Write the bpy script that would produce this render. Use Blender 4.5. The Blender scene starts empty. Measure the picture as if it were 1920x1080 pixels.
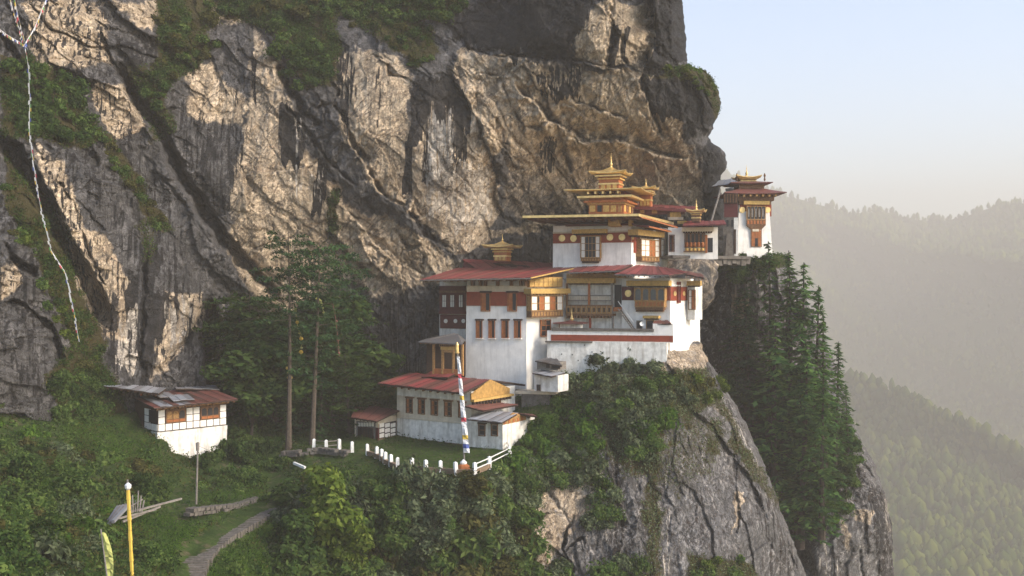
import bpy, math, random
import numpy as np
from mathutils import Vector

random.seed(7)
rng = np.random.default_rng(11)
SC = bpy.context.scene
COL = SC.collection
F = 1920.0          # focal length in photo pixels (36 mm lens on a 36 mm sensor)

# ------------------------------------------------------------------ camera, sky, sun, exposure
cam = bpy.data.cameras.new('camera')
cam.lens = 36.0
cam.sensor_width = 36.0
cam.clip_start = 0.5
cam.clip_end = 30000.0
cam_o = bpy.data.objects.new('camera', cam)
cam_o.location = (0, 0, 0)
cam_o.rotation_euler = (math.radians(90), 0, 0)
COL.objects.link(cam_o)
SC.camera = cam_o

SUN_EL = math.radians(31.0)
SUN_AZ = math.radians(115.0)          # clockwise from +Y (the view direction) towards +X
world = bpy.data.worlds.new('World')
SC.world = world
world.use_nodes = True
wn = world.node_tree.nodes
wl = world.node_tree.links
for n in list(wn):
    wn.remove(n)
sky = wn.new('ShaderNodeTexSky')
sky.sky_type = 'NISHITA'
sky.sun_disc = False
sky.sun_elevation = SUN_EL
sky.sun_rotation = SUN_AZ
sky.altitude = 1000
sky.air_density = 1.0
sky.dust_density = 3.0
sky.ozone_density = 1.0
bg = wn.new('ShaderNodeBackground')
bg.inputs['Strength'].default_value = 0.107
wo = wn.new('ShaderNodeOutputWorld')
wl.new(sky.outputs[0], bg.inputs[0])
wl.new(bg.outputs[0], wo.inputs[0])

sun = bpy.data.lights.new('sun', 'SUN')
sun.energy = 1.75
sun.angle = math.radians(20.0)
sun.color = (1.0, 0.88, 0.72)
sun_o = bpy.data.objects.new('sun', sun)
sd = Vector((math.sin(SUN_AZ) * math.cos(SUN_EL), math.cos(SUN_AZ) * math.cos(SUN_EL), math.sin(SUN_EL)))
sun_o.rotation_euler = sd.to_track_quat('Z', 'Y').to_euler()
COL.objects.link(sun_o)

SC.view_settings.view_transform = 'Standard'
SC.view_settings.look = 'None'
SC.view_settings.gamma = 1.0
SC.view_settings.use_curve_mapping = False
SC.view_settings.exposure = 1.76
SC.render.engine = 'CYCLES'
SC.cycles.use_denoising = True
SC.cycles.max_bounces = 6
SC.cycles.diffuse_bounces = 3
SC.cycles.glossy_bounces = 2
SC.cycles.transmission_bounces = 2
SC.cycles.transparent_max_bounces = 6
SC.cycles.volume_bounces = 0
HAZE_DENSITY = 0.0005

# ------------------------------------------------------------------ helpers
def P(px, py, Y):
    return np.array([(px - 960.0) / F * Y, Y, -(py - 540.0) / F * Y])

def xy(px, Y):
    return np.array([(px - 960.0) / F * Y, Y])

def mesh_np(name, verts, faces, mat=None, parent=None, smooth=False, attrs=None, link=True):
    """faces: (n,3) or (n,4) int array"""
    verts = np.asarray(verts, dtype=np.float32).reshape(-1, 3)
    faces = np.asarray(faces, dtype=np.int32)
    k = faces.shape[1]
    me = bpy.data.meshes.new(name)
    me.vertices.add(len(verts))
    me.vertices.foreach_set('co', verts.ravel())
    me.loops.add(faces.size)
    me.loops.foreach_set('vertex_index', faces.ravel())
    me.polygons.add(len(faces))
    me.polygons.foreach_set('loop_start', np.arange(0, faces.size, k, dtype=np.int32))
    me.polygons.foreach_set('loop_total', np.full(len(faces), k, dtype=np.int32))
    if smooth:
        me.polygons.foreach_set('use_smooth', np.ones(len(faces), dtype=bool))
    me.update(calc_edges=True)
    if attrs:
        for an, av in attrs.items():
            at = me.attributes.new(an, 'FLOAT_COLOR', 'POINT')
            at.data.foreach_set('color', np.asarray(av, dtype=np.float32).ravel())
    if mat:
        me.materials.append(mat)
    if not link:
        return me
    o = bpy.data.objects.new(name, me)
    COL.objects.link(o)
    if parent:
        o.parent = parent
    return o

def tag(o, label=None, cat=None, group=None, kind=None):
    if label: o['label'] = label
    if cat: o['category'] = cat
    if group: o['group'] = group
    if kind: o['kind'] = kind
    return o

def thing(name, label, cat, loc, group=None, rz=0.0):
    o = bpy.data.objects.new(name, None)
    o.empty_display_size = 0.2
    o.location = tuple(loc)
    o.rotation_euler = (0, 0, rz)
    COL.objects.link(o)
    return tag(o, label, cat, group)

def copy_tree(o, parent=None):
    c = o.copy()
    COL.objects.link(c)
    if parent: c.parent = parent
    for ch in list(o.children):
        copy_tree(ch, c)
    return c

class MB:
    """collects faces in world coordinates; build() links them as one mesh object relative to its root"""
    def __init__(s):
        s.v = []; s.f = []
    def add(s, vs, fs):
        b = len(s.v)
        s.v += [tuple(map(float, p)) for p in vs]
        s.f += [tuple(b + i for i in f) for f in fs]
        return s
    def hexa(s, b, t):
        """b, t: four bottom and four top points, counter-clockwise from above"""
        return s.add(list(b) + list(t), [(3, 2, 1, 0), (4, 5, 6, 7), (0, 1, 5, 4), (1, 2, 6, 5), (2, 3, 7, 6), (3, 0, 4, 7)])
    def prism(s, bot, top):
        n = len(bot)
        fs = [tuple(range(n - 1, -1, -1)), tuple(range(n, 2 * n))]
        fs += [(i, (i + 1) % n, n + (i + 1) % n, n + i) for i in range(n)]
        return s.add(list(bot) + list(top), fs)
    def slab(s, pts, th):
        """sheet with its top at pts and thickness th downwards"""
        top = [np.array(p, float) for p in pts]
        bot = [p - np.array([0, 0, th]) for p in top]
        return s.prism(bot, top)
    def box(s, c, h, u=(1, 0), up=0):
        """centre c, half sizes h along u, its left normal and z"""
        u = np.array([u[0], u[1], 0.0]); u /= np.linalg.norm(u)
        w = np.array([-u[1], u[0], 0.0]); z = np.array([0, 0, 1.0]); c = np.array(c, float)
        cs = [(-1, -1), (1, -1), (1, 1), (-1, 1)]
        b = [c + u * a * h[0] + w * d * h[1] - z * h[2] for a, d in cs]
        t = [c + u * a * h[0] + w * d * h[1] + z * h[2] for a, d in cs]
        return s.hexa(b, t)
    def bar(s, p, q, r, r2=None, n=4):
        p = np.array(p, float); q = np.array(q, float); r2 = r if r2 is None else r2
        d = q - p; L = np.linalg.norm(d); d = d / max(L, 1e-6)
        a = np.cross(d, [0, 0, 1.0]) if abs(d[2]) < .95 else np.cross(d, [1.0, 0, 0])
        a /= np.linalg.norm(a); b = np.cross(d, a)
        vs = []
        for c, rr in ((p, r), (q, r2)):
            for i in range(n):
                t = 2 * math.pi * (i + .5) / n
                vs.append(c + (a * math.cos(t) + b * math.sin(t)) * rr)
        fs = [tuple(range(n)), tuple(range(2 * n - 1, n - 1, -1))]
        fs += [(i, n + i, n + (i + 1) % n, (i + 1) % n) for i in range(n)]
        return s.add(vs, fs)
    def lathe(s, c, prof, n=12):
        vs = []
        for r, z in prof:
            for i in range(n):
                t = 2 * math.pi * i / n
                vs.append((c[0] + r * math.cos(t), c[1] + r * math.sin(t), c[2] + z))
        fs = [tuple(range(n - 1, -1, -1)), tuple(range((len(prof) - 1) * n, len(prof) * n))]
        for k in range(len(prof) - 1):
            for i in range(n):
                j = (i + 1) % n
                fs.append((k * n + i, k * n + j, (k + 1) * n + j, (k + 1) * n + i))
        return s.add(vs, fs)
    def disc(s, W, px, py, rpx, d0, d1, n=14):
        """round plate on a wall"""
        sc, zc, t = W.hit(px, py, d1)
        r = rpx * t / F
        vs = []
        for d in (d0, d1):
            for i in range(n):
                a = 2 * math.pi * i / n
                vs.append(W.w(sc + r * math.cos(a), d, zc + r * math.sin(a)))
        fs = [tuple(range(n - 1, -1, -1)), tuple(range(n, 2 * n))]
        fs += [(i, (i + 1) % n, n + (i + 1) % n, n + i) for i in range(n)]
        return s.add(vs, fs)
    def wbox(s, W, px0, py0, px1, py1, d0, d1):
        s0, s1, z0, z1 = W.rect(px0, py0, px1, py1, d1)
        return s.sbox(W, s0, s1, z0, z1, d0, d1)
    def sbox(s, W, s0, s1, z0, z1, d0, d1):
        b = [W.w(s0, d1, z0), W.w(s1, d1, z0), W.w(s1, d0, z0), W.w(s0, d0, z0)]
        t = [W.w(s0, d1, z1), W.w(s1, d1, z1), W.w(s1, d0, z1), W.w(s0, d0, z1)]
        return s.hexa(b, t)
    def build(s, name, mat, parent=None, label=None, smooth=False, root=None):
        me = bpy.data.meshes.new(name)
        off = np.zeros(3)
        r = root or parent
        while r is not None and r.parent is not None:
            r = r.parent
        if r is not None:
            off = np.array(r.location)
        me.from_pydata([tuple(np.array(p) - off) for p in s.v], [], s.f)
        me.materials.append(mat)
        me.update()
        if smooth:
            me.polygons.foreach_set('use_smooth', [True] * len(me.polygons))
        o = bpy.data.objects.new(name, me)
        COL.objects.link(o)
        if parent: o.parent = parent
        if label: o['label'] = label
        return o

class Wall:
    """a vertical wall plane from a to b (left to right as seen from the camera side)"""
    def __init__(s, a, b):
        s.a = np.array(a, float); s.b = np.array(b, float)
        s.L = np.linalg.norm(s.b - s.a)
        s.u = (s.b - s.a) / s.L
        s.n = np.array([s.u[1], -s.u[0]])
    @staticmethod
    def px(pa, Ya, pb, Yb):
        return Wall(xy(pa, Ya), xy(pb, Yb))
    def hit(s, px, py, d=0.0):
        r = np.array([(px - 960.0) / F, 1.0])
        t = (d + s.a @ s.n) / (r @ s.n)
        return (t * r - s.a) @ s.u, -(py - 540.0) / F * t, t
    def rect(s, px0, py0, px1, py1, d=0.0):
        s0 = s.hit(px0, py0, d)[0]; s1 = s.hit(px1, py0, d)[0]
        cx = (px0 + px1) / 2
        return s0, s1, s.hit(cx, py1, d)[1], s.hit(cx, py0, d)[1]
    def w(s, q, d, z):
        p = s.a + s.u * q + s.n * d
        return (p[0], p[1], z)

# ------------------------------------------------------------------ numpy noise
def _hash(ix, iy, seed):
    h = (ix.astype(np.int64) * 374761393 + iy.astype(np.int64) * 668265263 + seed * 1442695041) & 0xffffffff
    h = ((h ^ (h >> 13)) * 1274126177) & 0xffffffff
    return ((h ^ (h >> 16)) & 0xffffff) / float(0x1000000)

def vnoise(u, v, seed=0):
    iu = np.floor(u); iv = np.floor(v)
    fu = u - iu; fv = v - iv
    fu = fu * fu * fu * (fu * (fu * 6 - 15) + 10); fv = fv * fv * fv * (fv * (fv * 6 - 15) + 10)
    iu = iu.astype(np.int64); iv = iv.astype(np.int64)
    a = _hash(iu, iv, seed); b = _hash(iu + 1, iv, seed)
    c = _hash(iu, iv + 1, seed); d = _hash(iu + 1, iv + 1, seed)
    return ((a * (1 - fu) + b * fu) * (1 - fv) + (c * (1 - fu) + d * fu) * fv) * 2 - 1

def fbm(u, v, seed=0, octs=4, gain=0.5, lac=2.03):
    t = 0; a = 1.0; n = 0
    for k in range(octs):
        t = t + a * vnoise(u, v, seed + k * 17); n += a
        a *= gain; u = u * lac + 13.7; v = v * lac + 7.3
    return t / n

def ridged(u, v, seed=0, octs=4, gain=0.5):
    t = 0; a = 1.0; n = 0
    for k in range(octs):
        t = t + a * (1 - np.abs(vnoise(u, v, seed + k * 23)) * 2); n += a
        a *= gain; u = u * 2.1 + 3.1; v = v * 2.1 + 9.2
    return t / n

def voro(u, v, seed=0, facet=0.35):
    """cells: returns F1, F2-F1, cell offset value and a tilted-facet height"""
    iu = np.floor(u).astype(np.int64); iv = np.floor(v).astype(np.int64)
    f1 = np.full(u.shape, 9.0); f2 = np.full(u.shape, 9.0)
    val = np.zeros(u.shape); tilt = np.zeros(u.shape)
    for a in (-1, 0, 1):
        for b in (-1, 0, 1):
            cu = iu + a; cv = iv + b
            du = u - (cu + 0.5 + (_hash(cu, cv, seed) - .5) * .95)
            dv = v - (cv + 0.5 + (_hash(cu, cv, seed + 1) - .5) * .95)
            d = np.sqrt(du * du + dv * dv)
            near = d < f1
            f2 = np.where(near, f1, np.minimum(f2, d))
            f1 = np.where(near, d, f1)
            h = _hash(cu, cv, seed + 2)
            tu = _hash(cu, cv, seed + 3) - .5; tv = _hash(cu, cv, seed + 4) - .5
            val = np.where(near, h, val)
            tilt = np.where(near, (du * tu + dv * tv) * 2, tilt)
    return f1, f2 - f1, val, tilt

def sstep(a, b, x):
    t = np.clip((x - a) / (b - a), 0, 1)
    return t * t * (3 - 2 * t)

def seg_dist(U, V, pts):
    """distance to a polyline, sign (+ on the right when walking along it, y down), and position 0..1 along it"""
    best = np.full(U.shape, 1e9); sg = np.zeros(U.shape); pos = np.zeros(U.shape)
    ln = [math.dist(pts[i], pts[i + 1]) for i in range(len(pts) - 1)]
    tot = sum(ln); acc = 0
    for i in range(len(pts) - 1):
        (x0, y0), (x1, y1) = pts[i][:2], pts[i + 1][:2]
        dx, dy = x1 - x0, y1 - y0
        L2 = dx * dx + dy * dy
        t = np.clip(((U - x0) * dx + (V - y0) * dy) / L2, 0, 1)
        d = np.hypot(U - x0 - t * dx, V - y0 - t * dy)
        m = d < best
        best = np.where(m, d, best)
        sg = np.where(m, np.sign(dx * (V - y0) - dy * (U - x0)), sg)
        pos = np.where(m, (acc + t * ln[i]) / tot, pos)
        acc += ln[i]
    return best, sg, pos

def poly_sd(U, V, poly):
    """signed distance, positive inside"""
    best = np.full(U.shape, 1e9); ins = np.zeros(U.shape, bool)
    n = len(poly)
    for i in range(n):
        x0, y0 = poly[i]; x1, y1 = poly[(i + 1) % n]
        dx, dy = x1 - x0, y1 - y0
        t = np.clip(((U - x0) * dx + (V - y0) * dy) / (dx * dx + dy * dy + 1e-9), 0, 1)
        best = np.minimum(best, np.hypot(U - x0 - t * dx, V - y0 - t * dy))
        c = ((y0 > V) != (y1 > V))
        with np.errstate(divide='ignore', invalid='ignore'):
            xi = (x1 - x0) * (V - y0) / (y1 - y0 + 1e-12) + x0
        ins ^= c & (U < xi)
    return np.where(ins, best, -best)

def rbf(ctrl):
    c = np.array(ctrl, float)
    X = c[:, :2] / 200.0
    n = len(X)
    r = np.sqrt((X[:, None, 0] - X[None, :, 0]) ** 2 + (X[:, None, 1] - X[None, :, 1]) ** 2 + 0.01)
    K = r - 0.02 * np.eye(n)
    Pm = np.c_[np.ones(n), X]
    A = np.zeros((n + 3, n + 3)); A[:n, :n] = K; A[:n, n:] = Pm; A[n:, :n] = Pm.T
    b = np.zeros(n + 3); b[:n] = c[:, 2]
    w = np.linalg.solve(A, b)
    def f(U, V):
        u = U / 200.0; v = V / 200.0
        out = w[n] + w[n + 1] * u + w[n + 2] * v
        for i in range(n):
            out = out + w[i] * np.sqrt((u - X[i, 0]) ** 2 + (v - X[i, 1]) ** 2 + 0.01)
        return out
    return f
# ------------------------------------------------------------------ materials
class NT:
    def __init__(s, name):
        s.m = bpy.data.materials.new(name)
        s.m.use_nodes = True
        s.t = s.m.node_tree
        for n in list(s.t.nodes): s.t.nodes.remove(n)
        s.out = s.n('ShaderNodeOutputMaterial')
    def n(s, kind, **kw):
        nd = s.t.nodes.new(kind)
        for k, v in kw.items():
            setattr(nd, k, v)
        return nd
    def l(s, a, b): s.t.links.new(a, b)
    def coords(s, scale=(1, 1, 1), rot=(0, 0, 0), which='Object', src=None):
        if src is None:
            src = s.n('ShaderNodeTexCoord').outputs[which]
        mp = s.n('ShaderNodeMapping')
        mp.inputs['Scale'].default_value = scale
        mp.inputs['Rotation'].default_value = rot
        s.l(src, mp.inputs[0])
        return mp.outputs[0]
    def noise(s, vec, scale, detail=4, rough=.55, dist=0.0):
        nd = s.n('ShaderNodeTexNoise')
        nd.inputs['Scale'].default_value = scale
        nd.inputs['Detail'].default_value = detail
        nd.inputs['Roughness'].default_value = rough
        nd.inputs['Distortion'].default_value = dist
        s.l(vec, nd.inputs['Vector'])
        return nd.outputs['Fac']
    def vor(s, vec, scale, feature='F1'):
        nd = s.n('ShaderNodeTexVoronoi')
        nd.feature = feature
        nd.inputs['Scale'].default_value = scale
        s.l(vec, nd.inputs['Vector'])
        return nd
    def ramp(s, fac, stops):
        nd = s.n('ShaderNodeValToRGB')
        cr = nd.color_ramp
        while len(cr.elements) > 1: cr.elements.remove(cr.elements[-1])
        for i, (p, c) in enumerate(stops):
            e = cr.elements[0] if i == 0 else cr.elements.new(p)
            e.position = p
            e.color = (c, c, c, 1) if not isinstance(c, tuple) else (*c, 1)
        s.l(fac, nd.inputs[0])
        return nd.outputs[0]
    def mix(s, fac, a, b, mode='MIX'):
        nd = s.n('ShaderNodeMix', data_type='RGBA', blend_type=mode)
        for sock, v in ((nd.inputs[0], fac), (nd.inputs[6], a), (nd.inputs[7], b)):
            if hasattr(v, 'links'): s.l(v, sock)
            elif isinstance(v, tuple): sock.default_value = (*v, 1) if len(v) == 3 else v
            else: sock.default_value = v
        return nd.outputs[2]
    def math(s, op, a, b=None, clamp=False):
        nd = s.n('ShaderNodeMath', operation=op, use_clamp=clamp)
        for sock, v in ((nd.inputs[0], a), (nd.inputs[1], b)):
            if v is None: continue
            if hasattr(v, 'links'): s.l(v, sock)
            else: sock.default_value = v
        return nd.outputs[0]
    def bump(s, h, strength=.5, dist=.1, normal=None):
        nd = s.n('ShaderNodeBump')
        nd.inputs['Strength'].default_value = strength
        nd.inputs['Distance'].default_value = dist
        s.l(h, nd.inputs['Height'])
        if normal is not None: s.l(normal, nd.inputs['Normal'])
        return nd.outputs[0]
    def bsdf(s, col, rough=.8, metal=0.0, normal=None, spec=.3):
        nd = s.n('ShaderNodeBsdfPrincipled')
        if hasattr(col, 'links'): s.l(col, nd.inputs['Base Color'])
        else: nd.inputs['Base Color'].default_value = (*col, 1)
        if hasattr(rough, 'links'): s.l(rough, nd.inputs['Roughness'])
        else: nd.inputs['Roughness'].default_value = rough
        nd.inputs['Metallic'].default_value = metal
        nd.inputs['Specular IOR Level'].default_value = spec
        if normal is not None: s.l(normal, nd.inputs['Normal'])
        s.l(nd.outputs[0], s.out.inputs[0])
        return s.m

def paint(name, col, var=.18, scale=3.0, rough=.75, metal=0.0, bump=.3, grime=None, spec=.3):
    """painted or plain surface with patchy wear"""
    t = NT(name)
    c = t.coords()
    a = t.noise(c, scale, 5, .6)
    k = t.ramp(a, [(.3, 1 - var * 1.3), (.7, 1 + var * .4)])
    base = t.mix(1.0, tuple(col), k, 'MULTIPLY')
    if grime:
        c2 = t.coords((1.6, 1.6, .22))
        g = t.noise(c2, 1.3, 6, .65)
        g = t.ramp(g, [(.48, 0.0), (.72, 1.0)])
        g = t.math('MULTIPLY', g, grime[1])
        base = t.mix(g, base, tuple(grime[0]))
    b = t.noise(c, scale * 7, 4, .6)
    n = t.bump(b, bump, .03)
    return t.bsdf(base, rough, metal, n, spec)

def mat_corrugated(name, col, rust, rustamt=.4, rough=.55):
    t = NT(name)
    c = t.coords()
    a = t.noise(c, .9, 6, .62)
    r = t.ramp(a, [(.42, 0.0), (.66, 1.0)])
    r = t.math('MULTIPLY', r, rustamt)
    oi = t.n('ShaderNodeObjectInfo')
    k = t.ramp(oi.outputs['Random'], [(0, .6), (1, 1.25)])
    base = t.mix(1.0, tuple(col), k, 'MULTIPLY')
    base = t.mix(r, base, tuple(rust))
    w = t.noise(t.coords((6, 6, 1.0)), 2.2, 3, .6)
    base = t.mix(t.ramp(w, [(.55, 0.0), (.8, .35)]), base, (.45, .38, .36))
    return t.bsdf(base, rough, 0.0, t.bump(w, .25, .03), .35)

def mat_rock(name, mottle=0.0, grey=(.082, .078, .077), tan=(.54, .425, .30)):
    """paint attribute: R tan, G dark stain, lichen and some painted shade, B moss, A pale wash"""
    t = NT(name)
    at = t.n('ShaderNodeAttribute'); at.attribute_name = 'paint'
    sep = t.n('ShaderNodeSeparateColor'); t.l(at.outputs['Color'], sep.inputs[0])
    tanf, drk, mos, pale = sep.outputs[0], sep.outputs[1], sep.outputs[2], at.outputs['Alpha']
    c = t.coords()
    big = t.noise(c, .11, 6, .6, .4)
    mid = t.noise(c, .55, 7, .66, .5)
    fine = t.noise(c, 3.2, 8, .72, .2)
    vs = t.noise(t.coords((1.1, .5, .075)), 1.0, 6, .62, .35)          # long streaks run down the face
    vs2 = t.noise(t.coords((3.4, 1.0, .11)), 1.0, 5, .6, .2)
    strat = t.noise(t.coords((.25, .25, 1.6), (0, math.radians(-38), 0)), 1.0, 5, .65, .6)
    speck = t.vor(c, 4.5)
    g = t.mix(t.ramp(mid, [(.32, 0.0), (.68, 1.0)]), tuple(np.array(grey) * .40), tuple(np.array(grey) * 1.75))
    g = t.mix(t.ramp(big, [(.5, 0.0), (.75, .5)]), g, (.085, .09, .105))
    tn = t.mix(t.ramp(mid, [(.3, 0.0), (.7, 1.0)]), tuple(np.array(tan) * .58), tuple(np.array(tan) * 1.15))
    tn = t.mix(t.ramp(strat, [(.54, 0.0), (.76, .5)]), tn, (.38, .235, .14))
    tn = t.mix(t.ramp(vs, [(.5, 0.0), (.68, .7)]), tn, (.52, .44, .34))
    # painted facet shading, then tan edges broken up by the rock's own noise
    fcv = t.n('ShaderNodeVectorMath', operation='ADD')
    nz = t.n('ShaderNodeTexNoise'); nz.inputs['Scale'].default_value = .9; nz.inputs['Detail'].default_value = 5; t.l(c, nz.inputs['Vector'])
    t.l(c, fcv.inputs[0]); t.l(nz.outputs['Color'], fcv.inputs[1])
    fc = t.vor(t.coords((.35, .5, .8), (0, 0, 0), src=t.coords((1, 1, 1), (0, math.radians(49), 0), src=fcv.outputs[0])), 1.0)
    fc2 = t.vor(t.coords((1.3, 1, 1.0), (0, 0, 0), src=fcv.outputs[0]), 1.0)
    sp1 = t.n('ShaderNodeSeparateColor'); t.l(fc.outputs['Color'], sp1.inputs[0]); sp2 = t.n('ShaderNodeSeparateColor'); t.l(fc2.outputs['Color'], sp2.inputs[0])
    facet_shade = t.math('MULTIPLY', t.math('ADD', t.math('MULTIPLY', sp1.outputs[0], .40), .86), t.math('ADD', t.math('MULTIPLY', sp2.outputs[0], .34), .83))  # random tone per facet cell, imitates the shading of rock planes in colour
    e = t.math('ADD', tanf, t.math('MULTIPLY', t.math('SUBTRACT', mid, .5), .9))
    e = t.ramp(e, [(.38, 0.0), (.62, 1.0)])
    base = t.mix(e, g, tn)
    # water stains, then the painted darks (stain, lichen, some shade)
    st = t.ramp(vs2, [(.50, 0.0), (.60, 1.0)])
    st = t.math('MULTIPLY', st, t.ramp(vs, [(.36, 0.0), (.6, .7)]))
    base = t.mix(t.math('MULTIPLY', st, .62), base, (.022, .021, .023))
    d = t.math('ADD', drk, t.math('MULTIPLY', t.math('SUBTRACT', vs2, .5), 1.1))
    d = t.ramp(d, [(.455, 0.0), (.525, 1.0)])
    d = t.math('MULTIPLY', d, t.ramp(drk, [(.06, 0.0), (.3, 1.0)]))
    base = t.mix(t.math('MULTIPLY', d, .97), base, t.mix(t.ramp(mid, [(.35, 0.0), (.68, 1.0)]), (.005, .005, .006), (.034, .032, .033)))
    pl = t.math('ADD', pale, t.math('MULTIPLY', t.math('SUBTRACT', vs2, .5), 1.3))
    pl = t.math('MULTIPLY', t.ramp(pl, [(.49, 0.0), (.57, 1.0)]), t.ramp(pale, [(.05, 0.0), (.3, .8)]))
    base = t.mix(pl, base, (.56, .50, .43))
    base = t.mix(1.0, base, facet_shade, 'MULTIPLY')
    base = t.mix(1.0, base, t.ramp(fine, [(.25, .38), (.5, 1.0), (.75, 1.4)]), 'MULTIPLY')
    base = t.mix(t.ramp(speck.outputs['Distance'], [(.0, .35), (.13, 0.0)]), base, (.5, .48, .44))
    if mottle:
        mo = t.noise(c, 1.5, 9, .78, .6)
        mz = t.noise(t.coords((1, 1, .35)), .45, 6, .7)
        k1 = t.math('MULTIPLY', t.ramp(mo, [(.53, 0.0), (.58, mottle)]), t.ramp(mz, [(.42, .15), (.56, 1.0)]))
        base = t.mix(k1, base, (.36, .33, .31))
        k2 = t.math('MULTIPLY', t.ramp(mo, [(.42, mottle), (.47, 0.0)]), t.ramp(mz, [(.40, .2), (.55, 1.0)]))
        base = t.mix(k2, base, (.050, .034, .026))
    # thin joints running down to the right, and a steeper set
    cr = t.coords((1, 1, 1), (0, math.radians(49), 0))
    jn = None
    for sc_, w_, k_ in (((.06, .1, .22), .016, .85), ((.20, .3, .62), .022, .8), ((.9, .9, 1.9), .03, .5)):
        q = t.noise(t.coords(sc_, (0, 0, 0), src=cr), 1.0, 5, .55, .3)
        ab = t.math('ABSOLUTE', t.math('SUBTRACT', q, .5))
        ln = t.math('MULTIPLY', t.ramp(ab, [(w_ * .3, 1.0), (w_, 0.0)]), k_)
        jn = ln if jn is None else t.math('MAXIMUM', jn, ln)
    q = t.noise(t.coords((.42, .3, .07)), 1.0, 5, .6, .3)
    ln = t.ramp(t.math('ABSOLUTE', t.math('SUBTRACT', q, .5)), [(.004, .7), (.018, 0.0)])
    jn = t.math('MAXIMUM', jn, ln)
    jn = t.math('MULTIPLY', jn, t.ramp(mid, [(.40, .25), (.6, 1.0)]))
    base = t.mix(t.math('MULTIPLY', jn, .8), base, (.014, .013, .014))
    # moss
    m = t.math('ADD', mos, t.math('MULTIPLY', t.math('SUBTRACT', fine, .5), 1.5))
    m = t.math('MULTIPLY', t.ramp(m, [(.42, 0.0), (.62, 1.0)]), t.ramp(mos, [(.05, 0.0), (.35, 1.0)]))
    mc = t.mix(mid, (.014, .022, .006), (.075, .052, .016))
    base = t.mix(m, base, mc)
    h = t.math('ADD', t.math('MULTIPLY', mid, 1.3), t.math('MULTIPLY', fine, .75))
    h = t.math('ADD', h, t.math('MULTIPLY', strat, .7))
    h = t.math('SUBTRACT', h, t.math('MULTIPLY', jn, 1.1))
    nrm = t.bump(h, 1.0, .33)
    nrm = t.bump(t.noise(c, 9.0, 5, .7), .6, .06, nrm)
    return t.bsdf(base, .88, 0.0, nrm, .22)

def mat_leaf(name, c0, c1, c2, transl=.35, field=.25):
    t = NT(name)
    geo = t.n('ShaderNodeNewGeometry')
    oi = t.n('ShaderNodeObjectInfo')
    n = t.noise(t.coords(which='Object'), field, 3, .6)
    v = t.math('ADD', t.math('MULTIPLY', geo.outputs['Random Per Island'], .55), t.math('MULTIPLY', n, .65))
    col = t.ramp(v, [(.22, tuple(c0)), (.55, tuple(c1)), (.88, tuple(c2))])
    k = t.ramp(oi.outputs['Random'], [(0, .75), (1, 1.2)])
    col = t.mix(1.0, col, k, 'MULTIPLY')
    d = t.n('ShaderNodeBsdfDiffuse'); t.l(col, d.inputs[0])
    tr = t.n('ShaderNodeBsdfTranslucent'); t.l(t.mix(1.0, col, (1.25, 1.3, .55), 'MULTIPLY'), tr.inputs[0])
    mx = t.n('ShaderNodeMixShader'); mx.inputs[0].default_value = transl
    t.l(d.outputs[0], mx.inputs[1]); t.l(tr.outputs[0], mx.inputs[2])
    t.l(mx.outputs[0], t.out.inputs[0])
    return t.m

def mat_ground(name):
    t = NT(name)
    c = t.coords()
    a = t.noise(c, .35, 6, .62, .4); b = t.noise(c, 3.0, 6, .7); g = t.noise(c, 1.1, 5, .6)
    col = t.mix(t.ramp(a, [(.35, 0.0), (.6, 1.0)]), (.018, .036, .008), (.040, .066, .014))
    col = t.mix(t.ramp(g, [(.53, 0.0), (.68, .8)]), col, (.10, .078, .05))
    col = t.mix(1.0, col, t.ramp(b, [(.25, .55), (.75, 1.35)]), 'MULTIPLY')
    return t.bsdf(col, .95, 0.0, t.bump(b, .8, .15), .1)

M = {}
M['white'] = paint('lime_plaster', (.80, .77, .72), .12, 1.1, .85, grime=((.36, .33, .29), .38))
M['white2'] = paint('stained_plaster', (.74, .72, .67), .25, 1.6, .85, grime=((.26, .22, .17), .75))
M['cream'] = paint('cream_plaster', (.60, .52, .40), .2, 1.4, .85, grime=((.35, .26, .18), .5))
M['red'] = paint('red_ochre_band', (.25, .050, .024), .25, 2.0, .8)
M['maroon'] = paint('maroon_wood', (.10, .020, .020), .3, 3.0, .7)
M['orange'] = paint('orange_jamb', (.34, .115, .035), .3, 3.0, .7)
M['gold'] = paint('gilded_metal', (.78, .55, .22), .25, 2.0, .38, .55, .1, spec=.5)
M['yellow'] = paint('yellow_painted_wood', (.52, .33, .10), .3, 4.0, .7)
M['ochre'] = paint('carved_ochre_wood', (.36, .20, .07), .45, 6.0, .7)
M['wood'] = paint('brown_wood', (.17, .085, .04), .45, 5.0, .75)
M['darkwood'] = paint('dark_wood', (.045, .025, .018), .4, 5.0, .8)
M['greywood'] = paint('weathered_wood', (.20, .18, .16), .35, 4.0, .85)
M['dark'] = paint('dark_opening', (.012, .012, .016), .2, 2.0, .4)
M['pane'] = paint('white_paper_pane', (.72, .69, .62), .1, 3.0, .5)
M['glass'] = paint('dark_window_glass', (.03, .035, .045), .2, 2.0, .12, spec=.6)
M['tin'] = mat_corrugated('grey_tin_roof', (.21, .225, .25), (.20, .13, .09), .35)
M['darktin'] = mat_corrugated('dark_tin_roof', (.075, .075, .078), (.09, .06, .045), .4)
M['redtin'] = mat_corrugated('red_tin_roof', (.20, .034, .034), (.12, .055, .045), .45)
M['rusttin'] = mat_corrugated('rusty_red_tin_roof', (.155, .048, .036), (.09, .055, .045), .55)
M['gable'] = paint('ochre_gable_boards', (.40, .235, .07), .35, 3.0, .7)
M['stone'] = paint('rubble_stone', (.135, .12, .105), .45, 3.0, .9, bump=.8)
M['earth'] = paint('packed_earth', (.20, .14, .09), .35, 2.0, .95)
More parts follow.
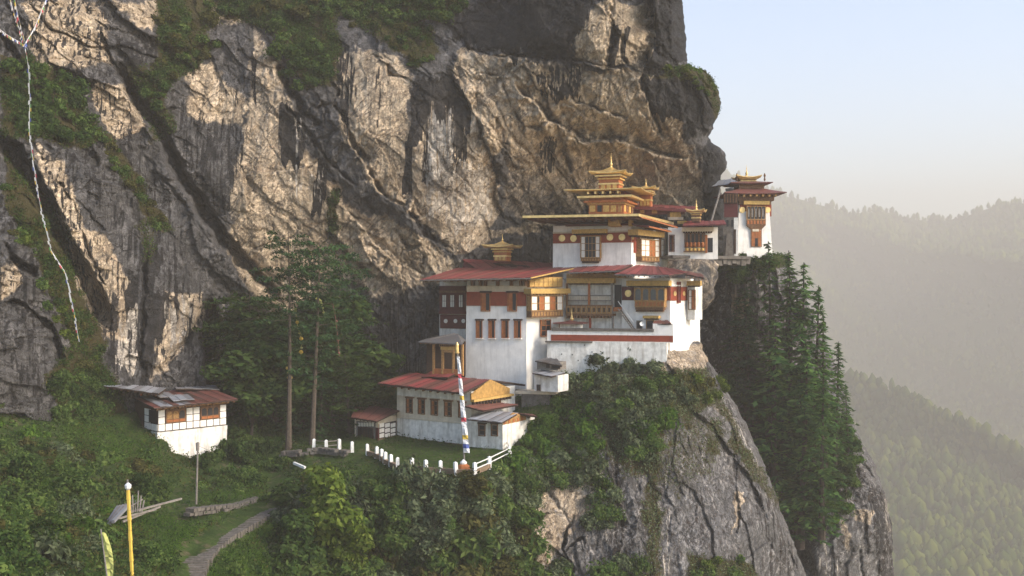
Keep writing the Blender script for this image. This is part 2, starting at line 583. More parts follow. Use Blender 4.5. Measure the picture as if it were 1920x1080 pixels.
M['whitepaint'] = paint('white_post_paint', (.72, .72, .70), .15, 5.0, .8, grime=((.35, .32, .28), .5))
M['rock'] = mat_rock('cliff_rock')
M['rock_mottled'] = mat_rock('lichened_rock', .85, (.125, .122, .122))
M['ground'] = mat_ground('grassy_ground')
M['bark'] = paint('pale_bark', (.085, .066, .050), .45, 4.0, .95, bump=.8)
M['barkdark'] = paint('dark_bark', (.06, .045, .035), .45, 4.0, .95, bump=.8)
M['conifer'] = mat_leaf('conifer_needles', (.012, .036, .012), (.046, .112, .032), (.12, .21, .055), .35)
M['cypress'] = mat_leaf('dark_conifer_needles', (.010, .026, .013), (.026, .060, .024), (.058, .105, .038), .28)
M['leaf'] = mat_leaf('bush_leaves', (.012, .028, .009), (.046, .085, .021), (.12, .165, .045), .33)
M['leafbright'] = mat_leaf('fresh_green_leaves', (.014, .036, .007), (.048, .105, .016), (.11, .18, .03), .38)
M['leafdeep'] = mat_leaf('deep_green_leaves', (.008, .019, .007), (.028, .055, .015), (.075, .115, .030), .3)
M['leafgrey'] = mat_leaf('greyish_bush_leaves', (.014, .024, .012), (.055, .078, .040), (.15, .175, .095), .3)
M['leaflime'] = mat_leaf('yellow_green_leaves', (.022, .042, .008), (.075, .115, .018), (.16, .20, .04), .35)
M['leafbrown'] = mat_leaf('russet_leaves', (.016, .017, .007), (.050, .054, .017), (.11, .10, .032), .3)
M['forest'] = mat_leaf('distant_forest', (.035, .065, .012), (.085, .13, .022), (.19, .22, .04), .3, .004)
# ------------------------------------------------------------------ the rock and the ground
def relief(name, px_rng, py_rng, step, yfun, edge=None, right_wrap=0, top_back=0, mat=None, flat=True,
           round_w=60, round_d=14, dispf=None, paintf=None, kind='structure'):
    """a rock face: rows run level, columns run from the left to the rock's own right edge and on round its back"""
    xs = np.arange(px_rng[0], px_rng[1] + step, step)
    ys = np.arange(py_rng[0], py_rng[1] + step, step)
    nx, ny = len(xs), len(ys)
    U, V = np.meshgrid(xs, ys)
    if edge is not None:
        ey = [e[0] for e in edge]; ex = [e[1] for e in edge]
        E = np.interp(V[:, 0], ey, ex) + fbm(ys * .07, ys * 0 + 5.5, 91, 4) * 5
        E = E[:, None]
        # squeeze the columns near the edge so that the last one lies on it
        x0 = px_rng[0]
        T = (U - x0) / (xs[-1] - x0)
        lin = x0 + T * (E - x0)
        keep = sstep(260, 40, E - U)           # only the last 260 px follow the edge
        U2 = np.where(E < xs[-1], lin, lin)
        U = U * 0 + U2
    Y = yfun(U, V)
    if dispf is not None:
        Y = Y + dispf(U, V, Y)
    if edge is not None and right_wrap:
        q = np.clip((U - (E - round_w)) / round_w, 0, 1)
        Y = Y + round_d * (1 - np.sqrt(np.clip(1 - q * q, 0, 1)))
    pc = paintf(U, V) if paintf is not None else None
    X = (U - 960) / F * Y
    Z = -(V - 540) / F * Y
    Vx = np.stack([X, Y, Z], -1)
    if right_wrap:
        last = Vx[:, -1:, :]
        add = []
        for k in range(1, 13):
            d = right_wrap * (k / 12.0) ** 1.5
            a = last.copy()
            a[..., 1] += d
            a[..., 0] += -0.05 * d + fbm(a[..., 2] * .2, a[..., 1] * .2, 55, 3) * 1.2 * min(1, d / 3)
            add.append(a)
        Vx = np.concatenate([Vx] + add, 1)
        if pc is not None:
            pc = np.concatenate([pc] + [pc[:, -1:, :]] * 12, 1)
    if top_back:
        first = Vx[:1]
        add = []
        for k in range(8, 0, -1):
            d = top_back * (k / 8.0) ** 1.4
            a = first.copy()
            a[..., 1] += d
            a[..., 2] += fbm(a[..., 0] * .15, a[..., 1] * .15, 77, 4) * 1.0 * min(1, d / 4)
            add.append(a)
        Vx = np.concatenate(add + [Vx], 0)
        if pc is not None:
            pc = np.concatenate([pc[:1]] * 8 + [pc], 0)
    ny, nx = Vx.shape[:2]
    idx = np.arange(nx * ny).reshape(ny, nx)
    f = np.stack([idx[:-1, :-1], idx[1:, :-1], idx[1:, 1:], idx[:-1, 1:]], -1).reshape(-1, 4)
    o = mesh_np(name, Vx.reshape(-1, 3), f, mat, attrs={'paint': pc.reshape(-1, 4)} if pc is not None else None, smooth=not flat)
    tag(o, kind=kind)
    return o, Vx, pc

def lines(a, b, seed, w, bias=0.0):
    """fracture lines where a stretched noise crosses zero, and the step across them"""
    n = vnoise(a, b, seed) + .35 * vnoise(a * 2.3 + 5, b * 2.1, seed + 1) + .12 * vnoise(a * 7, b * 6, seed + 2) + bias
    return np.exp(-(n / w) ** 2), np.tanh(n / (w * 1.5)) * np.exp(-np.abs(n) * 3.0)

def rock_disp(U, V, Y, amp=1.0, rough=1.0, ang=.85, soft=None):
    """blocky, fractured relief in metres; ang tilts the joints"""
    x = (U - 960) / F * Y; z = -(V - 540) / F * Y
    wx = x + fbm(x * .45, z * .45, 3, 4) * .6; wz = z + fbm(x * .45 + 9, z * .45, 4, 4) * .6
    ca, sa = math.cos(ang), math.sin(ang)
    a = wx * ca - wz * sa; b = wx * sa + wz * ca        # a: along the joints, b: across
    f1, e1, v1, t1 = voro(a * .06, b * .16, 5)
    f2, e2, v2, t2 = voro(a * .20 + 4, b * .45, 6)
    f3, e3, v3, t3 = voro(wx * 1.1, wz * .7, 8)
    f4, e4, v4, t4 = voro(a * 1.2, b * 2.6, 9)
    brk = sstep(-.25, .35, fbm(x * .06, z * .06, 41, 3)) if soft is None else soft
    m1 = sstep(-.15, .25, fbm(x * .05, z * .05, 141, 3)); m2 = sstep(-.1, .3, fbm(x * .1, z * .1, 145, 3))
    l1, s1 = lines(a * .05, b * .16, 201, .030)
    l2, s2 = lines(a * .14, b * .42, 211, .040)
    l3, s3 = lines(wx * .34, wz * .07, 221, .035)
    l4, s4 = lines(a * .5, b * 1.3, 231, .06)
    d = (v1 - .5) * 1.6 + t1 * 2.4 * (.45 + .55 * brk) - l1 * m1 * 1.5 * (.3 + .7 * brk) + s1 * .45 * brk
    d = d + (.25 + .75 * brk) * ((v2 - .5) * .9 + t2 * 1.3 - l2 * m2 * .9 + s2 * .22)
    d = d - (.3 + .7 * brk) * l3 * .5 * (1 - m1 * .5)
    d = d + (.1 + .9 * brk) * rough * ((v3 - .5) * .3 + t3 * .40 + (v4 - .5) * .22 + t4 * .25 - l4 * m2 * .28)
    d = d + (.35 + .65 * brk) * rough * ridged(x * .45, z * .4, 12, 5) * .42
    d = d + fbm(x * .06, z * .05, 31, 4) * 1.6
    d = d + fbm(x * 1.3, z * .22, 33, 4) * .2           # shallow flutes
    return -d * amp

def warp(U, V, a=10, s=.02, seed=61):
    return U + fbm(U * s, V * s, seed, 4) * a, V + fbm(U * s + 31, V * s, seed + 5, 4) * a

# (points, half width px, depth m, step m: >0 pushes the right-hand side of the walk back and the left forward, reach px)
CRACKS = [
    ([(225, 120), (262, 195), (300, 240), (335, 330), (375, 385), (420, 455), (470, 510), (530, 565)], 15, 7.0, -4.0, 90),
    ([(522, 120), (545, 165), (575, 212), (610, 242)], 9, 3.2, -1.6, 50),
    ([(530, 190), (575, 240), (610, 290), (640, 322), (672, 346)], 5, 1.8, -.9, 40),
    ([(617, 150), (637, 198), (660, 255), (690, 318), (722, 366), (762, 394), (802, 442), (845, 472)], 6, 2.4, -1.6, 60),
    ([(592, 205), (615, 192), (640, 194)], 3, 1.2, 1.0, 22),
    ([(690, 375), (730, 425), (762, 463), (790, 462)], 4, 1.4, -.7, 30),
    ([(610, 435), (650, 480), (692, 514)], 5, 2.0, 1.6, 40),
    ([(632, 390), (662, 404), (708, 425)], 2, .7, .5, 20),
    ([(838, 66), (870, 88), (930, 102), (975, 108), (1055, 112), (1090, 118), (1135, 127), (1205, 130)], 3.5, 1.8, -2.4, 60),
    ([(680, 98), (730, 116), (732, 140), (768, 144)], 3, 1.0, -.8, 30),
    ([(830, 132), (890, 142), (940, 144)], 2, .8, -.6, 24),
    ([(845, 140), (870, 180), (885, 215), (905, 260), (925, 300), (928, 340), (935, 380), (945, 408)], 4, 1.6, 2.2, 60),
    ([(940, 145), (962, 200), (985, 240), (978, 280)], 2.5, .9, .5, 30),
    ([(985, 120), (1020, 178), (1034, 212), (1012, 240), (985, 238)], 4, 1.4, .7, 30),
    ([(1056, 128), (1066, 165), (1074, 190), (1110, 200), (1150, 212), (1192, 220)], 4, 1.5, -1.5, 40),
    ([(970, 150), (1000, 192), (1034, 222), (1062, 236), (1096, 258), (1150, 262), (1205, 278), (1250, 292), (1310, 300)], 5, 1.8, -3.2, 60),
    ([(1200, 130), (1217, 190), (1236, 245), (1246, 262)], 3.5, 1.6, -1.4, 40),
    ([(1150, 0), (1153, 60), (1146, 95), (1140, 126)], 7, 1.8, 0, 20),
    ([(1175, 60), (1168, 100), (1176, 128)], 5, 1.3, 0, 20),
    ([(1230, -120), (1230, 60), (1224, 90), (1206, 128)], 5, .6, 9.0, 46),
    ([(1040, 215), (1062, 300), (1075, 345), (1110, 400)], 5, 1.6, 1.0, 40),
    ([(0, 250), (38, 300), (80, 372), (120, 440), (160, 520), (205, 620)], 17, 5.0, 2.6, 70),
    ([(12, 455), (38, 492), (66, 522)], 8, 3.0, 0, 20),
    ([(0, 562), (50, 572), (96, 622), (130, 690)], 5, 2.0, 2.0, 40),
    ([(190, 60), (208, 110), (232, 150), (240, 200)], 4, 1.6, .8, 30),
    ([(102, 330), (140, 385), (170, 480), (195, 540)], 3, 1.3, .5, 20),
    ([(396, 560), (392, 620), (398, 680), (404, 740)], 17, 6.0, 0, 40),
    ([(275, 470), (270, 560), (268, 640), (270, 720)], 6, 1.4, 0, 20),
    ([(380, 570), (350, 640), (300, 690)], 5, 1.3, -.8, 30),
    ([(0, 60), (30, 100), (52, 170), (40, 240)], 7, 2.6, 1.0, 30),
    ([(560, 440), (470, 470), (450, 545)], 2, .7, .5, 20),
    ([(945, 405), (990, 428), (1040, 436)], 3, 1.0, 1.0, 30),
]

cliff_Y = rbf([
    (-160, -160, 118), (-160, 300, 96), (-160, 800, 86),
    (0, 0, 106), (0, 300, 98), (0, 500, 92), (0, 700, 90), (0, 830, 93), (150, -150, 122), (150, 0, 114), (150, 300, 105),
    (150, 500, 102), (150, 700, 100), (150, 800, 100), (250, 0, 121), (260, 400, 111), (300, 700, 109), (400, 730, 113),
    (400, -150, 138), (400, 0, 131), (400, 250, 123), (400, 500, 119), (450, 650, 124), (500, 0, 131), (550, 300, 124), (550, 600, 131),
    (600, 700, 133), (700, -150, 142), (700, 0, 133), (700, 100, 126), (700, 250, 124), (700, 500, 129), (700, 700, 131), (800, 550, 132), (800, 720, 131),
    (900, -150, 136), (900, 0, 130), (900, 120, 127), (900, 300, 128), (900, 500, 136), (1000, 450, 144), (1000, 0, 125), (1000, 150, 126), (1050, 300, 135),
    (1150, -150, 129), (1150, 0, 124.5), (1150, 100, 124.5), (1150, 250, 130), (1200, 350, 141), (1226, 30, 127), (1226, 110, 127.5), (1230, 200, 128),
    (1300, 200, 131), (1330, 300, 139), (1330, 400, 147), (1200, 450, 147), (1330, 480, 150), (1000, 600, 142), (1200, 600, 150),
    (1330, 700, 150), (1000, 800, 140), (600, 850, 131), (300, 850, 106)])

# painted areas: polygon, softness px
TAN = [
    ([(600, 95), (700, 92), (740, 110), (765, 150), (770, 260), (760, 395), (700, 345), (655, 255), (640, 190), (618, 140)], 14),
    ([(640, 90), (668, 88), (665, 300), (640, 260)], 12),
    ([(480, 60), (520, 110), (555, 260), (600, 310), (640, 360), (640, 430), (620, 560), (520, 600), (430, 480), (440, 330), (465, 200)], 18),
    ([(350, 110), (400, 120), (460, 200), (440, 240), (350, 200)], 16),
    ([(790, 200), (860, 150), (905, 262), (930, 340), (940, 400), (900, 460), (850, 470), (770, 400), (780, 270)], 16),
    ([(860, 92), (965, 108), (985, 160), (975, 260), (920, 290), (880, 210), (850, 140)], 12),
    ([(1120, 10), (1225, 0), (1228, 90), (1200, 128), (1150, 124), (1065, 110), (1080, 50)], 10),
    ([(1070, 132), (1200, 134), (1198, 215), (1130, 210), (1075, 185)], 8),
    ([(1030, 130), (1066, 150), (1060, 200), (1035, 200)], 8),
    ([(1000, 215), (1100, 262), (1300, 300), (1318, 330), (1270, 340), (1180, 300), (1040, 290)], 16),
    ([(1250, 230), (1285, 210), (1275, 260), (1245, 265)], 6),
    ([(620, 380), (700, 400), (830, 470), (880, 520), (700, 560), (640, 520), (610, 460)], 18),
    ([(40, 0), (180, 0), (210, 120), (130, 130), (60, 100)], 16),
    ([(130, 45), (190, 50), (205, 120), (135, 125)], 12),
    ([(240, 0), (290, 0), (285, 60), (240, 50)], 10),
    ([(175, 165), (235, 150), (265, 240), (220, 265), (180, 210)], 10),
    ([(70, 275), (110, 300), (160, 430), (175, 520), (145, 500), (100, 380)], 12),
    ([(120, 420), (200, 440), (240, 520), (245, 650), (200, 640), (150, 560)], 16),
    ([(310, 545), (375, 550), (372, 610), (330, 660), (290, 710), (300, 620)], 14),
    ([(0, 500), (30, 490), (40, 540), (0, 570)], 10),
    ([(200, 0), (470, 0), (470, 40), (240, 30)], 30),
    ([(1180, 330), (1310, 330), (1320, 400), (1200, 400)], 20),
    ([(960, 110), (1210, 130), (1310, 290), (1325, 400), (1060, 400), (940, 300)], 34, .66),
    ([(940, 300), (1060, 330), (1060, 410), (940, 410)], 20, .45),
]
RUST = [
    ([(840, 462), (950, 425), (1045, 400), (1045, 415), (950, 450), (860, 480)], 8),
    ([(130, 50), (150, 48), (140, 130), (128, 110)], 5),
    ([(150, 0), (165, 0), (162, 30), (152, 30)], 4),
    ([(1205, 60), (1226, 40), (1222, 95), (1202, 126)], 6),
    ([(480, 80), (505, 100), (500, 160), (480, 150)], 8),
]
DARK = [
    ([(625, 85), (665, 88), (668, 200), (655, 300), (640, 250), (628, 180)], 10, .55),
    ([(524, 180), (572, 215), (574, 285), (558, 325), (524, 300)], 5, .85),
    ([(598, 283), (620, 300), (613, 360), (606, 412), (582, 414), (592, 345)], 5, .85),
    ([(771, 160), (840, 130), (866, 160), (882, 205), (876, 255), (862, 215), (835, 190), (800, 205), (792, 268), (762, 272), (768, 205)], 5, 1.0),
    ([(757, 268), (774, 268), (772, 368), (756, 368)], 4, .95),
    ([(790, 190), (872, 180), (878, 300), (850, 340), (790, 350)], 7, .62),
    ([(820, 20), (1000, -20), (1130, -20), (1118, 10), (1092, 55), (1066, 112), (990, 112), (930, 102), (850, 80)], 14, .75),
    ([(1066, 112), (1100, 120), (1090, 190), (1062, 200), (1040, 200), (990, 130)], 8, .55),
    ([(1228, -40), (1300, -40), (1295, 128), (1206, 130), (1228, 90)], 4, 1.15),
    ([(1200, 134), (1340, 134), (1352, 215), (1330, 250), (1275, 262), (1285, 215), (1248, 225), (1222, 200)], 7, 1.0),
    ([(1140, 50), (1164, 40), (1156, 124), (1138, 124)], 5, .8),
    ([(1170, 45), (1185, 50), (1178, 105), (1166, 110)], 5, .6),
    ([(330, 205), (470, 230), (455, 330), (430, 400), (390, 390), (340, 300)], 14, .50),
    ([(385, 130), (470, 130), (470, 200), (390, 190)], 14, .42),
    ([(200, 55), (300, 65), (310, 150), (240, 160)], 10, .55),
    ([(232, 545), (256, 500), (262, 640), (250, 700), (236, 640)], 5, .8),
    ([(205, 560), (222, 540), (226, 700), (206, 700)], 5, .62),
    ([(355, 560), (364, 555), (356, 660), (346, 690)], 4, .7),
    ([(268, 440), (300, 470), (296, 520), (270, 500)], 6, .7),
    ([(700, 120), (712, 120), (716, 250), (704, 250)], 4, .5),
    ([(470, 90), (484, 110), (478, 210), (466, 190)], 4, .6),
    ([(890, 300), (900, 300), (902, 400), (888, 400)], 5, .5),
    ([(1010, 250), (1050, 260), (1040, 330), (1012, 320)], 8, .55),
    ([(262, 480), (286, 480), (292, 600), (282, 720), (262, 720)], 6, .9),
    ([(286, 540), (316, 540), (312, 600), (298, 640), (288, 640)], 5, .9),
    ([(326, 540), (338, 540), (338, 590), (326, 600)], 4, .7),
    ([(340, 640), (372, 590), (378, 600), (352, 660)], 5, .6),
    ([(190, 610), (222, 600), (220, 700), (196, 700)], 8, .5),
    ([(300, 0), (390, 0), (380, 100), (310, 60)], 10, .75),
    ([(0, 60), (60, 60), (60, 240), (0, 240)], 20, .5),
    ([(0, 440), (60, 440), (120, 540), (140, 700), (0, 700)], 22, .45),
    ([(930, 450), (1040, 435), (1040, 520), (870, 500)], 10, .62),
    ([(-40, -40), (230, -40), (300, 300), (420, 520), (430, 800), (-40, 800)], 60, .45),  # broad left region: dark lichen plus some shade painted into the rock
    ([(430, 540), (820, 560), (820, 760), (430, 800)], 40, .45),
    ([(1310, 270), (1365, 270), (1365, 480), (1300, 480), (1322, 400)], 9, .75),
    ([(1080, 350), (1110, 330), (1130, 400), (1085, 400)], 10, .4),
]
PALE = [
    ([(790, 215), (850, 200), (860, 300), (925, 300), (930, 400), (880, 450), (790, 400)], 18, .62),
    ([(550, 300), (590, 310), (580, 400), (545, 390)], 10, .45),
    ([(585, 310), (612, 310), (604, 410), (586, 410)], 4, .45),
    ([(225, 600), (262, 560), (256, 700), (215, 700)], 10, .62),
    ([(310, 560), (372, 555), (350, 650), (305, 690)], 14, .55),
    ([(548, 200), (566, 220), (562, 290), (548, 280)], 4, .5),
    ([(400, 560), (425, 560), (420, 720), (404, 720)], 5, .5),
]
MOSS = [
    ([(285, -40), (880, -40), (885, 18), (800, 42), (830, 100), (780, 140), (735, 90), (640, 34), (622, 160), (570, 165), (520, 70), (400, 24), (385, 115), (335, 145), (310, 200), (245, 190), (300, 110)], 14, .95),
    ([(0, 100), (110, 120), (190, 250), (150, 280), (60, 260), (0, 250)], 12, .95),
    ([(175, 235), (215, 260), (330, 440), (300, 440), (200, 300)], 10, .8),
    ([(0, 270), (30, 300), (130, 440), (150, 540), (200, 650), (170, 720), (100, 560), (40, 440), (0, 380)], 10, .8),
    ([(1285, 122), (1330, 130), (1352, 180), (1350, 230), (1330, 190), (1300, 150), (1210, 138)], 6, .95),
    ([(150, 640), (210, 700), (260, 790), (120, 800), (80, 700)], 16, .8),
    ([(240, 110), (310, 130), (330, 240), (290, 280), (250, 200)], 12, .6),
    ([(375, 560), (412, 560), (415, 700), (385, 640)], 8, .55),
    ([(620, 345), (634, 350), (630, 430), (600, 460)], 4, .7),
    ([(250, 420), (290, 400), (290, 500), (265, 500)], 8, .5),
    ([(430, 520), (520, 560), (700, 700), (680, 820), (430, 800)], 20, .5),
]

def poly_mask(U, V, lst, amp=8, seed=71):
    m = np.zeros(U.shape)
    for it in lst:
        pl, so = it[0], it[1]; k = it[2] if len(it) > 2 else 1.0
        x0 = min(p[0] for p in pl) - 40; x1 = max(p[0] for p in pl) + 40
        y0 = min(p[1] for p in pl) - 40; y1 = max(p[1] for p in pl) + 40
        w = (U > x0) & (U < x1) & (V > y0) & (V < y1)
        if not w.any(): continue
        sd = poly_sd(U[w], V[w], pl)
        m[w] = np.maximum(m[w], k * sstep(-so, so, sd))
    return m

def cliff_paint(U, V):
    Uw, Vw = warp(U, V, 16, .022, 61)
    Uw, Vw = warp(Uw, Vw, 7, .09, 67)
    Ud = U + fbm(U * .05, V * .008, 83, 3) * 6 + fbm(U * .2, V * .012, 84, 3) * 5   # stains keep upright edges
    Vd = V + fbm(U * .09, V * .01, 85, 3) * 26
    tanm = poly_mask(Uw, Vw, TAN)
    rust = poly_mask(Uw, Vw, RUST)
    x = fbm(U * .012, V * .009, 88, 4)
    tanm = np.clip(tanm * .95 + .16 * x + .08, 0, 1) + rust * .6
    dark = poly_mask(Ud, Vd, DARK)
    pale = poly_mask(Ud, Vd, PALE)
    moss = poly_mask(Uw, Vw, MOSS)
    moss = np.clip(moss + sstep(.35, .8, fbm(U * .02, V * .02, 93, 4)) * .35 * (U < 450), 0, 1)
    return np.stack([tanm, dark, moss, pale], -1).astype(np.float32)

def crack_disp(U, V, cracks):
    Uw, Vw = warp(U, V, 9, .03, 101)
    Uw, Vw = warp(Uw, Vw, 3.0, .13, 104)
    D = np.zeros(U.shape)
    pinch = np.clip(.75 + 1.5 * fbm(U * .045, V * .045, 107, 4), .12, 1.25)
    for pts, hw, dep, stp, reach in cracks:
        x0 = min(p[0] for p in pts) - reach - 10; x1 = max(p[0] for p in pts) + reach + 10
        y0 = min(p[1] for p in pts) - reach - 10; y1 = max(p[1] for p in pts) + reach + 10
        w = (U > x0) & (U < x1) & (V > y0) & (V < y1)
        if not w.any(): continue
        d, sg, pos = seg_dist(Uw[w], Vw[w], pts)
        taper = np.clip(np.minimum(pos, 1 - pos) * 9 + .12, 0, 1)
        if hw < 12: taper = taper * pinch[w]
        hwl = hw * (.35 + .65 * taper)
        D[w] += dep * taper * (1 - sstep(hwl * .35, hwl * 1.15, d))
        D[w] += stp * (.5 if abs(stp) > 3 else .32) * taper * sg * np.exp(-(d / reach * 2.0) ** 2) * sstep(0, hwl * .6 + 1, d)
    return D

def soft_face(U, V):
    """the smooth slabs break up less than the rest"""
    m = poly_mask(U, V, [([(625, 95), (770, 110), (775, 380), (700, 340), (650, 250)], 20), ([(775, 150), (860, 150), (930, 300), (935, 420), (860, 460), (780, 400)], 20),
                         ([(470, 180), (560, 250), (620, 330), (600, 430), (480, 420)], 20), ([(1070, 0), (1226, 0), (1226, 120), (1070, 110)], 14),
                         ([(860, 20), (1060, 10), (1060, 100), (900, 90)], 14), ([(340, 210), (470, 240), (450, 420), (390, 380)], 20), ([(290, 560), (375, 560), (350, 660), (300, 700)], 16)])
    b = sstep(-.25, .35, fbm(U * .004, V * .004, 41, 3))
    return np.clip((.35 + .65 * b) * (1 - .85 * m), 0, 1)

def cliff_disp(U, V, Y):
    return rock_disp(U, V, Y, .72, 1.1, .86, soft_face(U, V)) + crack_disp(U, V, CRACKS)

cliff_edge = [(-170, 1255), (0, 1277), (40, 1283), (60, 1285), (118, 1289), (124, 1296), (134, 1322), (150, 1338), (170, 1346), (190, 1350), (215, 1347),
              (240, 1337), (256, 1329), (266, 1332), (278, 1350), (290, 1361), (304, 1364), (318, 1360), (330, 1350), (345, 1350), (400, 1362), (480, 1366), (900, 1366)]
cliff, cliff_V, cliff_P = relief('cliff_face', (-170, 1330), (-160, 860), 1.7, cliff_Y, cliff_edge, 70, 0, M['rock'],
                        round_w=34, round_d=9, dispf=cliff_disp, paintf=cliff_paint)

# front spur of grey rock that carries the monastery
spur_edge = [(560, 1302), (600, 1306), (640, 1313), (680, 1330), (700, 1345), (730, 1362), (790, 1397), (850, 1425), (900, 1445), (950, 1462), (1000, 1480), (1060, 1505), (1240, 1560)]
spur_Y = rbf([(900, 600, 128), (1030, 600, 126), (930, 700, 126), (1000, 740, 125), (930, 800, 120), (1035, 690, 122), (1100, 640, 122.5), (1100, 680, 120), (1100, 715, 116.5), (1180, 640, 121.5), (1190, 672, 118.5), (1200, 700, 114.8), (1240, 630, 120), (1300, 600, 124), (1250, 635, 120.5), (1258, 666, 116.0), (1270, 615, 127), (1290, 620, 128), (1275, 642, 122.5), (1292, 648, 123.5), (1308, 640, 126), (1300, 668, 119.0), (1280, 672, 117.0), (1320, 660, 119), (1335, 700, 119.5), (1040, 760, 117.5), (1000, 840, 108), (1000, 900, 103), (930, 900, 101.5),
               (1100, 850, 106), (1120, 760, 110), (1200, 780, 108), (1200, 900, 104), (1300, 850, 108), (1300, 750, 113), (1400, 850, 115), (1400, 1000, 108), (930, 1080, 97), (1050, 1080, 98), (1200, 1080, 99), (1350, 1080, 103),
               (1480, 1080, 114), (1200, 1240, 96), (1500, 1240, 112), (930, 1240, 92)])
SP_CR = [
    ([(1075, 960), (1060, 1030), (1078, 1068), (1070, 1100)], 3, 1.4, 1.0, 26), ([(1064, 1030), (1090, 1008), (1098, 1036)], 2.5, 1.2, -.8, 18),
    ([(1240, 660), (1290, 760), (1350, 820), (1410, 900), (1440, 980)], 3, .5, 1.6, 50), ([(1005, 970), (1050, 962), (1078, 945)], 2, .6, .6, 18),
    ([(1120, 790), (1150, 850), (1160, 950), (1170, 1080)], 8, .8, -.8, 40), ([(1380, 920), (1386, 960), (1380, 1010)], 3, .9, .7, 18),
    ([(960, 930), (1000, 1000), (1010, 1090)], 5, 1.0, 1.2, 30), ([(1450, 900), (1470, 960), (1490, 1080)], 4, .6, .6, 30),
]
def spur_disp(U, V, Y):
    s = .45 + .4 * sstep(-.2, .4, fbm(U * .008, V * .008, 201, 3))
    return rock_disp(U, V, Y, .42, 1.3, 1.25, s) + crack_disp(U, V, SP_CR)
def spur_paint(U, V):
    Uw, Vw = warp(U, V, 14, .03, 161)
    Uw, Vw = warp(Uw, Vw, 6, .12, 163)
    Ud = U + fbm(U * .05, V * .008, 183, 3) * 8
    tanm = poly_mask(Uw, Vw, [([(1225, 640), (1320, 640), (1330, 700), (1240, 705)], 8, 1.0), ([(975, 880), (1125, 880), (1125, 960), (1060, 1000), (1040, 1080), (960, 1080)], 14, .78),
                              ([(1378, 920), (1392, 920), (1386, 985), (1376, 1010)], 3, 1.1), ([(1340, 760), (1400, 850), (1440, 900), (1420, 880)], 8, .5), ([(1110, 790), (1140, 800), (1130, 840)], 8, .6)])
    dark = poly_mask(Ud, V, [([(1130, 820), (1170, 820), (1180, 1100), (1140, 1100)], 14, .52), ([(1310, 640), (1340, 690), (1400, 800), (1380, 800), (1320, 700)], 8, .5), ([(1400, 900), (1460, 900), (1520, 1100), (1440, 1100)], 16, .45)])
    moss = poly_mask(Uw, Vw, [([(1205, 900), (1240, 870), (1242, 1100), (1205, 1100)], 10, .62), ([(1215, 760), (1360, 780), (1340, 900), (1260, 930), (1215, 900)], 20, .47),
                              ([(1050, 690), (1330, 690), (1350, 760), (1250, 790), (1240, 900), (1150, 880), (1100, 780)], 18, .8), ([(1330, 700), (1470, 960), (1450, 950), (1380, 850), (1320, 720)], 7, .6),
                              ([(1290, 1040), (1400, 1050), (1440, 1100), (1290, 1100)], 14, .8), ([(920, 700), (1100, 700), (1130, 880), (920, 890)], 16, .9)])
    moss = np.clip(moss + .3 * sstep(.2, .6, fbm(U * .03, V * .03, 193, 5)), 0, 1)
    pale = poly_mask(Ud, V, [([(1110, 820), (1150, 820), (1155, 1000), (1120, 1090)], 10, .42), ([(1240, 880), (1258, 880), (1256, 1080), (1240, 1080)], 5, .5), ([(1340, 740), (1360, 740), (1440, 900), (1420, 890)], 5, .5),
                             ([(1290, 780), (1330, 780), (1330, 840), (1290, 840)], 14, .35), ([(1060, 880), (1080, 880), (1085, 1060), (1060, 1060)], 6, .4)])
    tanm = np.clip(tanm + .2 * fbm(U * .02, V * .02, 197, 4) + .12, 0, 1.2)
    return np.stack([tanm, dark, moss, pale], -1).astype(np.float32)
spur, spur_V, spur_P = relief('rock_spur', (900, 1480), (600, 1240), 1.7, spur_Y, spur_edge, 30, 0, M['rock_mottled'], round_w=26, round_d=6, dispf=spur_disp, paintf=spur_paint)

# right-hand spur behind the conifers
back_edge = [(474, 1470), (600, 1530), (700, 1572), (770, 1592), (800, 1603), (840, 1624), (870, 1641), (900, 1651), (940, 1663), (980, 1671), (1080, 1676), (1240, 1690)]
back_Y = rbf([(1230, 480, 146), (1320, 480, 140), (1400, 480, 139), (1480, 480, 146), (1250, 650, 146), (1350, 560, 143), (1350, 650, 143), (1420, 560, 141), (1450, 700, 140), (1500, 800, 137),
               (1560, 700, 146), (1600, 850, 137), (1540, 900, 134), (1600, 1000, 130), (1520, 1060, 128), (1450, 900, 139), (1440, 1080, 140), (1660, 1080, 136), (1560, 1240, 124), (1250, 1000, 150)])
BK_CR = [([(1345, 700), (1390, 790), (1440, 890), (1480, 970), (1500, 1020), (1530, 1090)], 12, 4.0, -1.0, 40), ([(1565, 880), (1572, 940), (1560, 1010)], 4, 1.2, 1.0, 30), ([(1610, 860), (1625, 940), (1610, 1080)], 4, 1.2, -1.0, 30),
         ([(1375, 500), (1372, 600), (1378, 700)], 6, 1.2, 0, 30), ([(1340, 500), (1336, 580), (1345, 680)], 8, 1.6, 1.0, 30)]
def back_disp(U, V, Y):
    return rock_disp(U, V, Y, .6, 1.0, 1.2) + crack_disp(U, V, BK_CR)
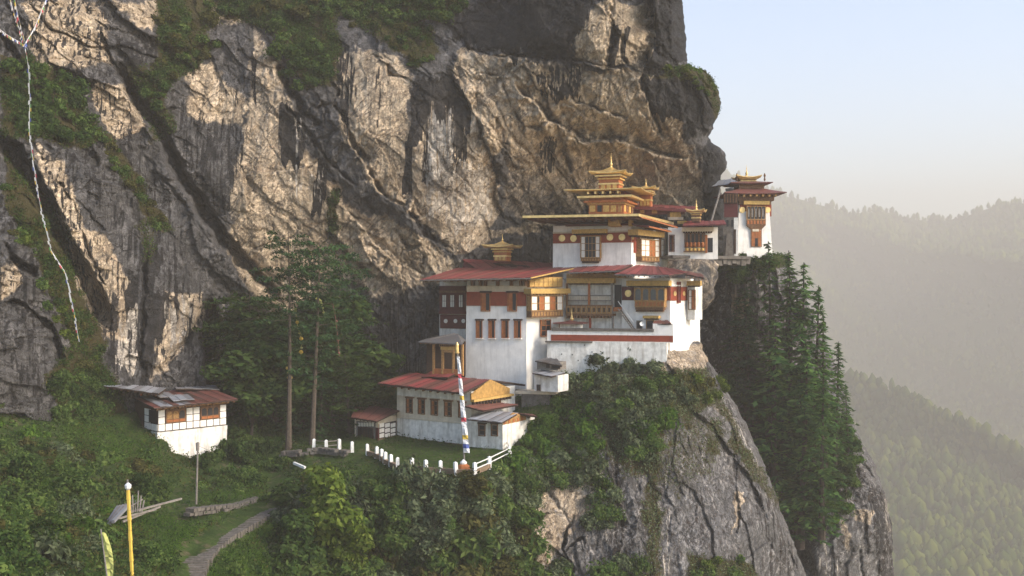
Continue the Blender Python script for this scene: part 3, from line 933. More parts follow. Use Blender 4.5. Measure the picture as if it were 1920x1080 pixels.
def back_paint(U, V):
    Uw, Vw = warp(U, V, 10, .04, 261)
    Ud = U + fbm(U * .05, V * .008, 283, 3) * 8
    tanm = poly_mask(Uw, Vw, [([(1372, 560), (1408, 560), (1410, 720), (1376, 720)], 6, .9), ([(1600, 950), (1640, 955), (1625, 985), (1600, 975)], 6, .9), ([(1575, 960), (1600, 1000), (1590, 1060)], 8, .6)])
    dark = poly_mask(Ud, V, [([(1310, 470), (1375, 480), (1372, 760), (1320, 700)], 12, .8), ([(1400, 500), (1430, 500), (1430, 760), (1405, 760)], 12, .6), ([(1620, 900), (1680, 920), (1690, 1100), (1640, 1090)], 14, .6),
                             ([(1580, 860), (1620, 850), (1640, 940), (1590, 940)], 12, .5)])
    moss = np.clip(poly_mask(Uw, Vw, [([(1380, 700), (1500, 700), (1600, 800), (1590, 900), (1500, 960), (1420, 850)], 20, .8), ([(1320, 470), (1500, 470), (1500, 500), (1340, 500)], 8, .9)]) + .3 * sstep(.2, .6, fbm(U * .03, V * .03, 293, 5)), 0, 1)
    pale = poly_mask(Ud, V, [([(1530, 960), (1570, 950), (1580, 1090), (1530, 1090)], 10, .45), ([(1655, 900), (1668, 900), (1672, 1000), (1662, 1000)], 4, .5)])
    tanm = np.clip(tanm + .2 * fbm(U * .02, V * .02, 297, 4) + .1, 0, 1.2)
    return np.stack([tanm, dark, moss, pale], -1).astype(np.float32)
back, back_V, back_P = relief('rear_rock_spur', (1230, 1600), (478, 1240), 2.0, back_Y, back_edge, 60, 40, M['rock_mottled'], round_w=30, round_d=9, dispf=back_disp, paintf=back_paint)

# lower ground: meadow, terrace, bushy slope below it
def zt(px, py, z): return (px, py, -z * F / (py - 540.0))
TER = -17.0
ground_ctrl = [
    (-140, 1180, 48), (-140, 950, 62), (-140, 800, 82), (-140, 700, 90), (0, 1180, 50), (0, 1080, 57), (0, 950, 70), (0, 850, 83), (0, 780, 92), (0, 720, 96), (150, 1180, 54), (150, 1080, 62), (150, 950, 75), (150, 850, 90), (150, 790, 98),
    (250, 900, 88), (300, 850, 99), (280, 1000, 77), (350, 1080, 72.5), (350, 1180, 63), (406, 1015, 79.5), (444, 994, 84), (480, 973, 88.5), (512, 950, 92.5), (527, 908, 98), (507, 887, 103),
    (330, 960, 86), (370, 945, 89.5), (420, 930, 93), (450, 880, 102), (350, 870, 101.5), (400, 865, 103.5), (300, 820, 101),
    (220, 770, 104), (440, 810, 112), (560, 845, 106.5), (200, 730, 108), (450, 740, 124), (560, 760, 125), (560, 800, 119),
    zt(600, 845, TER), zt(650, 850, TER), zt(700, 850, TER), zt(700, 862, TER), zt(740, 880, TER), zt(800, 838, TER), zt(800, 860, TER), zt(800, 887, TER), zt(860, 845, TER), zt(860, 889, TER), zt(900, 855, TER), zt(900, 886, TER),
    zt(950, 850, TER), zt(745, 832, TER), zt(945, 860, TER),
    (650, 800, 118), (700, 760, 122), (800, 760, 122), (900, 760, 121), (560, 880, 101), (600, 880, 99), (660, 885, 98),
    (700, 905, 95.5), (800, 905, 94), (900, 905, 94.5), (985, 840, 108), (1000, 800, 110), (1030, 760, 114), (960, 880, 101), (1100, 700, 121), (1000, 700, 124),
    (560, 960, 93), (600, 1080, 86), (600, 1180, 80), (700, 960, 93), (700, 1080, 89), (700, 1180, 84), (850, 970, 92.5), (850, 1080, 91), (850, 1180, 88), (960, 960, 97), (1000, 900, 101), (960, 1080, 94),
    (1010, 1180, 92), (460, 1080, 78), (500, 1000, 87), (540, 940, 94), (460, 1180, 70), (1100, 900, 110), (1100, 1100, 104)]
ground_Y = rbf(ground_ctrl)
def ground_disp(U, V, Y):
    x = (U - 960) / F * Y; z = -(V - 540) / F * Y
    flat = poly_mask(U, V, [([(560, 832), (960, 825), (965, 868), (890, 894), (760, 888), (690, 868)], 12), ([(330, 1090), (430, 990), (500, 950), (515, 890), (545, 890), (540, 960), (400, 1090)], 12)])
    left = sstep(420, 250, U)
    d = fbm(x * .3, z * .3, 301, 5) * (1.4 + left) + ridged(x * .22, z * .22, 305, 4) * .8
    return -d * (1 - .93 * flat)
def ground_paint(U, V):
    z = np.zeros(U.shape)
    return np.stack([z, z, z, z], -1).astype(np.float32)
ground, ground_V, _ = relief('ground', (-150, 1080), (700, 1190), 2.2, ground_Y, None, 0, 0, M['ground'], dispf=ground_disp, paintf=ground_paint, flat=False)

# ------------------------------------------------------------------ far mountains
def mountain(name, ctrl, ridge, px_rng, py1, step, amp, seed):
    f = rbf(ctrl)
    xs = np.arange(px_rng[0], px_rng[1] + step, step)
    rx = [r[0] for r in ridge]; ry = [r[1] for r in ridge]
    R = np.interp(xs, rx, ry) + fbm(xs * .03, xs * 0, seed, 4) * 5
    n = int((py1 - min(ry)) / step)
    T = np.linspace(0, 1, n)
    U = np.tile(xs, (n, 1)); V = R[None, :] + T[:, None] * (py1 - R[None, :])
    Y = f(U, V)
    x = (U - 960) / F * Y; z = -(V - 540) / F * Y
    Y = Y * (1 - amp * ridged(x * .0022 + z * .0016, z * .0012, seed + 3, 4) * np.clip(T[:, None] * 8, 0, 1))
    Vx = np.stack([(U - 960) / F * Y, Y, -(V - 540) / F * Y], -1)
    bk = []
    for k in (4, 3, 2, 1):
        a = Vx[:1].copy(); a[..., 1] += 180 * k; a[..., 2] -= 25 * k * k; bk.append(a)
    Vx = np.concatenate(bk + [Vx], 0)
    ny, nx = Vx.shape[:2]
    idx = np.arange(nx * ny).reshape(ny, nx)
    fc = np.stack([idx[:-1, :-1], idx[1:, :-1], idx[1:, 1:], idx[:-1, 1:]], -1).reshape(-1, 4)
    o = mesh_np(name, Vx.reshape(-1, 3), fc, M['forest'], smooth=True)
    tag(o, kind='structure')
    return Vx

far_V = mountain('mountain_ridge', [(1100, 340, 3100), (1350, 330, 3100), (1500, 380, 2900), (1700, 410, 2900), (1920, 375, 2500), (2200, 350, 2300), (1400, 600, 2200), (1700, 600, 2200), (1920, 600, 1900), (1400, 900, 1500), (1700, 900, 1500), (1920, 900, 1400), (2200, 900, 1300), (1100, 900, 1600)],
                 [(1080, 352), (1300, 345), (1345, 318), (1380, 332), (1430, 352), (1470, 368), (1530, 382), (1590, 398), (1650, 398), (1700, 408), (1760, 418), (1800, 408), (1830, 396), (1870, 388), (1920, 380), (2000, 366), (2300, 340)], (1080, 2300), 900, 8, .15, 401)
near_V = mountain('forested_hill', [(1450, 760, 1250), (1600, 740, 1150), (1750, 790, 1050), (1920, 850, 1000), (2150, 960, 950), (1500, 1150, 700), (1700, 1150, 650), (1920, 1150, 640), (2150, 1150, 640), (1300, 1150, 760), (1300, 760, 1350)],
                  [(1280, 800), (1450, 742), (1560, 708), (1620, 712), (1680, 738), (1760, 778), (1840, 812), (1920, 860), (2000, 910), (2150, 1010), (2300, 1100)], (1280, 2300), 1220, 8, .15, 451)

v = [(-7000, -300, -430), (7000, -300, -430), (7000, 9000, -430), (-7000, 9000, -430)]
tag(mesh_np('valley_floor', v, [[0, 1, 2, 3]], M['forest']), kind='structure')

# haze in the valley air
hz = MB().hexa([(-2600, -120, -431), (4200, -120, -431), (4200, 4600, -431), (-2600, 4600, -431)],
               [(-2600, -120, 420), (4200, -120, 420), (4200, 4600, 420), (-2600, 4600, 420)])
ht = NT('haze_air')
pv = ht.n('ShaderNodeVolumePrincipled')
pv.inputs['Color'].default_value = (1.0, .91, .79, 1)
pv.inputs['Density'].default_value = HAZE_DENSITY
pv.inputs['Anisotropy'].default_value = 0.0
ht.l(pv.outputs[0], ht.out.inputs['Volume'])
haze = hz.build('haze', ht.m)
tag(haze, kind='stuff')
# ------------------------------------------------------------------ building helpers
A19 = math.radians(19)
U19 = np.array([math.cos(A19), -math.sin(A19)])
N19 = np.array([U19[1], -U19[0]])          # outward (towards the camera)

def lerp(a, b, t): return np.array(a, float) * (1 - t) + np.array(b, float) * t

def window(par, W, px0, py0, px1, py1, cols=1, rows=1, frame='wood', pane='glass', d=0.14, fw=0.09, name='window', back=None, label=None, arch=False, inset=0.06):
    """framed window on wall W: one mesh for frame and bars, a pane for every light (sub-parts)"""
    s0, s1, z0, z1 = W.rect(px0, py0, px1, py1, d)
    m = MB()
    m.sbox(W, s0, s1, z1 - fw, z1, -.02, d); m.sbox(W, s0, s1, z0, z0 + fw, -.02, d)
    m.sbox(W, s0, s0 + fw, z0 + fw, z1 - fw, -.02, d - .004); m.sbox(W, s1 - fw, s1, z0 + fw, z1 - fw, -.02, d - .004)
    cols_ = cols if isinstance(cols, (list, tuple)) else [1] * cols
    tot = sum(cols_)
    xs = [s0 + fw]
    for c in cols_: xs.append(xs[-1] + (s1 - s0 - 2 * fw) * c / tot)
    zs = np.linspace(z0 + fw, z1 - fw, rows + 1)
    b = fw * .35
    for x in xs[1:-1]: m.sbox(W, x - b, x + b, zs[0], zs[-1], 0, d - .015)
    for z in zs[1:-1]: m.sbox(W, xs[0], xs[-1], z - b, z + b, 0, d - .022)
    win = m.build(name, M[frame], par, label)
    dd = max(d - inset, .03)
    for r in range(rows):
        for c in range(len(cols_)):
            pm = pane(c, rows - 1 - r) if callable(pane) else pane
            k = MB()
            xa, xb, za, zb = xs[c] + b, xs[c + 1] - b, zs[r] + b, zs[r + 1] - b
            if arch and pm in ('glass', 'dark'):
                n = 6; rr = (xb - xa) / 2; cz = zb - rr
                pts = [(xa, za), (xb, za)] + [(xa + rr + rr * math.cos(math.pi * i / n), cz + rr * math.sin(math.pi * i / n)) for i in range(n + 1)]
                k.prism([W.w(p[0], dd, p[1]) for p in pts], [W.w(p[0], -.02, p[1]) for p in pts])
                kk = MB().sbox(W, xa, xb, cz - .05, zb, -.03, dd - .03)
                kk.build('spandrel', M[frame], win)
            else:
                k.sbox(W, xa, xb, za, zb, -.02, dd)
            k.build('pane', M[pm], win)
    return win

def cornice(par, W, px0, py0, px1, py1, d=.7, mat='yellow', teeth=0, tmat='darkwood'):
    m = MB().wbox(W, px0, py0, px1, py1, -.02, d)
    o = m.build('cornice', M[mat], par)
    if teeth:
        s0, s1, z0, z1 = W.rect(px0, py0, px1, py1, d)
        for i in range(teeth):
            t = (i + .5) / teeth; x = s0 + .1 + (s1 - s0 - .2) * t
            w = (s1 - s0) / teeth * .27
            MB().sbox(W, x - w, x + w, z0 - .16, z0 - .003, .0, d * .8).build('corbel', M[tmat], o)
    return o

def apron(par, W, px0, py0, px1, py1, d=.35, n=8, mat='wood', mat2='ochre'):
    """carved board under a projecting window"""
    o = MB().wbox(W, px0, py0, px1, py1, -.02, d).build('apron', M[mat], par)
    s0, s1, z0, z1 = W.rect(px0, py0, px1, py1, d)
    for i in range(n):
        x = s0 + (s1 - s0) * (i + .5) / n; w = (s1 - s0) / n * .3
        MB().sbox(W, x - w, x + w, z0 + (z1 - z0) * .2, z1 - (z1 - z0) * .15, d - .02, d + .035).build('carved_panel', M[mat2], o)
    return o

def sheets(par, FL, FR, BR, BL, n, mat, th=.06, name='roof_sheet', over=.0, mats=None, lift=.0):
    """metal sheets laid side by side over a roof quad, each a little proud of the next"""
    FL, FR, BR, BL = [np.array(p, float) for p in (FL, FR, BR, BL)]
    for i in range(n):
        a, b = i / n, (i + 1) / n - .004
        z = lift + .03 + .045 * (i % 2) + random.random() * .015
        up = np.array([0, 0, z])
        m = MB()
        prof = 6
        f0, f1 = lerp(FL, FR, a) + up, lerp(FL, FR, b) + up
        b0, b1 = lerp(BL, BR, a) + up, lerp(BL, BR, b) + up
        vs = []
        for k in range(prof + 1):
            rz = np.array([0, 0, .035 if k % 2 else 0.0])
            vs += [lerp(f0, f1, k / prof) + rz, lerp(b0, b1, k / prof) + rz]
        lo = np.array([0, 0, -.02])
        base = len(vs)
        vs += [f0 + lo, f1 + lo, b1 + lo, b0 + lo]
        fs = [(2 * k, 2 * k + 2, 2 * k + 3, 2 * k + 1) for k in range(prof)]
        fs += [tuple([base, base + 1] + [2 * k for k in range(prof, -1, -1)]), (base, base + 3, base + 2, base + 1)]
        m.add(vs, fs)
        m.build(name, M[mats[i % len(mats)] if mats else mat], par)

def roof(par, FL, FR, BR, BL, n, mat='redtin', th=.12, under='darkwood', raft=0, rlen=1.0, rw=.07, rmat='wood', name='roof', mats=None, fascia=None, fh=.18):
    r = MB().slab([FL, FR, BR, BL], th).build(name, M[under], par)
    if n: sheets(r, FL, FR, BR, BL, n, mat, mats=mats)
    if fascia:
        FLn, FRn = np.array(FL, float), np.array(FR, float)
        out = np.cross(FRn - FLn, [0, 0, 1.0]); out /= np.linalg.norm(out)
        m = MB(); lo = np.array([0, 0, fh]); o1 = out * .012; o2 = out * .09; up = np.array([0, 0, .02])
        m.hexa([FLn - lo + o2, FRn - lo + o2, FRn - lo + o1, FLn - lo + o1], [FLn + up + o2, FRn + up + o2, FRn + up + o1, FLn + up + o1])
        m.build('fascia', M[fascia], r)
    for i in range(raft):
        t = (i + .5) / raft
        p = lerp(FL, FR, t); q = lerp(BL, BR, t)
        q = lerp(p, q, rlen)
        dz = np.array([0, 0, th + rw + .01])
        MB().bar(lerp(p, q, .03) - dz, q - dz, rw * 1.2).build('rafter', M[rmat], r)
    return r

def pagoda(par, c, hw, hd, h, u, mat='gold', flare=.28, name='roof'):
    """hipped roof with upswept corners; c = centre at the eaves"""
    u = np.array([u[0], u[1], 0]); w = np.array([-u[1], u[0], 0]); c = np.array(c, float)
    rings = [(.93, -.06, 0), (1.0, 0, 1), (1.0, .09, 1), (.72, h * .24 + .08, .25), (.42, h * .52, 0), (.16, h * .84, 0), (.05, h, 0)]
    pat = [(-1, -1), (-.5, -1), (0, -1), (.5, -1), (1, -1), (1, -.5), (1, 0), (1, .5), (1, 1), (.5, 1), (0, 1), (-.5, 1), (-1, 1), (-1, .5), (-1, 0), (-1, -.5)]
    vs = []
    for sc, z, fl in rings:
        for a, b in pat:
            cr = 1 if abs(a) + abs(b) > 1.9 else (.25 if abs(a) + abs(b) > 1.4 else 0)
            k = 1 + .06 * cr * fl
            vs.append(c + u * a * hw * sc * k + w * b * hd * sc * k + np.array([0, 0, z + flare * cr * fl]))
    n = 16
    fs = [tuple(range(n - 1, -1, -1)), tuple(range((len(rings) - 1) * n, len(rings) * n))]
    for k in range(len(rings) - 1):
        for i in range(n):
            j = (i + 1) % n
            fs.append((k * n + i, k * n + j, (k + 1) * n + j, (k + 1) * n + i))
    return MB().add(vs, fs).build(name, M[mat], par)

def finial(par, c, h, r=.28, mat='gold', root=None):
    pr = [(r * .9, -.15), (r * .9, 0), (r * .55, h * .08), (r * .8, h * .14), (r, h * .2), (r * .75, h * .3), (r * .3, h * .36), (r * .6, h * .42), (r * .3, h * .48), (r * .22, h * .62), (r * .34, h * .68), (r * .14, h * .76), (.012, h)]
    return MB().lathe(c, pr, 10).build('finial', M[mat], par, smooth=True)

def sertog(par, c, hw, hd, body_h, roof_w, roof_h, fin_h, u=U19, panel=True, bmat='orange'):
    """gilded roof lantern: c is the centre of its base"""
    c = np.array(c, float)
    b = MB().box(c + [0, 0, body_h / 2], (hw, hd, body_h / 2), u).build('lantern_body', M[bmat], par)
    for k, (z, g) in enumerate(((.36, 1.08), (.68, 1.16), (.86, 1.34))):
        MB().box(c + [0, 0, body_h * z + .02], (hw * g, hd * g, body_h * .035 + .02), u).build('moulding', M['gold' if k != 1 else 'yellow'], b)
    uu = np.array([u[0], u[1], 0]); nn = np.array([u[1], -u[0], 0])
    if panel:
        for i in (-1, 0, 1):
            MB().box(c + uu * i * hw * .6 + nn * (hd + .02) + [0, 0, body_h * .19], (hw * .2, .05, body_h * .13), u).build('lantern_panel', M['yellow'], b)
    pagoda(par, c + [0, 0, body_h], roof_w, roof_w * hd / hw, roof_h, u)
    finial(par, c + [0, 0, body_h + roof_h * .95], fin_h, r=max(.14, fin_h * .13))

def body(par, pts, z0, z1, mat='white', batter=0.0, name='wall', label=None):
    """wall body over a footprint, leaning in by batter metres at the top"""
    pts = [np.array(p, float) for p in pts]
    c = sum(pts) / len(pts)
    top = [p + (c - p) / np.linalg.norm(c - p) * batter for p in pts]
    return MB().prism([(p[0], p[1], z0) for p in pts], [(p[0], p[1], z1) for p in top]).build(name, M[mat], par, label)

def band(par, W, px0, py0, px1, py1, mat='red', d=.05, name='painted_band'):
    return MB().wbox(W, px0, py0, px1, py1, -.02, d).build(name, M[mat], par)

def medallion(par, W, px, py, r, mat='gold', d0=.04, d1=.13):
    return MB().disc(W, px, py, r, d0, d1).build('medallion', M[mat], par)

def depth(W, d): return W.n * -d

def zpx(py, Y): return -(py - 540.0) / F * Y

# ================================================================== the tall white block (lower left of the monastery)
W1 = Wall.px(871.5, 121.0, 987, 118.5)
W2 = Wall.px(987, 118.5, 1061, 123.2)
W0 = Wall.px(824, 125.6, 873, 124.0)
blk = thing('monastery_block', 'tall white main block with three white discs on its red band above four slit windows', 'building', (*W1.a, zpx(735, 120)))
foot = [W1.a, W1.b, W2.b, W2.b + depth(W1, 7), W1.a + depth(W1, 9)]
body(blk, foot, zpx(750, 120), zpx(523, 121) , 'white', .28)
band(blk, W1, 875, 547, 986.5, 573.5, 'red', -.12)
MB().wbox(W1, 875, 535, 987, 546.6, -.4, .02).build('eaves_band', M['cream'], blk)
band(blk, W2, 987.5, 546, 995, 573, 'red', -.1)
for a in (890.6, 935.5, 976.5): medallion(blk, W1, a, 559.7, 6.2, 'pane', -.16, -.05)
for a, b in ((901, 919), (951, 969)):
    w = window(blk, W1, a, 548, b, 584, [1.1, 1], 1, 'orange', lambda c, r: 'orange' if c == 0 else 'dark', .05, .1, inset=.05)
    MB().wbox(W1, a - 2, 545.5, b + 2, 549, -.1, .22).build('window_head', M['darkwood'], w)
for a, b in ((892, 904), (915.5, 927.5), (940, 953), (963.5, 976.5)):
    w = window(blk, W1, a, 600, b, 634.5, [1.15, 1], 1, 'orange', lambda c, r: 'orange' if c == 0 else 'dark', .08, .07, inset=.05)
    MB().wbox(W1, a - 1.5, 598, b + 1.5, 601, -.1, .24).build('window_head', M['darkwood'], w)
    MB().wbox(W1, a - 1, 634.5, b + 1, 636, -.1, .2).build('sill', M['white'], w)
# rafters on show under the eaves
for i, p in enumerate((884, 899, 908, 931, 957, 975, 984)):
    MB().wbox(W1, p - 1.6, 526, p + 1.6, 536, -.1, .7).build('rafter_end', M['wood'], blk)
# bay on the lit side
cornice(blk, W2, 996, 541, 1070, 550.5, 1.2, 'yellow', 12, 'ochre')
pan = MB().wbox(W2, 993, 519, 1055, 538.5, -.02, .42).build('eaves_panel', M['ochre'], blk)
for r in range(2):
    for c in range(7):
        MB().wbox(W2, 994 + c * 8.6, 520.5 + r * 9, 1001.4 + c * 8.6, 528 + r * 9, .40, .47).build('yellow_panel', M['yellow'], pan)
window(blk, W2, 996.5, 554, 1056, 583, [1, .35, 1, 1, 1, .35, 1], 2, 'ochre', lambda c, r: 'pane' if c in (0, 3, 6) else ('orange' if c in (2, 4) else 'dark'), .8, .09)
apron(blk, W2, 996.5, 583, 1056, 594.5, .78, 11)
window(blk, W2, 1014.5, 599, 1033.5, 631, 2, 3, 'orange', lambda c, r: 'dark' if (c + r) % 3 else 'wood', .14, .1, name='door')
# left wing in shade
wing = thing('monastery_wing', 'dark shaded wing against the cliff, left of the tall white block', 'building', (*W0.a, zpx(650, 125)))
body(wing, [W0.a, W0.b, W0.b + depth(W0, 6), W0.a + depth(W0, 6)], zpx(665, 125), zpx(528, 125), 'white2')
band(wing, W0, 824, 536, 873, 586, 'maroon', .06)
for a in (828, 843, 859): window(wing, W0, a, 552, a + 9, 577, 2, 2, 'maroon', 'pane', .16, .06)
MB().wbox(W0, 825, 590, 872.5, 616, -.02, .1).build('painted_band', M['maroon'], wing)
for a in (835.5, 853.7, 868.5): MB().disc(W0, a, 602, 4, .08, .16).build('medallion', M['pane'], wing)
MB().wbox(W0, 823, 583.5, 874, 589, -.02, .45).build('moulding', M['maroon'], wing)
MB().wbox(W0, 823, 545, 874, 549, -.02, .5).build('moulding', M['wood'], wing)

# long red roof over the block and wing
FL, FR = P(787, 525, 118.6), P(994.5, 521.5, 114.8)
BR, BL = P(1081, 502.5, 127.0), P(857, 503, 131.0)
rf = roof(blk, FL, FR, BR, BL, 20, 'redtin', .14, 'darkwood', 16, .55, .09, 'wood', fascia='greywood', fh=.10, mats=['redtin', 'redtin', 'rusttin', 'redtin', 'redtin', 'redtin', 'rusttin'])
verge = MB().bar(FR + [.05, 0, .02], BR + [.05, 0, .02], .1).build('verge_board', M['yellow'], rf)
# second red roof behind it with a raised end
r2 = roof(blk, P(905, 511, 128), P(1050, 503, 128), P(1042, 494, 134), P(866, 486.5, 134), 14, 'redtin', .12, 'darkwood', 0, name='upper_roof')
MB().hexa([P(868, 503, 132.5), P(925, 506, 131), P(925, 506, 133), P(868, 503, 134.5)], [P(870, 490, 132.5), P(925, 499, 131), P(925, 499, 133), P(870, 490, 134.5)]).build('gable_board', M['maroon'], blk)
# small gilded lantern on that roof
lan = thing('roof_lantern', 'small gilded pagoda lantern standing on the long red roof, left of the temple', 'roof lantern', tuple(P(942, 490, 130)))
sertog(lan, P(942, 490, 130), .85, .85, 1.75, 1.95, .8, .95)

# ================================================================== gallery between the blocks
WG = Wall.px(1056, 124.2, 1172, 121.2)
gal = thing('gallery_house', 'recessed white gallery wing with carved balcony and a red roof between the two blocks', 'building', (*WG.a, zpx(640, 123)))
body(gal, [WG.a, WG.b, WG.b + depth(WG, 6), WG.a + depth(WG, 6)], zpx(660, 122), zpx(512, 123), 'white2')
cornice(gal, WG, 1062, 521.5, 1150, 531, 1.0, 'yellow', 16)
MB().wbox(WG, 1062, 512, 1170, 521, -.02, .8).build('eaves_board', M['ochre'], gal)
MB().wbox(WG, 1066, 533, 1104, 553, -.02, .05).build('painted_panel', M['white2'], gal)
balc = MB().wbox(WG, 1061, 588, 1148, 592, -.02, 1.5).build('balcony', M['wood'], gal)
for i in range(9):
    MB().wbox(WG, 1061.6 + i * 9.55, 574, 1070 + i * 9.55, 588.2, 1.38, 1.48).build('balcony_panel', M['ochre'], balc)
    MB().wbox(WG, 1064 + i * 9.55, 577, 1067.6 + i * 9.55, 585, 1.46, 1.53).build('carved_opening', M['darkwood'], balc)
for i in range(14): MB().wbox(WG, 1062 + i * 6.15, 591.6, 1065 + i * 6.15, 596.5, .9, 1.45).build('corbel', M['wood'], balc)
MB().wbox(WG, 1061, 571.5, 1148, 574.2, 1.34, 1.54).build('handrail', M['wood'], balc)
rail = MB().wbox(WG, 1062, 553, 1146, 555.4, .9, 1.06).build('balustrade', M['greywood'], gal)
MB().wbox(WG, 1062, 562.4, 1146, 564.4, .9, 1.06).build('rail', M['greywood'], rail)
for i in range(22): MB().wbox(WG, 1063 + i * 3.8, 555, 1065.2 + i * 3.8, 562.6, .93, 1.02).build('baluster', M['cream'], rail)
for p, a, b, mt in ((1104, 531, 592, 'orange'), (1147, 531, 592, 'greywood'), (1106, 592, 621, 'red'), (1148.5, 592, 621, 'greywood'), (1062.5, 531, 592, 'wood')):
    MB().wbox(WG, p - 1.7, a, p + 1.7, b, 1.06, 1.32).build('post', M[mt], gal)
MB().wbox(WG, 1152, 534, 1165, 576, -.02, .06).build('doorway', M['dark'], gal)
MB().wbox(WG, 1150, 576, 1163, 584, .2, 1.2).build('landing', M['orange'], gal)
st = MB()
p0 = WG.hit(1160, 579, 1.6); p1 = WG.hit(1189, 619, 1.6)
m = MB(); m.bar(WG.w(p0[0], 1.9, p0[1]), WG.w(p1[0], 1.9, p1[1]), .09); m.bar(WG.w(p0[0], 1.1, p0[1]), WG.w(p1[0], 1.1, p1[1]), .09)
stair = m.build('staircase', M['greywood'], gal)
for i in range(11):
    t = (i + .5) / 11
    MB().sbox(WG, p0[0] + (p1[0] - p0[0]) * t - .14, p0[0] + (p1[0] - p0[0]) * t + .14, p0[1] + (p1[1] - p0[1]) * t - .03, p0[1] + (p1[1] - p0[1]) * t + .03, 1.15, 1.85).build('stair_tread', M['greywood'], stair)
MB().bar(WG.w(p0[0], 1.9, p0[1] + .9), WG.w(p1[0], 1.9, p1[1] + .9), .05).build('handrail', M['whitepaint'], stair)
roof(gal, P(1064, 511.5, 119.6), P(1164, 507.5, 117.0), P(1187, 497.0, 125.6), P(1082, 500.5, 128), 10, 'redtin', .12, 'darkwood', 9, .6, .07, 'wood', fascia='greywood', fh=.1)

# ================================================================== right block
W5 = Wall.px(1165, 120.8, 1256.5, 117.9)
W6 = Wall.px(1256.5, 117.9, 1291, 121.2)
W7 = Wall.px(1291, 121.2, 1298, 125.5)
W7f = Wall.px(1286, 120.9, 1304, 120.3)
rb = thing('monastery_block', 'right-hand white block with arched window box and red band at the cliff corner', 'building', (*W5.a, zpx(640, 119)))
foot = [W5.a, W5.b, W6.b, W7.b, W7.b + depth(W5, 3), W5.a + depth(W5, 9)]
body(rb, foot, zpx(668, 119), zpx(522, 119), 'white', .12)
cornice(rb, W5, 1174, 526, 1254, 536, .95, 'yellow', 17)
band(rb, W5, 1166, 537, 1188, 563, 'maroon', .04); MB().disc(W5, 1177.5, 550, 6.6, .02, .12).build('medallion', M['gold'], rb)
band(rb, W5, 1246, 538, 1256, 563.5, 'red', .03)
window(rb, W5, 1189, 540, 1246, 564.5, [1, .22, 1, .22, 1, .22, 1], 1, 'ochre', lambda c, r: 'glass' if c % 2 == 0 else 'ochre', .85, .09, arch=True)
a5 = apron(rb, W5, 1190, 564.5, 1245, 576, .85, 8, 'ochre', 'orange')
MB().wbox(W5, 1191, 576, 1244, 581, -.02, .7).build('window_base', M['wood'], a5)
for i in range(12): MB().wbox(W5, 1192 + i * 4.4, 581, 1194.4 + i * 4.4, 584.5, .0, .5).build('corbel', M['wood'], a5)
band(rb, W6, 1257.5, 538, 1290, 563.5, 'red', .03)
MB().wbox(W6, 1257, 534, 1290, 536.6, -.1, .12).build('string_course', M['white'], rb)
MB().disc(W6, 1266, 550.5, 4.8, .0, .09).build('medallion', M['gold'], rb)
MB().disc(W6, 1283, 550.5, 4.4, .0, .09).build('medallion', M['gold'], rb)
window(rb, W6, 1271.5, 528, 1277, 568, 1, 2, 'red', 'maroon', .16, .05)
cornice(rb, W7f, 1287, 526.5, 1313, 535.5, .5, 'yellow', 5)
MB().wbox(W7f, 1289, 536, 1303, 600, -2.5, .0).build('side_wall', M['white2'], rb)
window(rb, W7f, 1290, 543, 1303, 581, 2, 3, 'wood', lambda c, r: 'pane' if c == 0 else 'orange', .3, .07)
cornice(rb, W5, 1205, 592, 1234.5, 597, .7, 'yellow', 8)
window(rb, W5, 1193, 601, 1204, 618, 1, 1, 'greywood', 'dark', .12, .08, name='door')
window(rb, W5, 1211, 600, 1226, 618, 1, 1, 'ochre', 'dark', .1, .08, name='door')
# disc shaped dish beside the small door
roof(rb, P(1152, 514.5, 116.2), P(1254, 516.2, 113.6), P(1236, 500.5, 123.5), P(1193, 497.5, 125.0), 10, 'redtin', .12, 'darkwood', 10, .6, .07, 'greywood', fascia='greywood', fh=.1)
roof(rb, P(1254.4, 516.2, 113.6), P(1290, 511.5, 119), P(1262, 505, 124), P(1237, 500.5, 123.5), 4, 'redtin', .12, 'darkwood', 0, name='side_roof')
roof(rb, P(1284, 514.2, 118), P(1321, 522, 117), P(1316, 514.5, 124), P(1280, 508.5, 124), 4, 'rusttin', .1, 'darkwood', 5, .8, .06, 'orange', name='lean_to_roof')

# forecourt parapet with its red band, and the big retaining wall below
WP = Wall.px(1026, 118.6, 1262, 115.4)
par = thing('parapet_wall', 'white courtyard parapet wall with red band and grey coping above the bushes', 'wall', (*WP.a, zpx(690, 117)))
body(par, [WP.a, WP.b, WP.b + depth(WP, .7), WP.a + depth(WP, .7)], zpx(642, 117), zpx(621, 117), 'white')
m = MB(); 
cop = MB().wbox(WP, 1034, 616, 1226, 621.2, -.9, .14).build('coping', M['stone'], par)
band(par, WP, 1033, 628.5, 1262, 640, 'red', .04)
MB().wbox(WP, 1224, 607, 1262, 628, -.66, .02).build('raised_wall', M['white'], par)
WR = Wall.px(1024, 118.2, 1252, 115.2)
ret = thing('retaining_wall', 'stained white retaining wall beneath the parapet, bushes along its foot', 'wall', (*WR.a, zpx(720, 117)))
body(ret, [WR.a, WR.b, WR.b + depth(WR, 4), WR.a + depth(WR, 4)], zpx(740, 116.5), zpx(641.5, 116.5), 'white2', .15)
MB().wbox(WR, 1022, 640, 1110, 642.5, -.5, .22).build('ledge', M['stone'], ret)
for px_, py_ in ((1053, 664), (1073, 665), (1096, 647), (1128, 668), (1084, 676), (1110, 660)):
    MB().wbox(WR, px_ - .9, py_ - 1.1, px_ + .9, py_ + 1.1, -.05, -.005 + .03).build('drain_hole', M['dark'], ret)
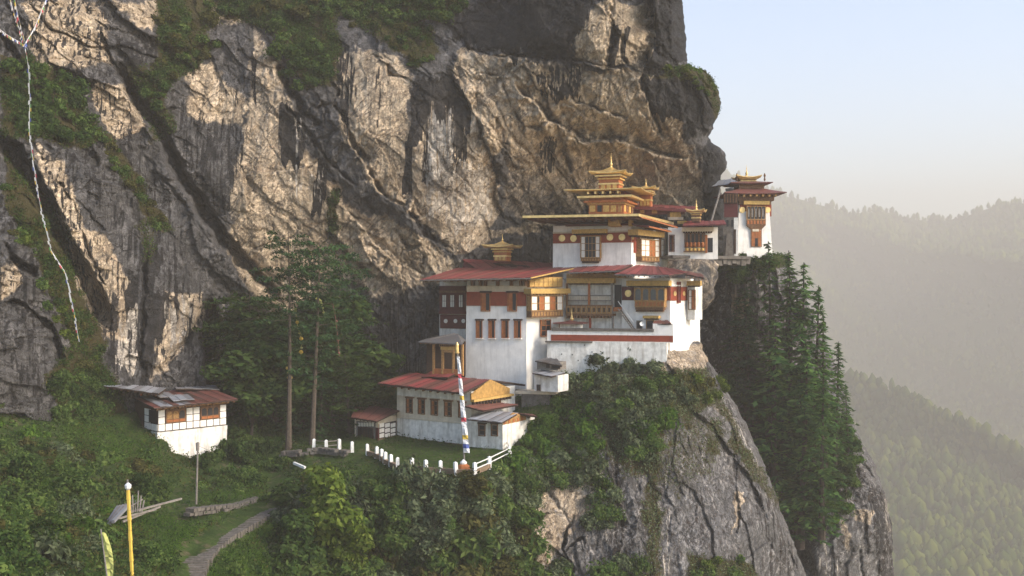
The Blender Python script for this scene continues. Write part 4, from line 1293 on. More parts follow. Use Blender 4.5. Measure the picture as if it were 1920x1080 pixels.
# small canopy on the forecourt
can = thing('canopy', 'small pointed canopy roof with gold finial in the forecourt', 'canopy', tuple(P(1070, 620, 120.5)))
pagoda(can, P(1070, 606.5, 120.5), 1.75, 1.2, .42, U19, 'rusttin', .02)
for a in (1049, 1088): MB().bar(P(a, 606, 120.2), P(a, 624, 120.2), .08).build('post', M['wood'], can)
MB().box(P(1070, 612, 120.9), (1.35, .5, .35), U19).build('wall', M['white2'], can)
finial(can, P(1072, 603, 120.5), 1.5, .26)
# tile roofed lean-to in the forecourt
lt = thing('shed', 'little white shed with rusty tin roof at the right end of the parapet', 'shed', tuple(P(1241, 628, 116.6)))
WL = Wall.px(1225, 116.8, 1256, 115.9)
body(lt, [WL.a, WL.b, WL.b + depth(WL, .9), WL.a + depth(WL, .9)], zpx(628, 116.2), zpx(607, 116.2), 'white')
roof(lt, P(1222, 608.5, 116), P(1259, 607.5, 115.2), P(1252, 601.5, 117.4), P(1228, 602, 118), 4, 'rusttin', .08)
dish = thing('satellite_dish', 'small white round dish standing by the dark door behind the parapet', 'dish', tuple(P(1204, 616, 116.7)))
MB().lathe(P(1204, 613, 116.7), [(.05, -.5), (.06, -.1), (.1, -.05)], 8).build('mast', M['greywood'], dish)
dm = MB(); c0 = P(1204, 607, 116.6)
vs = [c0 + [0, .12, 0]]; 
for i in range(14): a = 2 * math.pi * i / 14; vs.append(c0 + [.27 * math.cos(a), -.05, .27 * math.sin(a)])
for i in range(14): a = 2 * math.pi * i / 14; vs.append(c0 + [.27 * math.cos(a), -.01, .27 * math.sin(a)])
vs.append(c0 + [0, .16, 0])
fs = [(0, i + 1, (i + 1) % 14 + 1) for i in range(14)] + [(29, (i + 1) % 14 + 15, i + 15) for i in range(14)] + [(i + 1, i + 15, (i + 1) % 14 + 15, (i + 1) % 14 + 1) for i in range(14)]
dm.add(vs, fs).build('reflector', M['whitepaint'], dish)

# ================================================================== upper temple
T1 = Wall.px(1036, 128.6, 1184, 125.2)
T2 = Wall.px(1184, 125.2, 1251, 134.5)
tmp = thing('temple', 'upper white temple under a wide gilded roof with golden discs on its red band', 'building', (*T1.a, zpx(505, 127)))
foot = [T1.a, T1.b, T2.b, T2.b + depth(T1, 6), T1.a + depth(T1, 14)]
body(tmp, foot, zpx(560, 127), zpx(422, 127), 'white', .1)
band(tmp, T1, 1037, 436.5, 1183.6, 455.5, 'red', .02)
MB().wbox(T1, 1036.5, 433.5, 1184, 436.6, -.1, .1).build('string_course', M['cream'], tmp)
for a, b in ((1053.5, 446.5), (1075, 447), (1143.5, 444.8), (1166, 444.6)): MB().disc(T1, a, b, 6.4, .0, .1).build('medallion', M['gold'], tmp)
cornice(tmp, T1, 1072, 429.5, 1136, 437.5, .95, 'yellow', 14)
window(tmp, T1, 1088, 442, 1125.5, 484, [1.15, 1, 1, 1, 1.15], 3, 'ochre', lambda c, r: 'pane' if c in (0, 4) else 'dark', .6, .1)
a1 = apron(tmp, T1, 1089, 484, 1124.5, 490, .55, 7, 'wood')
MB().wbox(T1, 1091, 490, 1122, 493, -.02, .4).build('window_base', M['darkwood'], a1)
band(tmp, T2, 1185, 436.5, 1200, 455, 'red', .03); MB().disc(T2, 1187.3, 446, 3.4, .0, .1).build('medallion', M['gold'], tmp)
MB().wbox(T2, 1189.5, 440, 1195, 474, -.05, .09).build('painted_panel', M['red'], tmp)
cornice(tmp, T2, 1196, 432.5, 1246, 443, 1.3, 'yellow', 9)
window(tmp, T2, 1203, 449, 1237, 482, [1, 1, .5, 1, 1], 3, 'ochre', lambda c, r: 'pane' if c in (0, 1, 4) else 'orange', .75, .09)
apron(tmp, T2, 1203, 482, 1237, 491, .7, 6)
window(tmp, T2, 1240, 448, 1246, 482, 1, 3, 'wood', 'pane', .3, .07)
# flat gilded roof: eaves outline and underside
z1 = zpx(402, 120)
gf = roof(tmp, P(980, 404.8, 122.6), P(1198, 401, 119.2), P(1262, 417, 134.5), P(1045, 420.5, 137.5), 0, 'gold', .16, 'maroon', 12, .5, .16, 'wood', fascia='gold', fh=.26)
a = P(1198, 401, 119.2); b = P(1262, 417, 134.5)
out = np.array([.09, .02, 0])
MB().hexa([a - [0, 0, .3], a - [0, 0, .3] + out, b - [0, 0, .3] + out, b - [0, 0, .3]], [a + [0, 0, .02], a + [0, 0, .02] + out, b + [0, 0, .02] + out, b + [0, 0, .02]]).build('fascia', M['gold'], gf)
mid = (P(980, 404.8, 122.6) + P(1198, 401, 119.2) + P(1262, 417, 134.5) + P(1045, 420.5, 137.5)) / 4
hip = MB(); q = [P(980, 404.8, 122.6), a, b, P(1045, 420.5, 137.5)]
q = [p + [0, 0, .03] for p in q]; tq = [lerp(p, mid, .55) + [0, 0, .22] for p in q]
hip.add(q + tq, [(0, 1, 5, 4), (1, 2, 6, 5), (2, 3, 7, 6), (3, 0, 4, 7), (4, 5, 6, 7), (3, 2, 1, 0)]).build('roof_slope', M['gold'], gf)
MB().wbox(T1, 1140, 407.5, 1160, 424, -.2, 1.6).build('bracket_block', M['yellow'], tmp)
MB().wbox(T1, 1178, 412, 1184, 424, -.3, .7).build('bracket_block', M['yellow'], tmp)
MB().wbox(T1, 1060, 419.5, 1186, 423, -.5, .6).build('eaves_beam', M['maroon'], tmp)
for i in range(7): MB().wbox(T1, 1048 + i * 16, 411, 1054 + i * 16, 414.5, .4, 2.3).build('bracket_arm', M['greywood'], tmp)
# lower red eaves on the right side
def eave(par, p, q, w, th, mat='redtin', un='maroon', fas='orange'):
    p = np.array(p); q = np.array(q)
    d = np.array(w)
    return roof(par, p, q, q + d, p + d, 4, mat, th, un, 6, .9, .05, 'wood', name='lower_roof', fascia=fas, fh=.14)
eave(tmp, P(1200, 406, 120.0), P(1270, 426, 130), [-2.6, .5, .30], .1)
eave(tmp, P(1216, 424, 122.5), P(1258, 434, 130), [-1.8, .6, .22], .1)
# second tier
S1 = Wall.px(1103, 129.0, 1168, 127.4)
t2 = thing('temple_tier', 'middle gilded tier with yellow panels between the temple roof and the top lantern', 'roof lantern', tuple(P(1130, 400, 130)))
c2 = np.array([*(S1.a + S1.b) / 2 - S1.n * 2.6, 0]); hw2 = S1.L / 2
zz = lambda py, Y=128.5: zpx(py, Y)
def tier_box(par, name, hw, hd, za, zb, mat):
    return MB().box((c2[0], c2[1], (za + zb) / 2), (hw, hd, (zb - za) / 2), U19).build(name, M[mat], par)
hd2 = 2.6
tier_box(t2, 'tier_body', hw2, hd2, zz(404), zz(371), 'orange')
for a, b, mt in ((1105.5, 1116, 'yellow'), (1120, 1128, 'dark'), (1131, 1142, 'yellow'), (1145, 1155, 'yellow'), (1159, 1165, 'ochre')):
    MB().wbox(S1, a, 385, b, 397, -.02, .1).build('painted_panel', M[mt], t2)
S2 = Wall(S1.b, S1.b - S1.n * 5.2)
for i in range(4): MB().sbox(S2, .3 + i * 1.25, 1.1 + i * 1.25, zz(397), zz(385), -.02, .1).build('painted_panel', M['yellow' if i % 2 == 0 else 'wood'], t2)
tier_box(t2, 'moulding', hw2 + .2, hd2 + .2, zz(384), zz(380), 'ochre')
tier_box(t2, 'moulding', hw2 + .55, hd2 + .5, zz(380), zz(376.5), 'orange')
tier_box(t2, 'eave', hw2 + 1.25, hd2 + 1.0, zz(371.8), zz(367.8), 'gold')
tier_box(t2, 'tier_neck', hw2 + .1, hd2 + .1, zz(367.7), zz(359), 'maroon')
for i in range(5): MB().box(np.array([c2[0], c2[1], zz(363)]) + np.array([*(U19 * (i - 2) * .95), 0]) + np.array([*(S1.n * (hd2 + .7)), 0]), (.12, .65, .15), U19).build('bracket_arm', M['gold'], t2)
pagoda(t2, (c2[0], c2[1], zz(358.5)), hw2 + 2.35, hd2 + 1.9, .4, U19, 'gold', .04)
sertog_root = thing('roof_lantern', 'topmost golden pagoda lantern with spire, crowning the temple', 'roof lantern', (c2[0], c2[1], zz(352)))
sertog(sertog_root, (c2[0], c2[1], zz(354)), 1.28, 1.2, 2.0, 2.25, 1.0, 1.75)
l2 = thing('roof_lantern', 'second gilded lantern, just behind and right of the topmost spire', 'roof lantern', tuple(P(1211, 386, 134)))
sertog(l2, P(1211, 388, 134), .75, .7, 2.3, 1.45, .5, 1.0)

# ================================================================== right wing of the temple
R1 = Wall.px(1253, 131.5, 1346, 131.5 - 93 / F * 131.5 * .12)
rw = thing('temple_wing', 'long low right wing with dark red roofs and prayer-wheel window between temple and far tower', 'building', (*R1.a, zpx(480, 131)))
body(rw, [R1.a, R1.b, R1.b + depth(R1, 5), R1.a + depth(R1, 5)], zpx(486, 131), zpx(426, 131), 'white')
window(rw, R1, 1254.5, 440, 1265, 472, 2, 2, 'maroon', lambda c, r: 'wood' if c else 'dark', .12, .08)
cornice(rw, R1, 1279, 426, 1338, 434, .9, 'cream', 12)
wv = window(rw, R1, 1283.5, 436, 1322, 464, 4, 1, 'wood', 'dark', .3, .12)
for i in range(5):
    q = R1.hit(1288 + i * 7.3, 458, .42)
    MB().lathe(R1.w(q[0], .36, q[1] - .38), [(.05, 0), (.2, .05), (.22, .35), (.2, .62), (.05, .68)], 8).build('prayer_wheel', M['orange'], rw, smooth=True)
    MB().lathe(R1.w(q[0], .36, q[1] - .95), [(.05, 0), (.24, .05), (.25, .3), (.2, .45), (.05, .5)], 8).build('prayer_wheel', M['yellow'], rw, smooth=True)
    MB().wbox(R1, 1287 + i * 7.3, 437, 1289.2 + i * 7.3, 453, .25, .38).build('mullion', M['wood'], rw)
MB().wbox(R1, 1282, 470, 1323, 472, -.02, .6).build('shelf', M['wood'], rw)
MB().wbox(R1, 1327, 446, 1336.5, 473, -.02, .04).build('doorway', M['dark'], rw)
MB().wbox(R1, 1322.5, 440, 1326.5, 474, -.02, .3).build('post', M['orange'], rw)
roof(rw, P(1280, 423.5, 128), P(1362, 420.5, 127), P(1358, 414, 133), P(1284, 415.5, 134), 8, 'redtin', .1, 'maroon', 8, .6, .05)
roof(rw, P(1182, 386.5, 134), P(1311, 394, 131), P(1305, 388.5, 137), P(1186, 382, 140), 12, 'redtin', .12, 'maroon', 10, .7, .08, 'ochre', name='upper_roof', fascia='redtin', fh=.35)
for a, b, c, d, mt in ((1188, 392, 1284, 402, 'maroon'), (1256, 398, 1276, 407, 'yellow'), (1200, 394, 1208, 400, 'ochre'), (1222, 394, 1232, 400, 'ochre'), (1252, 407, 1280, 412, 'cream'), (1270, 414, 1286, 419, 'yellow'), (1252, 400, 1254, 420, 'wood')):
    Wq = Wall.px(1180, 134.5, 1290, 132.5)
    MB().wbox(Wq, a, b, c, d, -.5, .3 if mt != 'maroon' else .1).build('painted_panel', M[mt], rw)
l3 = thing('roof_lantern', 'smallest gilded lantern on the dark red roof of the right wing', 'roof lantern', tuple(P(1305, 416, 131)))
sertog(l3, P(1305.5, 416, 131), .52, .5, 1.3, 1.15, .35, 1.35, panel=False, bmat='wood')
pole = thing('wooden_pole', 'pale wooden pole leaning from the red wing roof up towards the cliff', 'pole', tuple(P(1333, 418, 132)))
MB().bar(P(1333, 418, 132), P(1351, 356, 136), .12).build('shaft', M['greywood'], pole)

# ================================================================== far tower on the edge
K1 = Wall.px(1382.5, 138.4, 1449, 138.8)
UK = (1, 0)
tw = thing('watchtower', 'tapering white tower with red band and two gold discs on the cliff edge', 'tower', (*K1.a, zpx(480, 138)))
K2b = xy(1359, 147)
body(tw, [K1.a, K1.b, K1.b + depth(K1, 5.5), K1.a + depth(K1, 5.5)], zpx(486, 138), zpx(383, 138), 'white', .55)
bt = .33
MB().wbox(K1, 1387, 383, 1446.5, 405.5, -.9, -.36).build('painted_band', M['red'], tw)
for a in (1392, 1439.5): MB().disc(K1, a, 393.5, 5.6, -.4, -.24).build('medallion', M['gold'], tw)
MB().wbox(K1, 1386, 376, 1446, 383, -1.2, -.1).build('moulding', M['wood'], tw)
cornice(tw, K1, 1395, 376.5, 1443, 383.4, .25, 'yellow', 0)
kb = window(tw, K1, 1400, 386, 1436, 412, 5, 1, 'ochre', 'dark', .12, .09)
for i in range(5): MB().wbox(K1, 1402.6 + i * 6.6, 391, 1405.4 + i * 6.6, 407, .06, .16).build('mullion', M['greywood'], kb)
apron(tw, K1, 1400, 412, 1436, 422, .12, 6, 'wood', 'orange')
m = MB()
s0, s1, z0_, z1_ = K1.rect(1400, 422, 1436, 430, .1); s2, s3, _, _ = K1.rect(1408, 422, 1428, 430, .0)
m.hexa([K1.w(s2, 0, z0_), K1.w(s3, 0, z0_), K1.w(s3, -.6, z0_), K1.w(s2, -.6, z0_)], [K1.w(s0, .1, z1_), K1.w(s1, .1, z1_), K1.w(s1, -.6, z1_), K1.w(s0, -.6, z1_)]).build('window_base', M['wood'], tw)
window(tw, K1, 1408, 430, 1428.5, 463, [1, .8, 1], 2, 'wood', lambda c, r: 'dark' if c == 1 and r == 1 else 'orange', .02, .08, inset=.03)
MB().wbox(K1, 1411, 429.5, 1423, 434, -.2, .1).build('window_head', M['cream'], tw)
tc = np.array([*((K1.a + K1.b) / 2 - K1.n * 2.75), 0])
pagoda(tw, (tc[0], tc[1], zpx(365, 139)), 3.95, 3.8, 1.75, UK, 'rusttin', .12)
MB().box((tc[0], tc[1], zpx(371, 139)), (2.8, 2.8, .42), UK).build('eaves_box', M['wood'], tw)
for i in range(7):
    MB().box(np.array([tc[0], tc[1], zpx(368, 139)]) + np.array([(i - 3) * .85, 0, 0]) + np.array([*(K1.n * 3.1), 0]), (.13, .6, .14), UK).build('bracket_arm', M['ochre'], tw)
MB().box((tc[0], tc[1], zpx(348, 139)), (1.7, 1.7, .5), UK).build('upper_storey', M['wood'], tw)
pagoda(tw, (tc[0] - .2, tc[1], zpx(344, 139)), 2.7, 2.6, .8, UK, 'rusttin', .08)
sertog(tw, (tc[0] - .3, tc[1], zpx(341, 139)), 1.0, 1.0, .7, 1.65, .4, 1.5, UK, False, 'wood')
for dx in (-1.9, 1.9): MB().lathe((tc[0] + dx, tc[1] - 1.2, zpx(338, 139)), [(.06, 0), (.14, .2), (.08, .5), (.16, .8), (.04, 1.1)], 8).build('finial', M['wood'], tw)
# shaded side wing of the tower
K3 = Wall.px(1356, 138.0, 1384, 137.6)
kw = thing('tower_wing', 'shaded narrow wing with grey tin roofs joining the far tower to the cliff', 'building', (*K3.a, zpx(480, 143)))
body(kw, [K3.a, K3.b, K3.b + depth(K3, 3), K3.a + depth(K3, 3)], zpx(486, 138), zpx(372, 138), 'stone')
MB().wbox(K3, 1376, 408, 1384, 480, -.02, .05).build('plastered_strip', M['white2'], kw)
MB().wbox(K3, 1357, 363, 1384, 381, -.02, .3).build('timber_gallery', M['darkwood'], kw)
for i in range(5): MB().wbox(K3, 1358 + i * 5.3, 364, 1360 + i * 5.3, 380, .28, .4).build('gallery_post', M['wood'], kw)
band(kw, K3, 1358, 380, 1383, 407, 'maroon', .04)
for a in (1362, 1371): MB().wbox(K3, a, 412, a + 4, 425, -.02, .05).build('window', M['dark'], kw)
MB().wbox(K3, 1376, 430, 1380, 476, -.02, .06).build('doorway', M['darkwood'], kw)
roof(kw, P(1364, 369, 139), P(1398, 363, 139), P(1396, 350, 146), P(1360, 354, 147), 5, 'tin', .12, 'darkwood', 5, .8, .06)
roof(kw, P(1334, 350, 144), P(1400, 342, 141), P(1398, 332, 147), P(1342, 340, 149), 6, 'tin', .12, 'darkwood', 6, .8, .06, name='upper_roof')
sst = thing('stone_stairs', 'narrow rubble stone stairs climbing beside the far white tower', 'stairs', tuple(P(1368, 480, 140)))
for i in range(12):
    y = 476 - i * 4.2
    MB().wbox(Wall.px(1358, 137.3 + i * .06, 1382, 137.2 + i * .06), 1360 + i * .3, y - 1, 1375 - i * .2, 480, -.4, .0).build('step', M['stone'], sst)
# ledge wall that carries the wing
K4 = Wall.px(1240, 130, 1420, 136)
lw = thing('ledge_wall', 'low grey stone ledge wall with grass under the right wing and the tower', 'wall', (*K4.a, zpx(485, 133)))
MB().wbox(K4, 1262, 479.5, 1408, 485, -3, .5).build('wall', M['stone'], lw)
for i in range(9): MB().wbox(K4, 1330 + i * 8.6, 485.2 + (i % 3) * .5, 1338.2 + i * 8.6, 494 + (i * 7 % 5), -2, .1 + .12 * (i % 2)).build('footing_stone', M['stone'], lw)

# big boulder wedged between the right block and the ledge
def boulder(label, c, rad, skew, seed, flat_top=None, tan=.4):
    ph = np.linspace(0, math.pi, 40); th = np.linspace(0, 2 * math.pi, 64, endpoint=False)
    PH, TH = np.meshgrid(ph, th, indexing='ij')
    x = np.sin(PH) * np.cos(TH); y = np.sin(PH) * np.sin(TH); z = np.cos(PH)
    r = 1 + .14 * fbm(TH * 1.2 + 3 * z, PH * 2.0, seed, 4) + .05 * ridged(x * 3 + y, z * 4 + y, seed + 2, 4)
    sg = lambda a, e: np.sign(a) * np.abs(a) ** e
    X = sg(x, .8) * r * rad[0]; Y = sg(y, .8) * r * rad[1]; Z = sg(z, .8) * r * rad[2]
    if flat_top is not None: Z = np.where(Z > flat_top, flat_top + (Z - flat_top) * .1, Z)
    X = X * (1 + .32 * Z / rad[2]) + skew * Z
    v = np.stack([X + c[0], Y + c[1], Z + c[2]], -1)
    idx = np.arange(40 * 64).reshape(40, 64)
    j = np.roll(idx, -1, 1)
    f = np.stack([idx[:-1], idx[1:], j[1:], j[:-1]], -1).reshape(-1, 4)
    pc = np.tile([tan, .0, .12, .1], (40 * 64, 1))
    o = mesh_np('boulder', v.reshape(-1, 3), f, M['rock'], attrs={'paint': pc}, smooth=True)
    return tag(o, label, 'boulder')
boulder('huge grey boulder jutting out between the right block and the far tower ledge', P(1298, 530, 129.5), (2.9, 3.2, 3.7), -.05, 5, 2.9, .45)

# ================================================================== pavilion left of the block
pav = thing('pavilion', 'open wooden pavilion with grey tent-shaped roof beside the tall white block', 'pavilion', tuple(P(835, 700, 117)))
pts = [P(783, 640.5, 115.5), P(866, 645, 113.5), P(872, 636, 119.5), P(802, 634, 120.5)]
ap0, ap1 = P(851, 624.5, 117), P(858, 626, 117.2)
r_ = MB().add(pts + [ap0, ap1] + [p - [0, 0, .12] for p in pts], [(0, 1, 5, 4), (1, 2, 5), (2, 3, 4, 5), (3, 0, 4), (9, 8, 7, 6), (0, 6, 7, 1), (1, 7, 8, 2), (2, 8, 9, 3), (3, 9, 6, 0)]).build('roof', M['darktin'], pav)
for i in range(9):
    p = lerp(pts[0], pts[1], (i + .5) / 9); MB().bar(p - [0, 0, .2], lerp(p, (ap0 + ap1) / 2, .6) - [0, 0, .25], .06).build('rafter', M['wood'], r_)
PW = Wall.px(796, 116.6, 872, 114.6)
for a in (812, 829, 849, 866): MB().wbox(PW, a - 1.6, 646, a + 1.6, 703, -.2, .1).build('post', M['ochre'], pav)
for a, b, c, d, mt in ((824, 645, 856, 650, 'ochre'), (826, 650.5, 854, 656, 'yellow'), (829, 656, 851, 661, 'ochre')):
    MB().wbox(PW, a, b, c, d, .06, .22).build('bracket_panel', M[mt], pav)
for i in range(8): MB().wbox(PW, 825 + i * 3.8, 646, 827 + i * 3.8, 649, .2, .3).build('carved_block', M['darkwood'], pav)
MB().wbox(PW, 812, 692, 868, 704, -.2, .04).build('low_wall', M['orange'], pav)
MB().wbox(Wall.px(800, 119, 872, 118), 800, 640, 872, 704, -.3, .0).build('back_wall', M['darkwood'], pav)

# ================================================================== sheds between block and bushes
def shed(label, pxa, Ya, pxb, Yb, pyt, pyb, dep, roofpts, mat='white2', rmat='tin', n=4, wins=()):
    W = Wall.px(pxa, Ya, pxb, Yb)
    t = thing('shed', label, 'shed', (*W.a, zpx(pyb, Ya)))
    body(t, [W.a, W.b, W.b + depth(W, dep), W.a + depth(W, dep)], zpx(pyb, Ya), zpx(pyt, Ya), mat)
    roof(t, *[P(*p) for p in roofpts], n, rmat, .08)
    for a, b, c, d in wins: window(t, W, a, b, c, d, 1, 1, 'darkwood', 'dark', .08, .05)
    return t
shed('tiny grey shed with sloping dark roof, upper one at the foot of the white block', 1007, 115.5, 1046, 114.3, 678, 693, 2.2,
     [(1003, 677, 114.8), (1054, 687, 112.8), (1045, 674, 117), (1026, 671.5, 118)], 'greywood', 'darktin', 4, [(1024, 681, 1030, 690), (1034, 685, 1050, 692)])
shed('white shed with flat pale roof, directly below the tiny grey shed', 1002, 113.5, 1046, 112.0, 702, 733, 2.5,
     [(998, 700, 112.8), (1034, 707, 111), (1060, 700, 114), (1015, 694, 116)], 'white2', 'tin', 4, [(1006, 721, 1013, 733)])

# ================================================================== lower hall on the terrace
H1 = Wall.px(744.5, 114.3, 884, 108.7)
hall = thing('hall', 'long lower hall with red tin roof, yellow gable and brown windows over the lawn', 'building', (*H1.a, TER))
body(hall, [H1.a, H1.b, H1.b + depth(H1, 8.5), H1.a + depth(H1, 8.5)], TER - .8, zpx(729, 112), 'white2', .0)
s0, s1 = 0, H1.L
zb = H1.hit(744.5, 781)[1]; zt_ = H1.hit(744.5, 741)[1]
MB().sbox(H1, .02, s1, zb, zt_, -.1, .05).build('window_storey', M['cream'], hall)
MB().sbox(H1, 0, s1 + .05, zb - .12, zb, -.1, .13).build('string_course', M['cream'], hall)
MB().sbox(H1, .1, s1, TER - .8, TER + .35, -.1, .22).build('plinth', M['earth'], hall)
for a, b in ((760.5, 773), (783, 796), (807, 820.5), (832, 846), (858.5, 871)):
    c = (a + b) / 2; k = (c - 760) * .085
    w = window(hall, H1, a, 745.5 + k, b, 774.5 + k, 2, 3, 'wood', lambda c, r: 'orange' if c == 0 and r < 3 else 'dark', .16, .1)
    MB().wbox(H1, a - 1.5, 743.5 + k, b + 1.5, 746 + k, -.02, .3).build('window_head', M['wood'], w)
FL, FR = P(707, 719, 112.5), P(868, 737.5, 105.2)
RR, RL = P(918, 713, 112.6), P(768, 699.5, 119.6)
hr = roof(hall, FL, FR, RR, RL, 14, 'rusttin', .14, 'darkwood', 12, .5, .09, 'wood', mats=['rusttin', 'redtin', 'redtin', 'rusttin'])
BRr, BLl = P(984, 722, 117.5), P(850, 706, 124)
roof(hall, RL + [0, 0, -.004], RR + [0, 0, -.004], BRr, BLl, 0, 'redtin', .14, 'darkwood', name='rear_roof_slope')
MB().bar(FR, RR, .11).build('verge_board', M['darkwood'], hr); MB().bar(RR, BRr, .11).build('verge_board', M['darkwood'], hr)
rr = roof(hall, P(790, 707, 115.4), P(840, 708.5, 112.6), P(858, 699.5, 116), P(808, 696.5, 118.5), 4, 'redtin', .1, name='raised_roof')
MB().bar(P(806, 706.5, 115.6), P(806, 712, 115.6), .07).build('post', M['darkwood'], rr); MB().bar(P(838, 708, 113.6), P(838, 714, 113.6), .07).build('post', M['darkwood'], rr)
H2 = Wall(H1.b, H1.b - H1.n * 7.2)
g0 = H2.hit(884, 740)[1]
m = MB(); q = [H2.w(-.1, .06, g0 - .5), H2.w(7.3, .06, g0 - .5), H2.w(7.3, .06, g0 + .1), H2.w(3.5, .06, g0 + 1.35), H2.w(-.1, .06, g0 + .1)]
q2 = [H2.w(-.1, -.1, g0 - .5), H2.w(7.3, -.1, g0 - .5), H2.w(7.3, -.1, g0 + .1), H2.w(3.5, -.1, g0 + 1.35), H2.w(-.1, -.1, g0 + .1)]
m.prism(q2, q).build('gable', M['gable'], hall)
cg = MB().sbox(H2, -.2, 7.5, g0 - .75, g0 - .5, 0, .5).build('cornice', M['yellow'], hall)
for i in range(13): MB().sbox(H2, -.05 + i * .57, .25 + i * .57, g0 - 1.05, g0 - .755, .05, .42).build('corbel', M['darkwood'], cg)
window(hall, H2, 900, 752, 940, 766, 5, 1, 'ochre', 'dark', .2, .08)
roof(hall, P(872, 762, 106.6), P(906, 771, 105.6), P(972, 759.5, 113), P(900, 752, 113.5), 6, 'rusttin', .1, name='porch_roof')
# annex with grey roof
X1 = Wall.px(872, 107.8, 942.5, 105.6)
X2 = Wall.px(942.5, 105.6, 986, 109.5)
anx = thing('annex', 'small white annex with grey tin roof and two windows, right of the hall', 'building', (*X1.a, TER))
body(anx, [X1.a, X1.b, X2.b, X2.b + depth(X1, 2)], zpx(842, 106), zpx(792, 106), 'white2')
for a, b in ((896.5, 909.5), (920, 933)):
    w = window(anx, X1, a, 795, b, 818, 1, 2, 'wood', 'dark', .1, .1)
    MB().wbox(X1, a - 1.5, 792.5, b + 1.5, 795, -.02, .25).build('window_head', M['darkwood'], w)
z_ = X1.hit(942, 791)[1]
m = MB(); q = [X2.w(0, .04, z_ - .3), X2.w(X2.L, .04, z_ - .3), X2.w(X2.L, .04, z_ + .15), X2.w(X2.L * .45, .04, z_ + .75), X2.w(0, .04, z_)]
q2 = [X2.w(0, -.1, z_ - .3), X2.w(X2.L, -.1, z_ - .3), X2.w(X2.L, -.1, z_ + .15), X2.w(X2.L * .45, -.1, z_ + .75), X2.w(0, -.1, z_)]
m.prism(q2, q).build('gable', M['ochre'], anx)
for i in range(5): MB().sbox(X2, .2 + i * .85, .5 + i * .85, z_ - .28, z_ + .1, 0, .09).build('gable_board', M['orange'], anx)
roof(anx, P(875, 786.5, 105.0), P(941, 793, 102.6), P(972, 775, 108.4), P(916, 770.5, 109.6), 7, 'tin', .1)
roof(anx, P(972, 775.2, 108.4), P(1008, 782, 107.6), P(1000, 778, 110.6), P(930, 772, 112), 4, 'rusttin', .08, name='rear_roof_slope')
# white wall stub behind the annex
stub = thing('garden_wall', 'grey rubble wall with pale coping behind the white annex', 'wall', tuple(P(1010, 790, 111)))
MB().wbox(Wall.px(960, 116, 1035, 114.5), 978, 738, 1030, 768, -.8, 0).build('rubble_wall', M['stone'], stub)
MB().wbox(Wall.px(960, 116, 1035, 114.5), 956, 734, 1040, 739, -2, 0.2).build('coping', M['cream'], stub)
# west annex
Y1 = Wall.px(665, 113.4, 709, 111.2)
Y2 = Wall.px(709, 111.2, 745, 114.6)
wa = thing('annex', 'small annex with rusty roof and dark lattice window left of the hall', 'building', (*Y1.a, TER))
body(wa, [Y1.a, Y1.b, Y2.b, Y2.b + depth(Y1, 2)], TER - .8, zpx(783, 112), 'cream')
MB().sbox(Y2, 0, Y2.L, TER - .8, TER + .6, -.1, .12).build('plinth', M['earth'], wa)
MB().wbox(Y1, 668, 791, 704, 832, -.02, .05).build('lattice_frame', M['greywood'], wa)
window(wa, Y1, 671, 801, 699, 822, 5, 1, 'darkwood', 'dark', .16, .08)
for i in range(6): MB().wbox(Y1, 671.5 + i * 5, 792.5, 675 + i * 5, 799.5, .03, .1).build('white_panel', M['pane'], wa)
for i in range(5): MB().wbox(Y1, 671.5 + i * 6, 824, 676 + i * 6, 831, .03, .1).build('white_panel', M['pane'], wa)
MB().wbox(Y1, 704, 802, 709, 834, -.02, .09).build('door', M['maroon'], wa)
tf = MB().wbox(Y2, 710.5, 792, 743, 823, -.02, .04).build('timber_frame', M['darkwood'], wa)
for r in range(3):
    for c in range(3): MB().wbox(Y2, 712 + c * 10.5, 793.5 + r * 9.6, 720.6 + c * 10.5, 801 + r * 9.6, .02, .075).build('white_panel', M['white'], tf)
roof(wa, P(658, 783, 110.8), P(706, 790.5, 108.2), P(749, 770, 113.8), P(668, 757.5, 118), 7, 'rusttin', .1, 'darkwood', 7, .6, .06)

# ================================================================== timber-framed house on the left
E1 = Wall.px(296, 101.0, 424, 106.4)
E0 = Wall.px(271, 103.2, 296, 101.0)
eh = thing('farmhouse', 'timber-framed house with patchwork tin roof on a white stone base, far left', 'house', (*E1.a, zpx(860, 103)))
zl = E1.hit(296, 810)[1]; zh = E1.hit(296, 767)[1]
inn = E1.n * .0
body(eh, [E0.a, E1.a, E1.b, E1.b + depth(E1, 4.6), E0.a + depth(E1, 3)], zl, zh + .35, 'darkwood', name='timber_frame')
body(eh, [E0.a, E1.a, E1.b, E1.b + depth(E1, 4.4), E0.a + depth(E1, 3)], zl - 3.6, zl - .06, 'white2', -.12, name='stone_base')
H = zh - zl; L = E1.L
def pnl(W, a, b, c, d, par, mat='white', name='white_panel'):
    MB().sbox(W, a, b, zl + c, zl + d, -.02, .05).build(name, M[mat], par)
cw = L / 10.0
for i in range(10):
    pnl(E1, i * cw + .05, (i + 1) * cw - .05, .06, H * .31, eh)
for i in (0, 4, 5, 9):
    for r in (1, 2): pnl(E1, i * cw + .05, (i + 1) * cw - .05, H * (.31 * r) + .07, H * (.31 * (r + 1)), eh)
